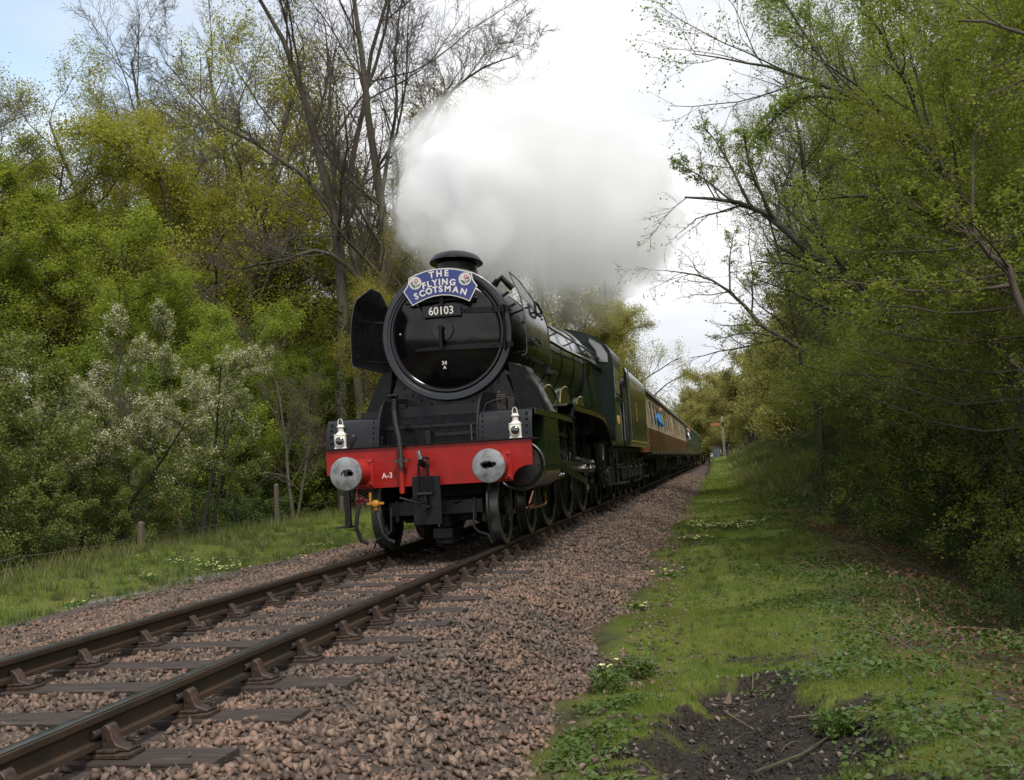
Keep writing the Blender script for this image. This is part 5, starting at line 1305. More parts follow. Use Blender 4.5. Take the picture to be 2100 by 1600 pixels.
# crest on the tender side: a small roundel with a beast over a wheel, in gold
mb = MB(); cr = (17.6, 2.18)
ringp = arc(*cr, 0.20, 0, 360, 24)
for i in range(24):
    a, b = ringp[i], ringp[i + 1]; f = lambda p, k: (cr[0] + (p[0] - cr[0]) * k, cr[1] + (p[1] - cr[1]) * k)
    mb.prism([a, b, f(b, 0.82), f(a, 0.82)], 'x', 1.326, 1.3275)
mb.prism([(cr[0] - .12, cr[1] + .22), (cr[0] + .10, cr[1] + .22), (cr[0] + .16, cr[1] + .30), (cr[0] + .10, cr[1] + .34), (cr[0] + .05, cr[1] + .28), (cr[0] - .10, cr[1] + .29), (cr[0] - .16, cr[1] + .35)], 'x', 1.326, 1.3275)
mb.prism([(cr[0] - .02, cr[1] - .16), (cr[0] + .02, cr[1] - .16), (cr[0] + .02, cr[1] + .16), (cr[0] - .02, cr[1] + .16)], 'x', 1.326, 1.3275)
tb(mb, 'crest', M['gold'], smooth=0)
for y in (15.0, 16.85, 18.7, 20.55): put_wheels('tender', y - 13.4, 0.635, tender)
mb = MB(); mb.box(-0.95, 0.95, 13.7, 21.7, 0.75, 1.29); tb(mb, 'tender_underframe', M['frame_black'])

# ------------------------------------------------------------------ white lamps
def lamp(x, label, yaw=0.0):
    root = empty('oil_lamp', (x, 0.06, 1.298), rot=(0, 0, yaw)); tag(root, label, 'lamp', 'white lamps on the buffer beam')
    mb = MB(); mb.box(-0.070, 0.070, -0.065, 0.065, 0.012, 0.175); mb.box(-0.078, 0.078, -0.072, 0.072, 0.0, 0.016); mb.box(-0.076, 0.076, -0.070, 0.070, 0.168, 0.182); mb.box(-0.082, -0.070, -0.04, -0.02, 0.10, 0.17)
    mb.build('lamp_body', M['white'], root, bevel=0.005)
    mb = MB(); mb.lathe([(0.062, 0.181), (0.052, 0.198), (0.036, 0.212), (0.036, 0.262), (0.048, 0.266), (0.050, 0.276), (0.036, 0.292), (0.018, 0.302), (0.004, 0.304)], (0, 0, 0), 'z', 24); mb.build('lamp_chimney', M['white'], root)
    mb = MB(); mb.lathe([(0.056, -0.062), (0.060, -0.092), (0.056, -0.096), (0.053, -0.088)], (0, 0, 0.092), 'y', 28, cap1=False); rim = mb.build('lens_rim', M['white'], root)
    mb = MB(); mb.lathe([(0.054, -0.086), (0.036, -0.100), (0.001, -0.107)], (0, 0, 0.092), 'y', 28, cap1=False); mb.build('lens', M['lamp_glass'], rim)
    mb = MB(); mb.tube([(-0.028, 0, 0.295), (-0.032, 0, 0.335), (-0.018, 0, 0.372), (0.006, 0, 0.375), (0.024, 0, 0.345), (0.030, 0, 0.29)], 0.006, 6); mb.build('lamp_handle', M['white'], root)
    mb = MB(); mb.cyl((0.070, 0, 0.09), (0.084, 0, 0.09), 0.010, n=8); mb.build('lamp_catch', M['frame_black'], root)
lamp(-1.11, 'white oil lamp standing above the left buffer, nearer the dark left wood', 0.10)
lamp(1.10, 'white oil lamp standing above the right buffer, next to the boiler side', 0.06)
# ------------------------------------------------------------------ coaches
def simple_frame_mesh(w, h, t, d):
    mb = MB(); 
    mb.box(0, d, -w / 2, w / 2, h / 2 - t, h / 2); mb.box(0, d, -w / 2, w / 2, -h / 2, -h / 2 + t)
    mb.box(0, d, -w / 2, -w / 2 + t, -h / 2 + t, h / 2 - t); mb.box(0, d, w / 2 - t, w / 2, -h / 2 + t, h / 2 - t)
    mb.box(0.004, d * 0.9, -w / 2 + t, w / 2 - t, h / 2 - 0.33, h / 2 - 0.30)
    return mb
def coach(name, y0, lower, upper, label, detail=True, droplights=()):
    L_ = 19.7; root = empty(name, (0, y0, 0)); tag(root, label, 'railway coach', 'coaches of the train')
    sec = [(-1.30, 1.16), (1.30, 1.16), (1.345, 1.30), (1.345, 1.95)]
    mb = MB(); mb.prism([(-1.30, 1.16), (1.30, 1.16), (1.345, 1.30), (1.345, 1.93), (-1.345, 1.93), (-1.345, 1.30)], 'y', 0, L_)
    mb.build('lower_body', lower, root, bevel=0.004)
    mb = MB(); mb.prism([(-1.29, 1.93), (1.29, 1.93), (1.22, 3.02), (-1.22, 3.02)], 'y', 0.05, L_ - 0.05); mb.build('inner_shell', M['frame_black'], root)
    mb = MB(); rp = [(1.32 * math.cos(math.radians(a)), 3.10 + 0.50 * math.sin(math.radians(a))) for a in range(0, 181, 10)]
    mb.prism(rp, 'y', -0.02, L_ + 0.02); rf = mb.build('roof', M['roof'], root, smooth=40)
    mb = MB()
    for k in range(7): mb.lathe([(0.10, 0), (0.12, 0.05), (0.07, 0.12)], (0.25 if k % 2 else -0.25, 1.5 + k * 2.75, 3.58), 'z', 12)
    mb.build('roof_vent', M['roof'], rf)
    tx = lambda z: 1.345 - 0.10 * (z - 1.93) / 1.1
    # bays: doors narrow, windows wide
    bays = []; y = 0.55
    pat = ['d', 'w', 'w', 'w', 'w', 'd', 'w', 'w', 'w', 'w', 'd']
    wd = {'d': 0.70, 'w': 1.40}; tot = sum(wd[p] for p in pat); gap = (L_ - 1.1 - tot) / (len(pat) - 1)
    for p_ in pat: bays.append((y + wd[p_] / 2, wd[p_], p_)); y += wd[p_] + gap
    for s in (-1, 1):
        mb = MB()
        def panel(ya, yb, za, zb): mb.add([(s * tx(z), y_, z) for y_ in (ya, yb) for z in (za, zb)] + [(s * (tx(z) - 0.03), y_, z) for y_ in (ya, yb) for z in (za, zb)], [(0, 1, 3, 2), (4, 6, 7, 5), (0, 2, 6, 4), (1, 5, 7, 3), (0, 4, 5, 1), (2, 3, 7, 6)])
        panel(0, L_, 1.932, 2.08); panel(0, L_, 2.92, 3.03)
        e = 0.0
        for c_, w_, p_ in bays: panel(e, c_ - w_ / 2, 2.08, 2.92); e = c_ + w_ / 2
        panel(e, L_, 2.08, 2.92); mb.build('window_band', upper, root, smooth=0)
        mb = MB(); mb.add([(s * (tx(z) + 0.002), y_, z) for y_ in (0, L_) for z in (3.03, 3.12)] + [(s * (tx(z) - 0.03), y_, z) for y_ in (0, L_) for z in (3.03, 3.12)], [(0, 1, 3, 2), (4, 6, 7, 5), (0, 2, 6, 4), (1, 5, 7, 3), (0, 4, 5, 1), (2, 3, 7, 6)])
        mb.build('cant_rail', M['coach_red'] if lower == M['crimson'] else lower, root, smooth=0)
        fm = {}
        for p_ in ('d', 'w'):
            b = simple_frame_mesh(wd[p_], 0.84, 0.045, 0.03)
            fm[p_] = b.mesh('window', upper, smooth=0)
            b = MB(); b.box(0, 0.006, -wd[p_] / 2 + 0.04, wd[p_] / 2 - 0.04, -0.38, 0.38); fm[p_ + 'g'] = b.mesh('pane', M['glass'], smooth=0)
        for c_, w_, p_ in bays:
            f_ = link('window', fm[p_], root, (s * (tx(2.5) - 0.022), c_, 2.5), (0, -0.09 * s, 0 if s > 0 else PI))
            link('pane', fm[p_ + 'g'], f_, (0.016, 0, 0))
            if p_ == 'd':
                mb = MB()
                for dy in (-0.36, 0.36): mb.box(*sorted((s * 1.344, s * 1.350)), c_ + dy - 0.006, c_ + dy + 0.006, 1.22, 1.93)
                mb.build('door_edge', M['frame_black'], root, smooth=0)
                mb = MB(); mb.tube([(s * 1.35, c_ + 0.28, 1.98), (s * 1.38, c_ + 0.28, 2.0), (s * 1.38, c_ + 0.28, 2.06)], 0.014, 6); mb.tube([(s * 1.36, c_ + 0.48, 2.0), (s * 1.37, c_ + 0.48, 2.9)], 0.014, 6); mb.build('door_handle', M['steel'], root)
                mb = MB(); mb.lathe([(0.055, 0), (0.04, 0.02 * s)], (s * 1.345, c_ - 0.02, 1.50), 'x', 12); mb.build('step_boss', M['coach_red'], root)
        mb = MB(); mb.box(*sorted((s * 1.15, s * 1.40)), 0.5, L_ - 0.5, 1.09, 1.115)
        for k in range(8): mb.tube([(s * 1.38, 1 + k * 2.5, 1.12), (s * 1.38, 1.3 + k * 2.5, 1.14), (s * 1.38, 1.6 + k * 2.5, 1.12)], 0.016, 5)
        mb.build('footboard', M['steel_dark'], root)
        mb = MB(); mb.box(*sorted((s * 1.0, s * 1.12)), 0.2, L_ - 0.2, 0.98, 1.155)
        mb.prism([(5.2, 0.98), (L_ - 5.2, 0.98), (L_ - 7.5, 0.50), (7.5, 0.50)], 'x', s * 0.85, s * 0.88)
        for k in (6.4, 8.2, 10.6, 12.3): mb.box(*sorted((s * 0.75, s * 1.15)), k, k + 1.0, 0.50, 0.95)
        mb.build('underframe', M['underframe'], root, bevel=0.01)
    for by in (2.9, L_ - 2.9):
        mb = MB()
        for s in (-1, 1):
            mb.box(*sorted((s * 0.88, s * 0.98)), by - 1.9, by + 1.9, 0.62, 0.82)
            for k in (-1.3, 1.3): mb.box(*sorted((s * 0.95, s * 1.14)), by + k - 0.14, by + k + 0.14, 0.32, 0.66); mb.tube([(s * 1.06, by + k - 0.4, 0.78), (s * 1.06, by + k, 0.70), (s * 1.06, by + k + 0.4, 0.78)], 0.05, 6)
            mb.tube([(s * 1.12, by - 0.3, 1.0), (s * 1.14, by - 0.3, 0.42), (s * 1.12, by + 0.3, 0.42), (s * 1.12, by + 0.3, 1.0)], 0.03, 6)
        mb.box(-0.9, 0.9, by - 0.3, by + 0.3, 0.6, 0.85); mb.build('bogie', M['underframe'], root, bevel=0.01)
        for k in (-1.3, 1.3): put_wheels('coach', by + k, 0.457, root)
    mb = MB(); mb.box(-0.5, 0.5, -0.28, 0.0, 1.25, 3.25); mb.build('gangway', M['frame_black'], root, bevel=0.02)
    return root
coach('passenger_coach', 22.3, M['crimson'], M['cream'], 'cream and crimson coach directly behind the tender')
coach('passenger_coach', 42.4, M['crimson'], M['cream'], 'second cream and crimson coach, ahead of the green coaches')
coach('passenger_coach', 62.5, M['coach_green'], M['coach_green'], 'green coach directly behind the two cream and crimson ones')
coach('passenger_coach', 82.6, M['coach_green'], M['coach_green'], 'green coach in the middle of the three green ones')
coach('passenger_coach', 102.7, M['coach_green'], M['coach_green'], 'rearmost green coach at the far end of the train')

def figure(loc, coat, hair, label, lean=0.25, arm=True):
    root = empty('person', loc); tag(root, label, 'person', None)
    vs = [(-0.15, 0, -0.22), (-0.02, 0, -0.12), (0.10 * lean / 0.25, 0, 0.05), (0.16 * lean / 0.25, 0, 0.24), (0.20 * lean / 0.25, 0, 0.33), (0.22, -0.01, 0.45), (0.24, -0.01, 0.55),
          (0.17, -0.19, 0.20), (0.26, -0.25, 0.0), (0.34, -0.14, -0.10), (0.17, 0.19, 0.20), (0.20, 0.26, -0.02), (0.32, 0.16, -0.12)]
    es = [(0, 1), (1, 2), (2, 3), (3, 4), (4, 5), (5, 6), (3, 7), (7, 8), (8, 9), (3, 10), (10, 11), (11, 12)]
    rad = [0.16, 0.15, 0.17, 0.15, 0.055, 0.095, 0.085, 0.07, 0.05, 0.035, 0.07, 0.05, 0.035]
    me = bpy.data.meshes.new('body'); me.from_pydata(vs, es, []); o = link('body', me, root)
    md = o.modifiers.new('skin', 'SKIN')
    for i, r in enumerate(rad): me.skin_vertices[0].data[i].radius = (r, r)
    me.skin_vertices[0].data[0].use_root = True
    sb = o.modifiers.new('sub', 'SUBSURF'); sb.levels = 1; sb.render_levels = 1; me.materials.append(coat)
    mb = MB(); mb.lathe([(0.002, -0.13), (0.05, -0.115), (0.078, -0.06), (0.085, 0.0), (0.082, 0.05), (0.05, 0.10), (0.002, 0.115)], (0.245, -0.02, 0.47), 'z', 16, ex=1.15)
    mb.cyl((0.33, -0.03, 0.455), (0.355, -0.035, 0.445), 0.014, 0.008, n=6); mb.cyl((0.22, 0.08, 0.46), (0.22, 0.095, 0.46), 0.02, n=6)
    hd = mb.build('head', M['skin'], root)
    mb = MB(); mb.lathe([(0.09, 0.01), (0.092, 0.05), (0.07, 0.10), (0.02, 0.13)], (0.235, -0.01, 0.475), 'z', 14); mb.build('hair', hair, hd)
    return root
figure((1.20, 28.1, 2.22), M['blue_coat'], M['hair'], 'person in a bright blue jacket leaning from the nearest coach window')
figure((1.20, 66.5, 2.25), M['white_shirt'], M['hair_grey'], 'person in a white shirt leaning from the first green coach')
figure((1.20, 63.2, 2.30), M['dark_coat'], M['hair'], 'person in a dark jacket leaning out just before the white shirt')

# signal post, cabinet
def g0(x, y): return float(ground_z(x, y))
sg = empty('signal_post', (3.80, 88, 0.75)); tag(sg, 'slender railway signal post with faded orange arm beyond the train', 'signal')
mb = MB(); mb.box(-0.02, 0.02, -0.05, 0.05, -0.6, 3.3); mb.box(0.11, 0.15, -0.05, 0.05, -0.6, 3.3); mb.lathe([(0.07, 3.3), (0.09, 3.4), (0.02, 3.6)], (0.05, 0, 0), 'z', 10)
for k in range(12): mb.box(0, 0.10, -0.015, 0.015, -0.4 + 0.3 * k, -0.37 + 0.3 * k)
mb.build('post', M['post_grey'], sg)
mb = MB(); mb.box(-0.95, 0.05, -0.06, -0.04, 2.75, 3.0); mb.build('signal_arm', M['orange'], sg)
mb = MB(); mb.box(0.0, 0.2, -0.15, 0.15, 2.7, 3.05); mb.cyl((0.1, 0, -0.5), (0.1, 0, -0.1), 0.14, n=12); mb.build('lamp_case', M['frame_black'], sg)
cb = empty('relay_cabinet', (3.15, 90, g0(3.15, 90) - 0.02)); tag(cb, 'small grey-blue trackside cabinet at the foot of the cutting', 'cabinet')
mb = MB(); mb.box(-0.30, 0.30, -0.25, 0.25, 0, 0.92); mb.build('cabinet_box', M['cabinet'], cb, bevel=0.01)
mb = MB(); mb.prism([(-0.35, 0.92), (0.35, 0.92), (0.33, 0.98), (-0.33, 0.98)], 'y', -0.3, 0.3); mb.build('cabinet_lid', M['cabinet'], cb)

# fence
fence = empty('wire_fence', (-9.5, 8, 0)); tag(fence, 'old post and wire fence along the edge of the left wood', 'fence')
fp = [(-6.3, -3.2), (-7.2, 2.4), (-8.35, 8.2), (-8.6, 12.2), (-8.75, 16.4), (-8.8, 22)]
for i, (x, y) in enumerate(fp):
    if i in (0, 1, 3): continue
    h = (0.30, 0.32, 0.55, 0.35, 1.15, 0.6)[i]; mb = MB(); z0 = g0(x, y); r_ = 0.05
    mb.loft([[(x + 9.5 + a * r_ + 0.02 * t, y - 8 + b * r_, z0 - 0.2 + (h + 0.2) * t) for a, b in ((-1, -1), (1, -1), (1, 1), (-1, 1))] for t in (0, 0.5, 1)] + [[(x + 9.5 + a * r_ * 0.4 + 0.02, y - 8 + b * r_ * 0.4, z0 + h + 0.05) for a, b in ((-1, -1), (1, -1), (1, 1), (-1, 1))]])
    mb.build('post', M['post'], fence, smooth=0)
for hz in (0.12, 0.28):
    mb = MB(); pp = []
    for i in range(len(fp) - 1):
        for j in range(5):
            t = j / 5; x = fp[i][0] * (1 - t) + fp[i + 1][0] * t; y = fp[i][1] * (1 - t) + fp[i + 1][1] * t
            pp.append((x + 9.5, y - 8, g0(*fp[i]) * (1 - t) + g0(*fp[i + 1]) * t + hz - 0.16 * t * (1 - t)))
    mb.tube(pp, 0.006, 4); mb.build('wire', M['wire'], fence)

# ------------------------------------------------------------------ trees
def tubes(Pt, Rd, k):
    """Pt (n,s,3), Rd (n,s) -> quads"""
    n, s, _ = Pt.shape
    T = np.gradient(Pt, axis=1); T /= np.linalg.norm(T, axis=2, keepdims=True) + 1e-9
    up = np.zeros((n, 1, 3)); t0 = T[:, :1]; up[..., 2] = 1; flat = np.abs(t0[..., 2]) > 0.8; up[flat] = (1, 0, 0)
    e1 = np.cross(np.broadcast_to(up, T.shape), T); e1 /= np.linalg.norm(e1, axis=2, keepdims=True) + 1e-9
    e2 = np.cross(T, e1); a = np.arange(k) * 2 * PI / k
    V = Pt[:, :, None] + Rd[:, :, None, None] * (np.cos(a)[None, None, :, None] * e1[:, :, None] + np.sin(a)[None, None, :, None] * e2[:, :, None])
    idx = np.arange(n * s * k).reshape(n, s, k); nxt = np.roll(idx, -1, axis=2)
    F = np.stack([idx[:, :-1], nxt[:, :-1], nxt[:, 1:], idx[:, 1:]], -1).reshape(-1, 4)
    return V.reshape(-1, 3), F
def grow(P, D, L, R, seg, wander, trop, rng, taper=0.35):
    n = len(P); Pt = np.zeros((n, seg + 1, 3)); Pt[:, 0] = P; d = D.copy()
    step = (L / seg)[:, None]
    for i in range(seg):
        d = d + rng.normal(0, wander, (n, 3)); d[:, 2] += trop; d /= np.linalg.norm(d, axis=1, keepdims=True)
        Pt[:, i + 1] = Pt[:, i] + d * step
    Rd = R[:, None] * (1 - (1 - taper) * np.linspace(0, 1, seg + 1)[None])
    return Pt, Rd
def spawn(Pt, Rd, L, k, t0, t1, ang, angsd, lr, rng, rr_=0.55, flat=0.0, shape=0.5):
    n, s, _ = Pt.shape; seg = s - 1
    t = (np.arange(k)[None] + rng.random((n, k))) / k; t = t0 + (t1 - t0) * t
    f = t * seg; i = np.minimum(f.astype(int), seg - 1); u = (f - i)[..., None]
    ni = np.arange(n)[:, None]
    A, B = Pt[ni, i], Pt[ni, i + 1]; P = A * (1 - u) + B * u; pd = B - A; pd /= np.linalg.norm(pd, axis=2, keepdims=True) + 1e-9
    r = rng.normal(size=(n, k, 3)); r[..., 2] *= (1 - flat); r -= pd * (r * pd).sum(2, keepdims=True); r /= np.linalg.norm(r, axis=2, keepdims=True) + 1e-9
    a = np.radians(rng.normal(ang, angsd, (n, k)))[..., None]
    D = pd * np.cos(a) + r * np.sin(a)
    Lc = L[:, None] * lr * (1 - shape * t) * rng.uniform(0.7, 1.2, (n, k))
    Rp = Rd[ni, i] * (1 - u[..., 0]) + Rd[ni, i + 1] * u[..., 0]
    return P.reshape(-1, 3), D.reshape(-1, 3), Lc.ravel(), (Rp * rr_).ravel()

def tree_meshes(name, seed, H, trunks, levels, leaf=None, bark='bark_brown', twig='twig', trunk_r=0.18, tseg=10, twander=0.05, ttrop=0.03, sides=(8, 6, 4, 3, 3), twig_r=None, leaf2=None):
    """trunks: list of guide polylines or of (x, y, dx, dy, height share); levels: dicts"""
    rng = np.random.default_rng(seed); woods = []; lev = []
    guides = []
    for tr in trunks:
        if isinstance(tr[0], (list, tuple)):
            g_ = np.array([p[:3] for p in tr], float); rad = np.array([p[3] for p in tr], float)
            tt = np.linspace(0, len(g_) - 1, 13); ii = np.minimum(tt.astype(int), len(g_) - 2); uu = (tt - ii)[:, None]
            p0 = g_[np.maximum(ii - 1, 0)]; p1 = g_[ii]; p2 = g_[ii + 1]; p3 = g_[np.minimum(ii + 2, len(g_) - 1)]
            q = 0.5 * ((2 * p1) + (-p0 + p2) * uu + (2 * p0 - 5 * p1 + 4 * p2 - p3) * uu ** 2 + (-p0 + 3 * p1 - 3 * p2 + p3) * uu ** 3)
            q[1:-1] += rng.normal(0, 0.02, q[1:-1].shape) * np.linalg.norm(g_[-1] - g_[0]) * 0.15
            guides.append((q[None], np.interp(tt, np.arange(len(g_)), rad)[None]))
        else:
            x, y, dx, dy, hs = tr
            D = np.array([[dx, dy, 1.0]]); D /= np.linalg.norm(D)
            guides.append(grow(np.array([[x, y, -0.3]]), D, np.array([H * hs + 0.3]), np.array([trunk_r * hs]), 12, twander, ttrop, rng, 0.22))
    Pt = np.concatenate([g_[0] for g_ in guides]); Rd = np.concatenate([g_[1] for g_ in guides])
    L = np.linalg.norm(Pt[:, 1:] - Pt[:, :-1], axis=2).sum(1)
    Rt = Rd.copy(); Rt[:, 0] *= 1.35
    V, F = tubes(Pt, Rt, sides[0]); tv = [(V, F)]; bv = []; tips = Pt
    for li, lv in enumerate(levels):
        P, D, Lc, R = spawn(Pt, Rd, L, lv['n'], lv.get('t0', 0.3), lv.get('t1', 1.0), lv['ang'], lv.get('sd', 12), lv['lr'], rng, lv.get('rr', 0.55), lv.get('flat', 0), lv.get('shape', 0.5))
        if 'bias' in lv: D = D + np.array(lv['bias'])[None]; D /= np.linalg.norm(D, axis=1, keepdims=True)
        if lv.get('rmin'): R = np.maximum(R, lv['rmin'])
        Pt, Rd = grow(P, D, Lc, R, lv.get('seg', 5), lv.get('wander', 0.15), lv.get('trop', 0.03), rng, 0.3); L = Lc
        V, F = tubes(Pt, Rd, sides[li + 1])
        if li == 0: tv.append((V, F))
        else: bv.append((V, F))
    V, F = join(tv); out = {'trunk': np_mesh('trunk', V, F, M[bark], smooth=True)}
    if bv: V, F = join(bv); out['branches'] = np_mesh('branches', V, F, M[twig])
    def leaves(lf, nm):
        n = lf['n']; i = rng.integers(0, len(Pt), n); s = Pt.shape[1] - 1; f = (lf.get('t0', 0.2) + (1 - lf.get('t0', 0.2)) * rng.random(n)) * s; j = np.minimum(f.astype(int), s - 1); u = (f - j)[:, None]
        C = Pt[i, j] * (1 - u) + Pt[i, j + 1] * u + rng.normal(0, lf.get('spread', 0.06), (n, 3))
        if 'zmin' in lf: C = C[rng.random(n) < sst(lf['zmin'] - 0.9, lf['zmin'] + 1.2, C[:, 2])]; n = len(C)
        V, F = leaf_quads(C, lf['size'] * rng.uniform(0.6, 1.25, n), rng, up=lf.get('up', 0.5), aspect=lf.get('asp', 0.65))
        return np_mesh(nm, V, F, M[lf['mat']])
    if leaf: out['crown'] = leaves(leaf, 'crown')
    if leaf2: out['blossoms'] = leaves(leaf2, 'blossoms')
    return out
PROTO = {}
def lv(n, ang, lr, **k): d = dict(n=n, ang=ang, lr=lr); d.update(k); return d

# spring-green woodland tree, full crown to the ground
PROTO['maple'] = tree_meshes('maple', 11, 11.5, [(0, 0, 0.03, 0.02, 1.0), (0.3, 0.1, 0.14, -0.05, 0.82)],
    [lv(16, 62, 0.42, t0=0.10, seg=6, trop=0.05, rr=0.5, shape=0.5), lv(9, 50, 0.55, t0=0.2, seg=5, flat=0.5, rr=0.5), lv(8, 48, 0.55, t0=0.15, seg=4, flat=0.6, trop=0.0, rr=0.5, rmin=0.006)],
    leaf=dict(n=66000, size=0.105, spread=0.15, mat='leaf_spring', up=1.0), bark='bark_dark', twig='twig_olive')
PROTO['thicket'] = tree_meshes('thicket', 12, 6.5, [(0, 0, 0.1, 0.05, 1.0), (0.4, 0.1, 0.3, -0.1, 0.9), (-0.3, 0.1, -0.3, 0.1, 0.9), (0.0, -0.3, 0.05, -0.3, 0.8)],
    [lv(9, 50, 0.42, t0=0.12, seg=5, rr=0.5), lv(7, 45, 0.5, t0=0.15, seg=4, rr=0.5, flat=0.3), lv(5, 45, 0.55, t0=0.1, seg=3, rmin=0.004)],
    leaf=dict(n=52000, size=0.095, spread=0.15, mat='leaf_mid', up=0.7), bark='bark_dark', twig='twig_olive', trunk_r=0.07)
PROTO['oak'] = tree_meshes('oak', 13, 16, [(0, 0, 0.02, 0.02, 1.0), (0.1, 0.1, 0.28, 0.1, 0.72), (-0.1, 0.0, -0.25, -0.05, 0.75)],
    [lv(13, 52, 0.42, t0=0.24, seg=7, wander=0.2, trop=0.06, rr=0.45), lv(9, 50, 0.5, t0=0.2, seg=6, wander=0.25, rr=0.5), lv(6, 45, 0.5, t0=0.15, seg=4, wander=0.2, rr=0.5, rmin=0.010), lv(3, 40, 0.55, t0=0.2, seg=3, rmin=0.006)],
    leaf=dict(n=85000, size=0.095, spread=0.22, mat='leaf_olive', up=0.4), bark='bark_brown', twig='twig', trunk_r=0.24)
PROTO['bare'] = tree_meshes('bare', 14, 20, [(0, 0, 0.02, 0.0, 1.0), (0.1, 0.1, 0.12, 0.06, 0.8)],
    [lv(16, 40, 0.44, t0=0.28, seg=7, trop=0.07, wander=0.12, rr=0.45), lv(10, 40, 0.55, t0=0.15, seg=5, trop=0.06, rr=0.5, rmin=0.013), lv(8, 42, 0.55, t0=0.12, seg=4, trop=0.04, rmin=0.009), lv(5, 40, 0.6, t0=0.12, seg=3, rmin=0.006)],
    leaf=dict(n=9000, size=0.06, spread=0.06, mat='leaf_olive', up=0.4), bark='bark_grey', twig='twig', trunk_r=0.26)
PROTO['slender'] = tree_meshes('slender', 15, 13, [(0, 0, -0.06, 0.0, 1.0), (0.3, 0.2, -0.16, 0.05, 0.9), (-0.2, 0.3, 0.04, -0.05, 0.95)],
    [lv(15, 42, 0.34, t0=0.2, seg=6, trop=0.06, rr=0.45), lv(9, 42, 0.55, t0=0.12, seg=5, rr=0.5, rmin=0.007), lv(7, 42, 0.58, t0=0.1, seg=4, rmin=0.004), lv(3, 40, 0.6, t0=0.1, seg=3, rmin=0.003)],
    leaf=dict(n=42000, size=0.055, spread=0.06, mat='leaf_hazel', up=0.5), bark='bark_brown', twig='twig', trunk_r=0.10)
PROTO['hazel'] = tree_meshes('hazel', 16, 7.5, [(0, 0, -0.25, -0.05, 1.0), (0.2, 0.1, -0.5, 0.05, 0.9), (-0.2, 0.2, -0.1, -0.2, 0.95), (0.0, -0.3, -0.35, -0.35, 0.85), (0.3, 0.3, 0.2, 0.2, 0.9)],
    [lv(11, 45, 0.46, t0=0.10, seg=6, trop=-0.01, rr=0.5, flat=0.3), lv(9, 42, 0.55, t0=0.12, seg=5, trop=-0.01, rr=0.5, flat=0.5, rmin=0.004), lv(6, 42, 0.55, t0=0.1, seg=3, flat=0.5, rmin=0.0025)],
    leaf=dict(n=105000, size=0.045, spread=0.06, mat='leaf_hazel', up=0.8), bark='bark_dark', twig='twig_olive', trunk_r=0.055)
PROTO['distant'] = tree_meshes('distant', 17, 10, [(0, 0, 0.02, 0, 1.0), (0.2, 0, 0.2, 0, 0.7), (-0.2, 0, -0.22, 0, 0.75)],
    [lv(13, 55, 0.44, t0=0.12, seg=5, rr=0.5), lv(8, 48, 0.55, t0=0.15, seg=4, rr=0.5, rmin=0.02), lv(6, 45, 0.5, t0=0.1, seg=3, rmin=0.014)],
    leaf=dict(n=34000, size=0.19, spread=0.30, mat='leaf_far', up=0.6), bark='bark_brown', twig='twig', trunk_r=0.18)
PROTO['blossom'] = tree_meshes('blossom', 18, 5.2, [(0, 0, 0.25, 0.0, 1.0), (0.2, 0.1, 0.7, -0.1, 0.85), (-0.2, 0.1, -0.35, 0.1, 0.9), (0.0, -0.2, 0.05, -0.3, 0.85)],
    [lv(9, 42, 0.42, t0=0.25, seg=6, trop=0.05, rr=0.5), lv(8, 42, 0.45, t0=0.15, seg=5, trop=0.06, rr=0.5, rmin=0.005), lv(6, 35, 0.55, t0=0.1, seg=3, trop=0.05, rmin=0.003)],
    leaf=dict(n=24000, size=0.055, spread=0.07, mat='leaf_mid', up=0.5), leaf2=dict(n=30000, size=0.042, spread=0.04, mat='blossom', up=0.5, t0=0.4, zmin=2.4), bark='bark_dark', twig='twig', trunk_r=0.07)
PROTO['sage_bush'] = tree_meshes('sage_bush', 19, 4.2, [(0, 0, 0.15, 0.0, 1.0), (0.3, 0.1, 0.5, -0.1, 0.9), (-0.3, 0.1, -0.45, 0.1, 0.9), (0.0, -0.3, 0.1, -0.4, 0.9), (0.1, 0.2, 0.0, 0.4, 0.9)],
    [lv(9, 45, 0.42, t0=0.1, seg=5, rr=0.5), lv(7, 42, 0.5, t0=0.1, seg=4, rr=0.5, rmin=0.004), lv(4, 40, 0.55, t0=0.1, seg=3, rmin=0.003)],
    leaf=dict(n=42000, size=0.065, spread=0.08, mat='leaf_sage', up=0.6), bark='bark_dark', twig='twig', trunk_r=0.05)
PROTO['bramble'] = tree_meshes('bramble', 20, 2.2, [(0, 0, 0.5, 0.1, 1.0), (0.3, 0.1, -0.8, -0.1, 0.9), (-0.3, 0.1, -0.5, 0.6, 0.9), (0.0, -0.3, 0.3, -0.8, 0.9), (0.2, 0.4, 1.0, 0.5, 0.9), (-0.4, -0.3, -0.3, -0.9, 0.9)],
    [lv(8, 50, 0.5, t0=0.1, seg=5, trop=-0.06, rr=0.5, rmin=0.004), lv(7, 45, 0.5, t0=0.1, seg=4, trop=-0.03, rmin=0.003)],
    leaf=dict(n=9000, size=0.055, spread=0.07, mat='leaf_dark', up=0.7), bark='bark_dark', twig='bark_dark', trunk_r=0.012)

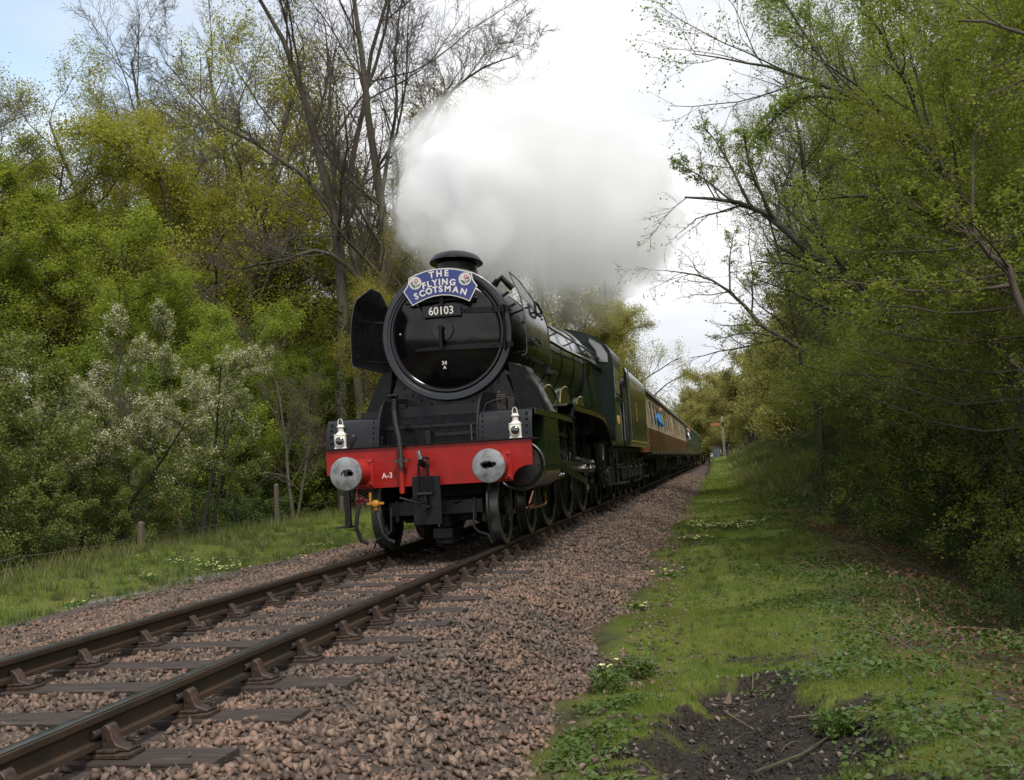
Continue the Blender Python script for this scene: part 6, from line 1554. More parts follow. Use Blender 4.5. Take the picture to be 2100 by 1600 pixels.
used = set()
NAMES = {'maple': ('leafy_tree', 'tree'), 'thicket': ('leafy_tree', 'tree'), 'oak': ('oak_tree', 'tree'), 'bare': ('bare_tree', 'tree'), 'slender': ('slender_tree', 'tree'), 'hazel': ('hazel_bush', 'bush'),
         'distant': ('oak_tree', 'tree'), 'blossom': ('blossom_bush', 'bush'), 'sage_bush': ('green_bush', 'bush'), 'bramble': ('bramble_bush', 'bush')}
def plant(kind, x, y, s, rz, label, group, sz=None, tilt=(0, 0), dz=0.0, crown=None):
    nm, cat = NAMES[kind]
    if group == 'trees of the left wood' and y > 12 and not (x > -7 and y > 45): s = s * (1.0 if kind == 'oak' else 0.86)
    o = empty(nm, (x, y, g0(x, y) - 0.05 + dz), rot=(tilt[0], tilt[1], rz)); o.scale = (s, s, sz or s); tag(o, label, cat, group)
    for part, m_ in PROTO[kind].items():
        c_ = link(part, m_, o)
        if part != 'trunk': c_['kind'] = 'stuff'
    return o
# ------------------------------------------------------------------ planting: left wood
LW, RW, FW = 'trees of the left wood', 'trees along the right bank', 'trees beyond the end of the train'
for a in [
    ('maple', -15.2, 22.0, 0.92, 2.3, 'bright green tree in front of the oaks, left of the blossom', LW),
    ('maple', -19.0, 36.0, 1.15, 0.9, 'bright green tree between the olive oaks', LW),
    ('maple', -24.0, 35.0, 1.12, 5.9, 'high bright green tree behind the left edge', LW),
    ('maple', -31.5, 33.0, 1.25, 3.9, 'highest bright green tree at the left edge', LW),
    ('maple', -14.0, 42.0, 1.10, 2.9, 'bright green tree behind the bare trunks', LW),
    ('maple', -10.6, 47.0, 1.05, 4.9, 'bright green tree far behind the bare trunks', LW),
    ('maple', -12.9, 27.0, 0.70, 1.1, 'small bright green tree beside the deflector', LW),
    ('oak', -20.4, 30.0, 0.92, 3.3, 'olive oak rising above the bright green trees', LW),
    ('oak', -26.5, 39.0, 0.85, 4.9, 'small olive oak towards the left edge', LW),
    ('oak', -11.6, 40.5, 1.10, 5.9, 'olive oak seen through the bare trunks', LW),
    ('bare', -27.6, 40.0, 0.98, 5.2, 'twiggy tree beside the highest one', LW),
    ('bare', -19.4, 42.0, 1.05, 3.9, 'twiggy tree just above the tall olive oak', LW),
    ('bare', -12.4, 44.0, 1.0, 2.4, 'fine twiggy tree behind the great leafless tree', LW),
    ('maple', -12.4, 22.5, 0.72, 3.3, 'bright green tree directly behind the blossoming bushes', LW),
    ('maple', -11.2, 30.5, 0.80, 4.6, 'bright green tree left of the great leafless tree', LW),
    ('maple', -8.8, 36.0, 0.70, 5.6, 'bright green tree showing between bare trunks and deflector', LW),
    ('maple', -18.6, 13.0, 1.05, 0.3, 'bright green tree at the far left edge, nearest the line', LW),
    ('maple', -21.5, 20.5, 1.12, 1.9, 'bright green tree behind the one at the left edge', LW),
    ('maple', -23.0, 28.0, 1.12, 3.6, 'broad bright green tree in the second row from the left', LW),
    ('maple', -28.5, 25.0, 1.25, 4.4, 'tall bright green tree at the left edge of the third row', LW),
    ('maple', -18.6, 30.0, 0.78, 5.2, 'low bright green tree in front of the leftmost oak', LW),
    ('thicket', -14.2, 25.5, 1.15, 0.8, 'rounded mid green tree behind the blossoming bush', LW),
    ('thicket', -12.6, 31.0, 1.20, 2.2, 'mid green tree between the blossom and the tall bare trunks', LW),
    ('thicket', -16.6, 38.0, 1.40, 3.1, 'mid green tree under the olive oaks', LW),
    ('thicket', -11.2, 38.5, 1.35, 4.0, 'mid green tree just left of the bare trunks', LW),
    ('thicket', -9.4, 33.0, 1.10, 5.0, 'mid green tree seen between bare trunks and deflector', LW),
    ('thicket', -15.6, 18.5, 1.00, 1.2, 'mid green tree behind the left blossom', LW),
    ('oak', -17.6, 32.0, 1.24, 0.5, 'tall olive oak with reddish forked trunk left of the bare trees', LW),
    ('oak', -22.5, 37.0, 1.02, 1.4, 'olive oak behind the bright green trees', LW),
    ('oak', -14.0, 36.0, 1.16, 2.7, 'olive oak with open crown beside the bare trees', LW),
    ('oak', -9.8, 44.0, 1.00, 4.3, 'olive oak behind the tall bare trees', LW),
    ('oak', -27.0, 46.0, 1.00, 5.3, 'pale olive oak far back on the left', LW),
    ('bare', -25.0, 43.0, 1.32, 0.2, 'high twiggy tree standing above the green trees near the sky', LW),
    ('bare', -21.6, 46.0, 1.28, 2.0, 'highest twiggy tree against the blue sky', LW),
    ('bare', -30.5, 44.0, 0.98, 3.2, 'twiggy tree lowering towards the left edge', LW),
    ('bare', -24.2, 21.5, 0.80, 4.9, 'bare tree crossing the sky at the left edge', LW),
    ('bare', -16.0, 48.0, 0.95, 1.0, 'twiggy tree between the olive oak and the big bare tree', LW),
    ('bare', -7.8, 30.0, 0.72, 2.9, 'thin bare tree behind the smoke', LW),
    ('oak', -7.2, 24.5, 0.62, 0.9, 'small olive tree just behind the bare trunks', LW),
    ('oak', -6.6, 50.0, 1.22, 3.9, 'tall olive tree rising through the top of the steam', LW),
    ('oak', -5.6, 63.0, 0.92, 2.5, 'olive tree overhanging the coaches under the steam', LW),
    ('oak', -6.4, 55.0, 0.84, 5.5, 'yellow green tree just above the tender', LW),
    ('bare', -5.0, 88.0, 0.62, 0.7, 'greyish bare tree above the coach roofs', LW),
    ('thicket', -5.8, 44.0, 1.0, 1.7, 'mid green tree hidden behind the boiler', LW),
    ('oak', -4.4, 68.0, 1.02, 1.5, 'spreading yellow green tree whose boughs reach over the coach roofs', LW),
    ('oak', -5.3, 84.0, 0.86, 4.5, 'yellow green tree behind the spreading one over the coaches', LW),
    ('distant', -7.5, 86.0, 1.0, 0.7, 'olive tree left of the coaches in the distance', LW),
    ('oak', -34, 34.0, 1.0, 0.1, 'oak at the outer left of the wood', LW), 
    ('thicket', -20.0, 44.0, 1.7, 0.1, 'dense green tree closing the back of the wood', LW), 
    ('thicket', -14.0, 50.0, 1.8, 1.1, 'dense green tree behind the oaks', LW), 
    ('thicket', -9.0, 54.0, 1.7, 2.1, 'dense green tree behind the bare trunks', LW), 
    ('thicket', -27.0, 36.0, 1.7, 3.1, 'dense green tree behind the maples', LW), 
]:
    plant(a[0], a[1], a[2], a[3], a[4], a[5], a[6])
for x, y, s, rz, lab in [(-10.6, 9.4, 0.98, 0.0, 'left one of the two white blossoming bushes'), (-9.3, 12.8, 1.02, 2.6, 'white blossoming bush nearest the engine'), (-12.6, 9.6, 0.95, 4.4, 'thinly blossoming bush at the left edge')]:
    plant('blossom', x, y, s, rz, lab, 'blossoming bushes by the fence', dz=0.0)
for x, y, s, rz, lab in [(-10.2, 6.6, 0.62, 2.2, 'rounded green bush under the left blossom'), (-9.6, 9.6, 0.60, 5.2, 'low green bush under the blossom nearest the engine'), (-11.2, 4.8, 1.0, 0.4, 'pale sage green bush nearest the left edge'), (-11.9, 8.2, 1.15, 1.7, 'tall sage green bush behind the left fence'), (-10.6, 1.8, 0.85, 3.0, 'low sage bush at the left edge by the verge'), (-13.6, 5.5, 1.2, 4.1, 'sage bush behind the leftmost ones')]:
    plant('sage_bush', x, y, s, rz, lab, 'bushes by the left fence')
blb = ['low tangled bramble at the left edge', 'low tangled bramble under the left blossom', 'low tangled bramble beside the fence post', 'bramble under the nearer blossom', 'bramble behind the fence wires', 'bramble by the taller fence post', 'bramble left of the engine steps', 'bramble deep in the left wood']
for i, (x, y) in enumerate([(-10.6, 3.0), (-10.9, 6.0), (-10.9, 9.4), (-10.2, 12.6), (-11.6, 16.0), (-12.3, 21.0), (-10.8, 19.0), (-14.0, 13.5)]):
    plant('bramble', x, y, 0.85 + 0.1 * (i % 3), i * 1.3, blb[i], 'brambles under the left wood')
# slim bare stems by the fence
for i, (x, y, h, lab) in enumerate([(-9.9, 20.5, 0.28, 'slim dark sapling by the taller fence post'), (-11.3, 13.5, 0.25, 'slim leaning sapling between the blossoming bushes'), (-13.4, 23.5, 0.34, 'slim sapling in front of the leaf litter')]):
    plant('bare', x, y, h, i * 2.1, lab, 'saplings by the fence')
# large leafless pair behind the engine, limbs traced in space
big = tree_meshes('big', 31, 18, [
    [(-10.03, 25.95, -1.20, 0.276), (-9.97, 25.95, 3.56, 0.223), (-9.83, 25.95, 7.04, 0.208), (-9.83, 25.95, 9.86, 0.185), (-10.24, 25.95, 12.54, 0.154), (-10.91, 25.95, 15.22, 0.122), (-11.51, 25.68, 17.49, 0.092), (-12.71, 25.28, 19.50, 0.054), (-14.05, 24.87, 20.58, 0.023)],
    [(-9.16, 26.48, -1.20, 0.292), (-9.23, 26.48, 3.29, 0.238), (-8.56, 26.48, 6.37, 0.208), (-8.23, 26.48, 8.52, 0.185), (-8.36, 26.48, 11.73, 0.154), (-8.63, 26.48, 15.75, 0.115), (-8.96, 26.21, 19.77, 0.070), (-9.23, 25.95, 24.06, 0.023)],
    [(-9.43, 26.21, -1.20, 0.230), (-9.57, 26.21, 3.69, 0.185), (-9.23, 26.35, 7.71, 0.138), (-9.70, 26.75, 11.06, 0.115), (-9.10, 27.29, 15.08, 0.092), (-8.02, 27.55, 19.10, 0.061), (-7.35, 27.82, 23.12, 0.023)],
    [(-8.29, 26.48, 7.98, 0.131), (-7.35, 26.75, 10.66, 0.108), (-6.68, 27.02, 13.34, 0.084), (-5.75, 27.29, 14.95, 0.061), (-4.54, 27.29, 15.89, 0.038), (-2.93, 27.29, 16.29, 0.016)],
    [(-8.49, 26.35, 6.77, 0.108), (-9.23, 25.81, 8.38, 0.092), (-10.44, 25.41, 9.25, 0.077), (-11.78, 25.14, 8.92, 0.061), (-13.12, 25.01, 8.78, 0.046), (-14.59, 24.87, 7.98, 0.016)],
    [(-9.90, 25.95, 10.66, 0.092), (-11.11, 25.68, 12.27, 0.077), (-12.71, 25.41, 13.47, 0.061), (-14.32, 25.14, 14.68, 0.038), (-15.93, 24.87, 16.82, 0.016)],
    [(-8.69, 26.48, 15.22, 0.070), (-7.76, 26.48, 17.63, 0.054), (-7.22, 26.48, 20.84, 0.031), (-6.95, 26.48, 23.79, 0.016)],
    [(-8.29, 26.48, 11.20, 0.077), (-7.49, 26.21, 14.14, 0.061), (-7.22, 25.95, 17.09, 0.038), (-6.42, 25.68, 20.04, 0.016)]],
    [lv(12, 40, 0.30, t0=0.28, seg=8, trop=0.08, wander=0.10, rr=0.42, shape=0.15), lv(11, 40, 0.55, t0=0.12, seg=6, trop=0.05, wander=0.13, rr=0.5, rmin=0.011), lv(8, 40, 0.55, t0=0.1, seg=4, trop=0.04, rmin=0.008), lv(5, 38, 0.6, t0=0.15, seg=3, trop=0.03, rmin=0.005)],
    leaf=dict(n=2500, size=0.05, spread=0.03, mat='leaf_olive'), bark='bark_grey', twig='twig', sides=(10, 6, 4, 3, 3))
o = empty('bare_tree', (0, 0, 0)); tag(o, 'great leafless tree of several grey stems standing just behind the engine', 'tree', LW)
for k, m_ in big.items():
    c_ = link(k, m_, o)
    if k != 'trunk': c_['kind'] = 'stuff'
# ivy on the stems
rg3 = np.random.default_rng(77); n = 5200; t = rg3.random(n); zz = -0.3 + 7.5 * t ** 1.2; a = rg3.uniform(0, 2 * PI, n); rr3 = 0.28 - 0.012 * zz
wh = rg3.integers(0, 2, n); cxv = np.where(wh, np.interp(zz, [-1.9, 3.3, 6.4, 8.5], [-9.16, -9.23, -8.56, -8.23]), np.interp(zz, [-1.9, 3.56, 7.0], [-10.03, -9.97, -9.83]))
V, F = leaf_quads(np.stack([cxv + rr3 * np.cos(a), np.where(wh, 26.48, 25.94) + rr3 * np.sin(a), zz], -1), rg3.uniform(0.06, 0.13, n), rg3)
tag(link('ivy', np_mesh('ivy', V, F, M['leaf_dark']), o), kind='stuff')

# ------------------------------------------------------------------ planting: right bank
for a in [
    ('distant', 6.8, 118.0, 1.05, 0.5, 'golden tree just right of the vanishing track', FW),
    ('distant', -0.5, 142.0, 0.95, 2.1, 'olive tree in the gap above the end of the train', FW),
    ('distant', 4.0, 150.0, 1.10, 4.1, 'pale olive tree right behind the train end', FW),
    ('distant', 0.5, 178.0, 1.5, 3.1, 'hazy tree closing the line', FW),
    ('thicket', 3.5, 165.0, 1.5, 1.1, 'low green trees closing the line', FW),
    ('thicket', -1.5, 162.0, 1.3, 2.1, 'low green tree left at the end of the line', FW),
    ('distant', 8.2, 62.0, 0.85, 1.3, 'golden tree leaning over the bank before the signal', RW),
    ('distant', 8.4, 78.0, 0.85, 2.3, 'golden tree just right of the signal arm', RW),
    ('hazel', 9.8, 33.0, 0.85, 2.9, 'leafy hazel low on the grassy bank', RW),
    ('slender', 7.6, 16.0, 1.05, 0.4, 'slender trees with thin upright stems nearest the overhanging limb', RW),
    ('slender', 9.0, 21.0, 1.15, 2.1, 'slender multi-stemmed tree on the bank behind the overhanging limb', RW),
    ('slender', 6.6, 24.0, 0.88, 4.0, 'slender tree leaning towards the line with sparse leaves', RW),
    ('slender', 10.5, 13.0, 1.15, 5.3, 'slender tree behind the hazels on the right', RW),
    ('slender', 11.5, 18.0, 1.25, 0.9, 'tallest slender tree on the right', RW),
    ('slender', 12.0, 8.0, 1.20, 3.0, 'slender tree near the right edge', RW),
    ('bare', 8.2, 25.0, 0.60, 1.5, 'bare greyish tree above the right bank', RW),
    ('bare', 10.6, 28.0, 0.72, 2.6, 'bare tree behind the slender ones', RW),
    ('hazel', 8.2, 13.8, 0.62, 2.2, 'low hazel skirt beneath the slender trees', RW),
    ('hazel', 8.8, 18.2, 0.60, 4.2, 'low hazel skirt on the cutting slope', RW),
    ('hazel', 9.2, 23.0, 0.62, 5.2, 'low hazel skirt near the top of the cutting', RW),
    ('hazel', 9.6, 28.5, 0.66, 0.2, 'low hazel skirt beyond the slender trees', RW),
    ('hazel', 8.3, 6.0, 1.0, 0.2, 'leafy hazel arching over the right slope', RW),
    ('hazel', 8.0, 1.5, 0.95, 0.7, 'hazel with long branches nearest the right edge', RW),
    ('hazel', 9.6, 9.5, 1.20, -0.3, 'tall leafy hazel behind the right slope', RW),
    ('hazel', 8.2, 11.5, 0.95, 1.0, 'hazel standing at the foot of the slender trees', RW),
    ('hazel', 8.8, 15.5, 1.0, 0.1, 'hazel where the cutting begins', RW),
    ('hazel', 10.2, 20.0, 0.95, 0.9, 'hazel on the cutting edge', RW),
    ('hazel', 10.8, 25.5, 0.9, 2.1, 'hazel above the flowering bank', RW),
    ('hazel', 10.8, 4.0, 1.35, 0.0, 'tall hazel filling the right edge', RW),
    ('hazel', 11.8, 12.5, 1.45, 0.5, 'tall hazel behind the others', RW),
    ('hazel', 9.4, -1.8, 1.1, 0.3, 'hazel branch spray at the top right corner', RW),
    ('hazel', 7.4, -3.6, 0.42, 0.3, 'short hazel regrowth on the near right slope', RW),
    ('thicket', 9.8, 31.0, 0.95, 0.3, 'dense green tree on the bank beyond the hazels', RW),
    ('thicket', 11.5, 22.0, 1.30, 1.3, 'dense green tree behind the slender stems', RW),
    ('thicket', 13.5, 15.0, 1.40, 2.3, 'dense dark tree at the right rear', RW),
    ('thicket', 13.0, 6.0, 1.30, 3.3, 'dense dark tree behind the right hazels', RW),
    ('thicket', 9.4, 38.0, 1.05, 4.1, 'dense tree halfway along the bank', RW),
    ('distant', 10.0, 44.0, 1.00, 5.0, 'olive gold tree halfway along the cutting', RW),
    ('distant', 10.2, 52.0, 1.00, 0.6, 'olive gold tree two beyond the bank bushes', RW),
    ('distant', 12.4, 60.0, 1.10, 1.8, 'olive gold tree on the crest of the cutting', RW),
    ('distant', 13.6, 38.0, 1.30, 2.8, 'large olive tree behind the bank', RW),
    ('distant', 9.6, 70.0, 1.00, 3.9, 'golden tree above the signal post', RW),
    ('distant', 12.5, 80.0, 1.10, 4.7, 'golden tree right of the signal post', RW),
    ('distant', 9.0, 90.0, 0.95, 5.9, 'golden tree beyond the signal post', RW),
    ('distant', 16.0, 50.0, 1.40, 0.2, 'tall olive tree high on the right', RW),
    ('distant', 17.0, 72.0, 1.30, 1.1, 'tall olive tree behind the golden ones', RW),
    ('distant', 7.0, 104.0, 0.90, 2.4, 'golden tree closing the cutting on the right', FW),
    ('distant', 12.0, 108.0, 1.15, 3.1, 'taller golden tree closing the cutting', FW),
    ('distant', 4.5, 128.0, 0.90, 3.7, 'small golden tree over the end of the track', FW),
    ('distant', 1.2, 134.0, 0.78, 4.5, 'rounded olive tree directly over the last coach', FW),
    ('distant', -2.5, 130.0, 0.68, 5.7, 'lowest olive tree over the coach roofs', FW),
    ('bare', 1.8, 150.0, 0.50, 0.9, 'fine twiggy tree on the far skyline', FW),
    ('distant', 8.8, 140.0, 1.05, 1.4, 'olive tree on the far right skyline', FW),
    ('distant', -6.5, 140.0, 0.75, 2.9, 'olive tree left on the far skyline', FW),
    ('distant', 15.5, 130.0, 1.3, 3.4, 'broad tree on the far right slope', FW),
    ('thicket', 16.0, 26.0, 1.7, 3.4, 'broad green tree behind the right trees', RW),
    ('thicket', 18.0, 12.0, 1.8, 1.4, 'broad green tree behind the right edge', RW),
]:
    plant(a[0], a[1], a[2], a[3], a[4], a[5], a[6])
for i, (x, y, s) in enumerate([(6.9, 2.0, 0.5), (7.2, 6.5, 0.6), (7.0, 10.5, 0.6), (6.8, 14.0, 0.55), (6.6, -1.5, 0.4), (6.5, 18.0, 0.5), (8.0, 31.0, 0.7), (8.4, 46.0, 0.8), (7.6, 9.0, 0.8), (8.2, 13.0, 0.8), (7.2, 21.0, 0.7), (8.0, 24.5, 0.8), (7.4, 28.0, 0.6), (8.6, 17.0, 0.9), (9.0, 36.0, 0.9), (7.6, 52.0, 0.7)]):
    plant('bramble', x, y, s, i * 1.9, ['low bramble on the right slope by the dark hollow', 'low bramble below the leaning limb', 'low bramble under the hazels', 'bramble at the start of the cutting', 'bramble nearest the right foreground', 'bramble on the bank above the flowers', 'bramble patch on the grassy bank', 'bramble patch far along the bank', 'deep bramble under the right hazels', 'tall bramble where the slope meets the wood', 'bramble at the foot of the cutting slope', 'bramble halfway up the cutting slope', 'small bramble above the white flowers', 'bramble behind the slender stems', 'bramble under the bank trees', 'bramble opposite the first coach'][i], 'brambles on the right bank')
# overhanging limbs reaching over the verge
def limb_tree(name, label, guides, levels, leaf, seed, bark='bark_dark', twig='bark_dark', sides=(8, 5, 4, 3)):
    m = tree_meshes(name, seed, 5, guides, levels, leaf=leaf, bark=bark, twig=twig, sides=sides)
    o = empty(name, (0, 0, 0)); tag(o, label, 'tree', RW)
    for k, v in m.items():
        c_ = link(k, v, o)
        if k != 'trunk': c_['kind'] = 'stuff'
limb_tree('leaning_tree', 'dark tree leaning from the right bank with bare fan of branches over the verge', [
    [(9.2, 6, -1.4, 0.1254), (8.3, 6, 0.95, 0.0990), (7.1, 6, 2.35, 0.0858), (6.2, 6, 3.3, 0.0726), (5.5, 6, 3.97, 0.0660), (4.95, 6, 4.5, 0.0561), (4.45, 6, 5.05, 0.0462), (3.9, 6, 5.30, 0.0330), (3.2, 6, 5.40, 0.0165)],
    [(4.3, 6, 5.12, 0.0330), (4.1, 6.2, 5.7, 0.0231), (3.85, 6.3, 6.3, 0.0132), (3.6, 6.3, 6.7, 0.0066)],
    [(4.7, 6, 4.8, 0.0330), (4.35, 5.7, 5.6, 0.0231), (4.25, 5.6, 6.3, 0.0099)],
    [(4.0, 6, 5.25, 0.0198), (3.5, 6.1, 5.75, 0.0132), (3.1, 6.1, 6.05, 0.0066)],
    [(5.8, 6, 3.7, 0.0528), (5.3, 6.2, 5.0, 0.0396), (5.2, 6.3, 6.4, 0.0264), (5.0, 6.4, 7.6, 0.0099)],
    [(6.9, 6, 2.55, 0.0528), (6.7, 6.3, 4.2, 0.0396), (6.3, 6.5, 6.0, 0.0264), (6.0, 6.6, 7.8, 0.0099)],
    [(6.5, 6, 2.95, 0.0396), (5.6, 5.6, 3.15, 0.0264), (4.8, 5.4, 3.55, 0.0165), (4.2, 5.3, 3.8, 0.0066)]],
    [lv(13, 42, 0.26, t0=0.3, seg=6, trop=0.02, wander=0.12, rr=0.5, rmin=0.006), lv(9, 40, 0.55, t0=0.12, seg=5, rmin=0.004), lv(6, 38, 0.55, t0=0.1, seg=3, rmin=0.0025)],
    dict(n=5200, size=0.045, spread=0.03, mat='leaf_hazel'), 41)
limb_tree('leaning_tree', 'tree with a lower twisted bare limb reaching left at the height of the boiler', [
    [(9.6, 14, -0.6, 0.1122), (7.6, 14, 1.8, 0.0858), (6.0, 14, 3.0, 0.0660), (4.7, 14, 4.0, 0.0528), (3.95, 14, 4.9, 0.0330), (3.25, 14, 5.3, 0.0231), (2.45, 14, 5.5, 0.0099)],
    [(4.0, 14, 4.85, 0.0264), (4.05, 14.2, 5.7, 0.0165), (4.2, 14.2, 6.3, 0.0066)],
    [(5.2, 14, 3.6, 0.0330), (4.4, 13.8, 3.8, 0.0231), (3.6, 13.8, 3.7, 0.0079)],
    [(6.5, 14, 2.6, 0.0528), (6.2, 14.2, 4.6, 0.0396), (5.8, 14.4, 6.6, 0.0264), (5.5, 14.4, 8.6, 0.0099)]],
    [lv(12, 45, 0.28, t0=0.25, seg=6, trop=0.0, wander=0.16, rr=0.5, rmin=0.007), lv(8, 42, 0.5, t0=0.1, seg=5, wander=0.2, rmin=0.004), lv(4, 38, 0.5, t0=0.1, seg=3, rmin=0.003)],
    dict(n=1800, size=0.05, spread=0.03, mat='leaf_hazel'), 42, 'bark_grey', 'twig')
limb_tree('leaning_tree', 'high tree on the right with leafy tips spreading against the white sky', [
    [(8.8, 3, -1.4, 0.1056), (7.9, 3, 2.0, 0.0858), (7.0, 2.5, 4.0, 0.0660), (6.2, 2, 5.1, 0.0462), (5.4, 2, 5.65, 0.0330), (4.7, 2, 6.05, 0.0231), (4.1, 2, 6.33, 0.0132), (3.5, 2, 6.45, 0.0066)],
    [(6.6, 2.2, 4.6, 0.0396), (6.2, 2.2, 6.0, 0.0297), (5.6, 2.2, 7.4, 0.0132)], [(5.5, 2, 5.6, 0.0264), (5.0, 2.1, 6.6, 0.0165), (4.6, 2.1, 7.4, 0.0066)],
    [(5.6, 2, 5.55, 0.0264), (4.9, 1.8, 5.6, 0.0165), (4.3, 1.8, 5.2, 0.0066)], [(7.4, 2.7, 3.2, 0.0462), (6.6, 2.4, 3.9, 0.0330), (5.6, 2.2, 4.3, 0.0198), (4.9, 2.2, 4.3, 0.0066)]],
    [lv(12, 42, 0.28, t0=0.25, seg=6, trop=0.02, wander=0.12, rr=0.5, rmin=0.005), lv(8, 40, 0.5, t0=0.12, seg=5, rmin=0.0035), lv(4, 38, 0.5, t0=0.1, seg=3, rmin=0.0025)],
    dict(n=8500, size=0.045, spread=0.06, mat='leaf_hazel'), 43)
fine = [[(8.6, -2, 3.2 - 0.35 * i, .03), (7.3, -2 + 0.2 * i, 3.05 - 0.33 * i, .022), (6.2, -1.5 + 0.3 * i, 2.9 - 0.3 * i, .014), (5.2, -1 + 0.4 * i, 3.0 - 0.22 * i, .006)] for i in range(7)]
fine += [[(6.9, -4, 0.2, .04), (6.05, -4, 1.5, .035), (5.85, -4, 2.1, .03), (5.80, -4, 2.3, .026), (5.60, -4, 2.55, .022), (5.62, -3.9, 3.0, .012), (5.7, -3.9, 3.5, .006)], [(5.62, -4, 2.54, .016), (5.4, -4, 2.72, .012), (5.1, -4, 2.95, .005)], [(5.8, -4, 2.15, .016), (5.4, -4.1, 2.12, .011), (4.9, -4.2, 2.18, .007), (4.4, -4.3, 2.28, .004)]]
fine += [[(8.8, -6, 0.3, .05), (7.8, -5.5, 2.2, .04), (6.9, -5, 3.3, .03), (6.2, -4.5, 3.9, .018), (5.6, -4.0, 4.3, .008)], [(7.8, -5.5, 2.2, .03), (7.0, -4.6, 2.6, .02), (6.3, -4.0, 3.1, .01)]]
limb_tree('leaning_tree', 'close thin-branched tree at the right edge with long horizontal leafy twigs', fine,
    [lv(10, 38, 0.30, t0=0.12, seg=6, trop=0.0, wander=0.08, rr=0.5, flat=0.4, rmin=0.0035), lv(7, 38, 0.5, t0=0.1, seg=5, flat=0.5, rmin=0.0022), lv(3, 36, 0.5, t0=0.1, seg=3, rmin=0.0015)],
    dict(n=16000, size=0.034, spread=0.025, mat='leaf_hazel', up=0.8), 44, 'bark_brown', 'twig')

# ------------------------------------------------------------------ steam
blobs = [((0.0, 2.3, 4.25), 0.30), ((-0.05, 3.1, 4.75), 0.62), ((-0.15, 4.3, 5.2), 1.0), ((-0.2, 6.0, 5.6), 1.45), ((-0.35, 8.2, 6.1), 1.9), ((0.0, 10.5, 6.2), 2.2), ((-0.9, 11.0, 7.6), 1.6), ((-1.7, 10.5, 7.0), 1.4), ((0.3, 14.0, 6.8), 2.2), ((-0.6, 15.0, 8.6), 2.2), ((0.4, 18.5, 7.8), 2.1), ((0.0, 23.0, 9.0), 2.3), ((0.7, 13.5, 5.6), 0.9), ((-2.4, 10.0, 7.6), 0.7), ((-1.6, 12.5, 8.9), 0.7), ((1.9, 15.5, 6.6), 1.0), ((1.2, 20.5, 9.2), 1.4)]
bm = bmesh.new()
for (c, r) in blobs:
    bmesh.ops.create_icosphere(bm, subdivisions=3, radius=r * 1.3, matrix=Matrix.Translation(c))
sm = bpy.data.meshes.new('steam'); bm.to_mesh(sm); bm.free()
steam = link('steam', sm); tag(steam, 'white steam billowing from the chimney back over the boiler and coaches', 'steam', kind='stuff')
rm = steam.modifiers.new('remesh', 'REMESH'); rm.mode = 'VOXEL'; rm.voxel_size = 0.22
smat = bpy.data.materials.new('steam'); smat.use_nodes = True; nt = smat.node_tree; N = nt.nodes; L = nt.links; N.clear()
out = N.new("ShaderNodeOutputMaterial"); pv = N.new("ShaderNodeVolumePrincipled"); pv.inputs['Color'].default_value = (0.985, 0.993, 1.0, 1); pv.inputs['Anisotropy'].default_value = 0.0
tc = N.new("ShaderNodeTexCoord"); nz = N.new("ShaderNodeTexNoise"); nz.inputs['Scale'].default_value = 0.95; nz.inputs['Detail'].default_value = 6; nz.inputs['Roughness'].default_value = 0.62; nz.inputs['Distortion'].default_value = 0.2
L.new(tc.outputs['Object'], nz.inputs['Vector'])
acc = None
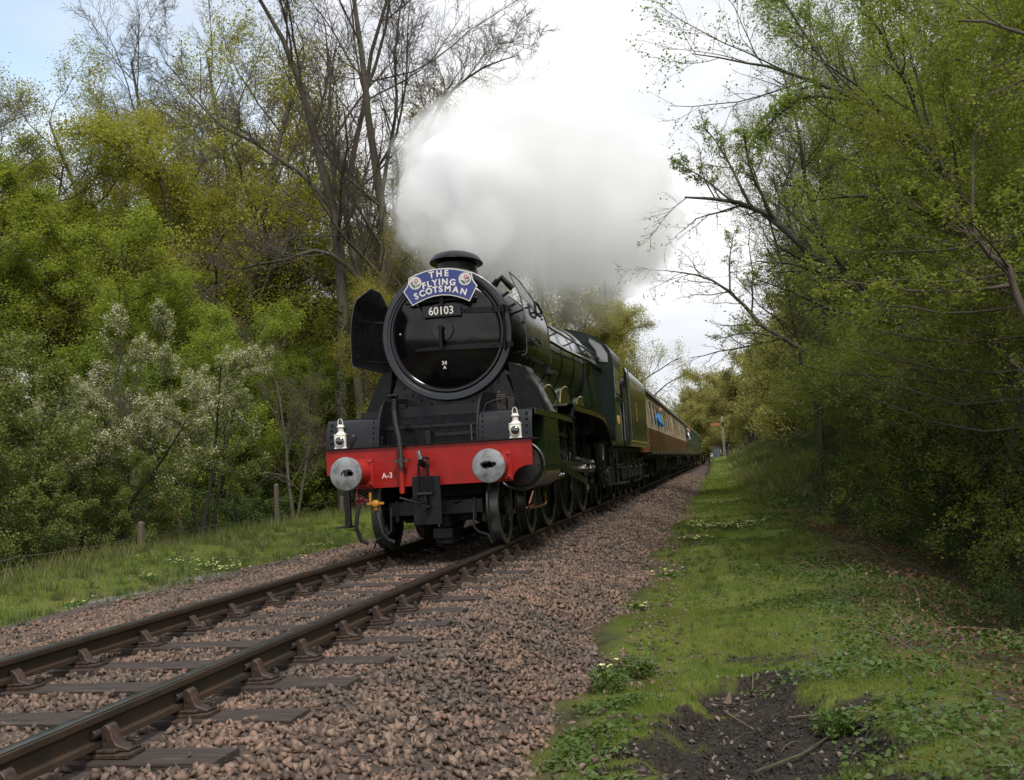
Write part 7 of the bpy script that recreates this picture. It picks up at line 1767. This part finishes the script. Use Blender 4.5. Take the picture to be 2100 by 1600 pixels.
for (c, r) in blobs:
    d = N.new("ShaderNodeVectorMath"); d.operation = 'DISTANCE'; d.inputs[1].default_value = c; L.new(tc.outputs['Object'], d.inputs[0])
    m1 = N.new("ShaderNodeMath"); m1.operation = 'MULTIPLY_ADD'; m1.inputs[1].default_value = -1.0 / r; m1.inputs[2].default_value = 1.0; L.new(d.outputs['Value'], m1.inputs[0])
    if acc is None: acc = m1.outputs[0]
    else:
        mx = N.new("ShaderNodeMath"); mx.operation = 'SMOOTH_MAX'; mx.inputs[2].default_value = 0.15; L.new(acc, mx.inputs[0]); L.new(m1.outputs[0], mx.inputs[1]); acc = mx.outputs[0]
n2 = N.new("ShaderNodeMath"); n2.operation = 'MULTIPLY_ADD'; n2.inputs[1].default_value = 4.6; n2.inputs[2].default_value = -2.15; L.new(nz.outputs['Fac'], n2.inputs[0])
sm_ = N.new("ShaderNodeMath"); sm_.operation = 'ADD'; L.new(acc, sm_.inputs[0]); L.new(n2.outputs[0], sm_.inputs[1])
mr = N.new("ShaderNodeMapRange"); mr.inputs['From Min'].default_value = -0.04; mr.inputs['From Max'].default_value = 0.70; mr.inputs['To Min'].default_value = 0.0; mr.inputs['To Max'].default_value = 1.15
L.new(sm_.outputs[0], mr.inputs['Value']); sx_ = N.new("ShaderNodeSeparateXYZ"); L.new(tc.outputs['Object'], sx_.inputs[0])
yr = N.new("ShaderNodeMapRange"); yr.inputs['From Min'].default_value = 2.0; yr.inputs['From Max'].default_value = 5.5; yr.inputs['To Min'].default_value = 26.0; yr.inputs['To Max'].default_value = 1.0
L.new(sx_.outputs['Y'], yr.inputs['Value'])
ym = N.new("ShaderNodeMath"); ym.operation = 'MULTIPLY'; L.new(mr.outputs[0], ym.inputs[0]); L.new(yr.outputs[0], ym.inputs[1])
zr = N.new("ShaderNodeMapRange"); zr.inputs['From Min'].default_value = 5.0; zr.inputs['From Max'].default_value = 7.6; zr.inputs['To Min'].default_value = 0.10; zr.inputs['To Max'].default_value = 1.0
L.new(sx_.outputs['Z'], zr.inputs['Value'])
zm = N.new("ShaderNodeMath"); zm.operation = 'MULTIPLY'; L.new(ym.outputs[0], zm.inputs[0]); L.new(zr.outputs[0], zm.inputs[1])
L.new(zm.outputs[0], pv.inputs['Density']); L.new(pv.outputs[0], out.inputs['Volume'])
sm.materials.append(smat)
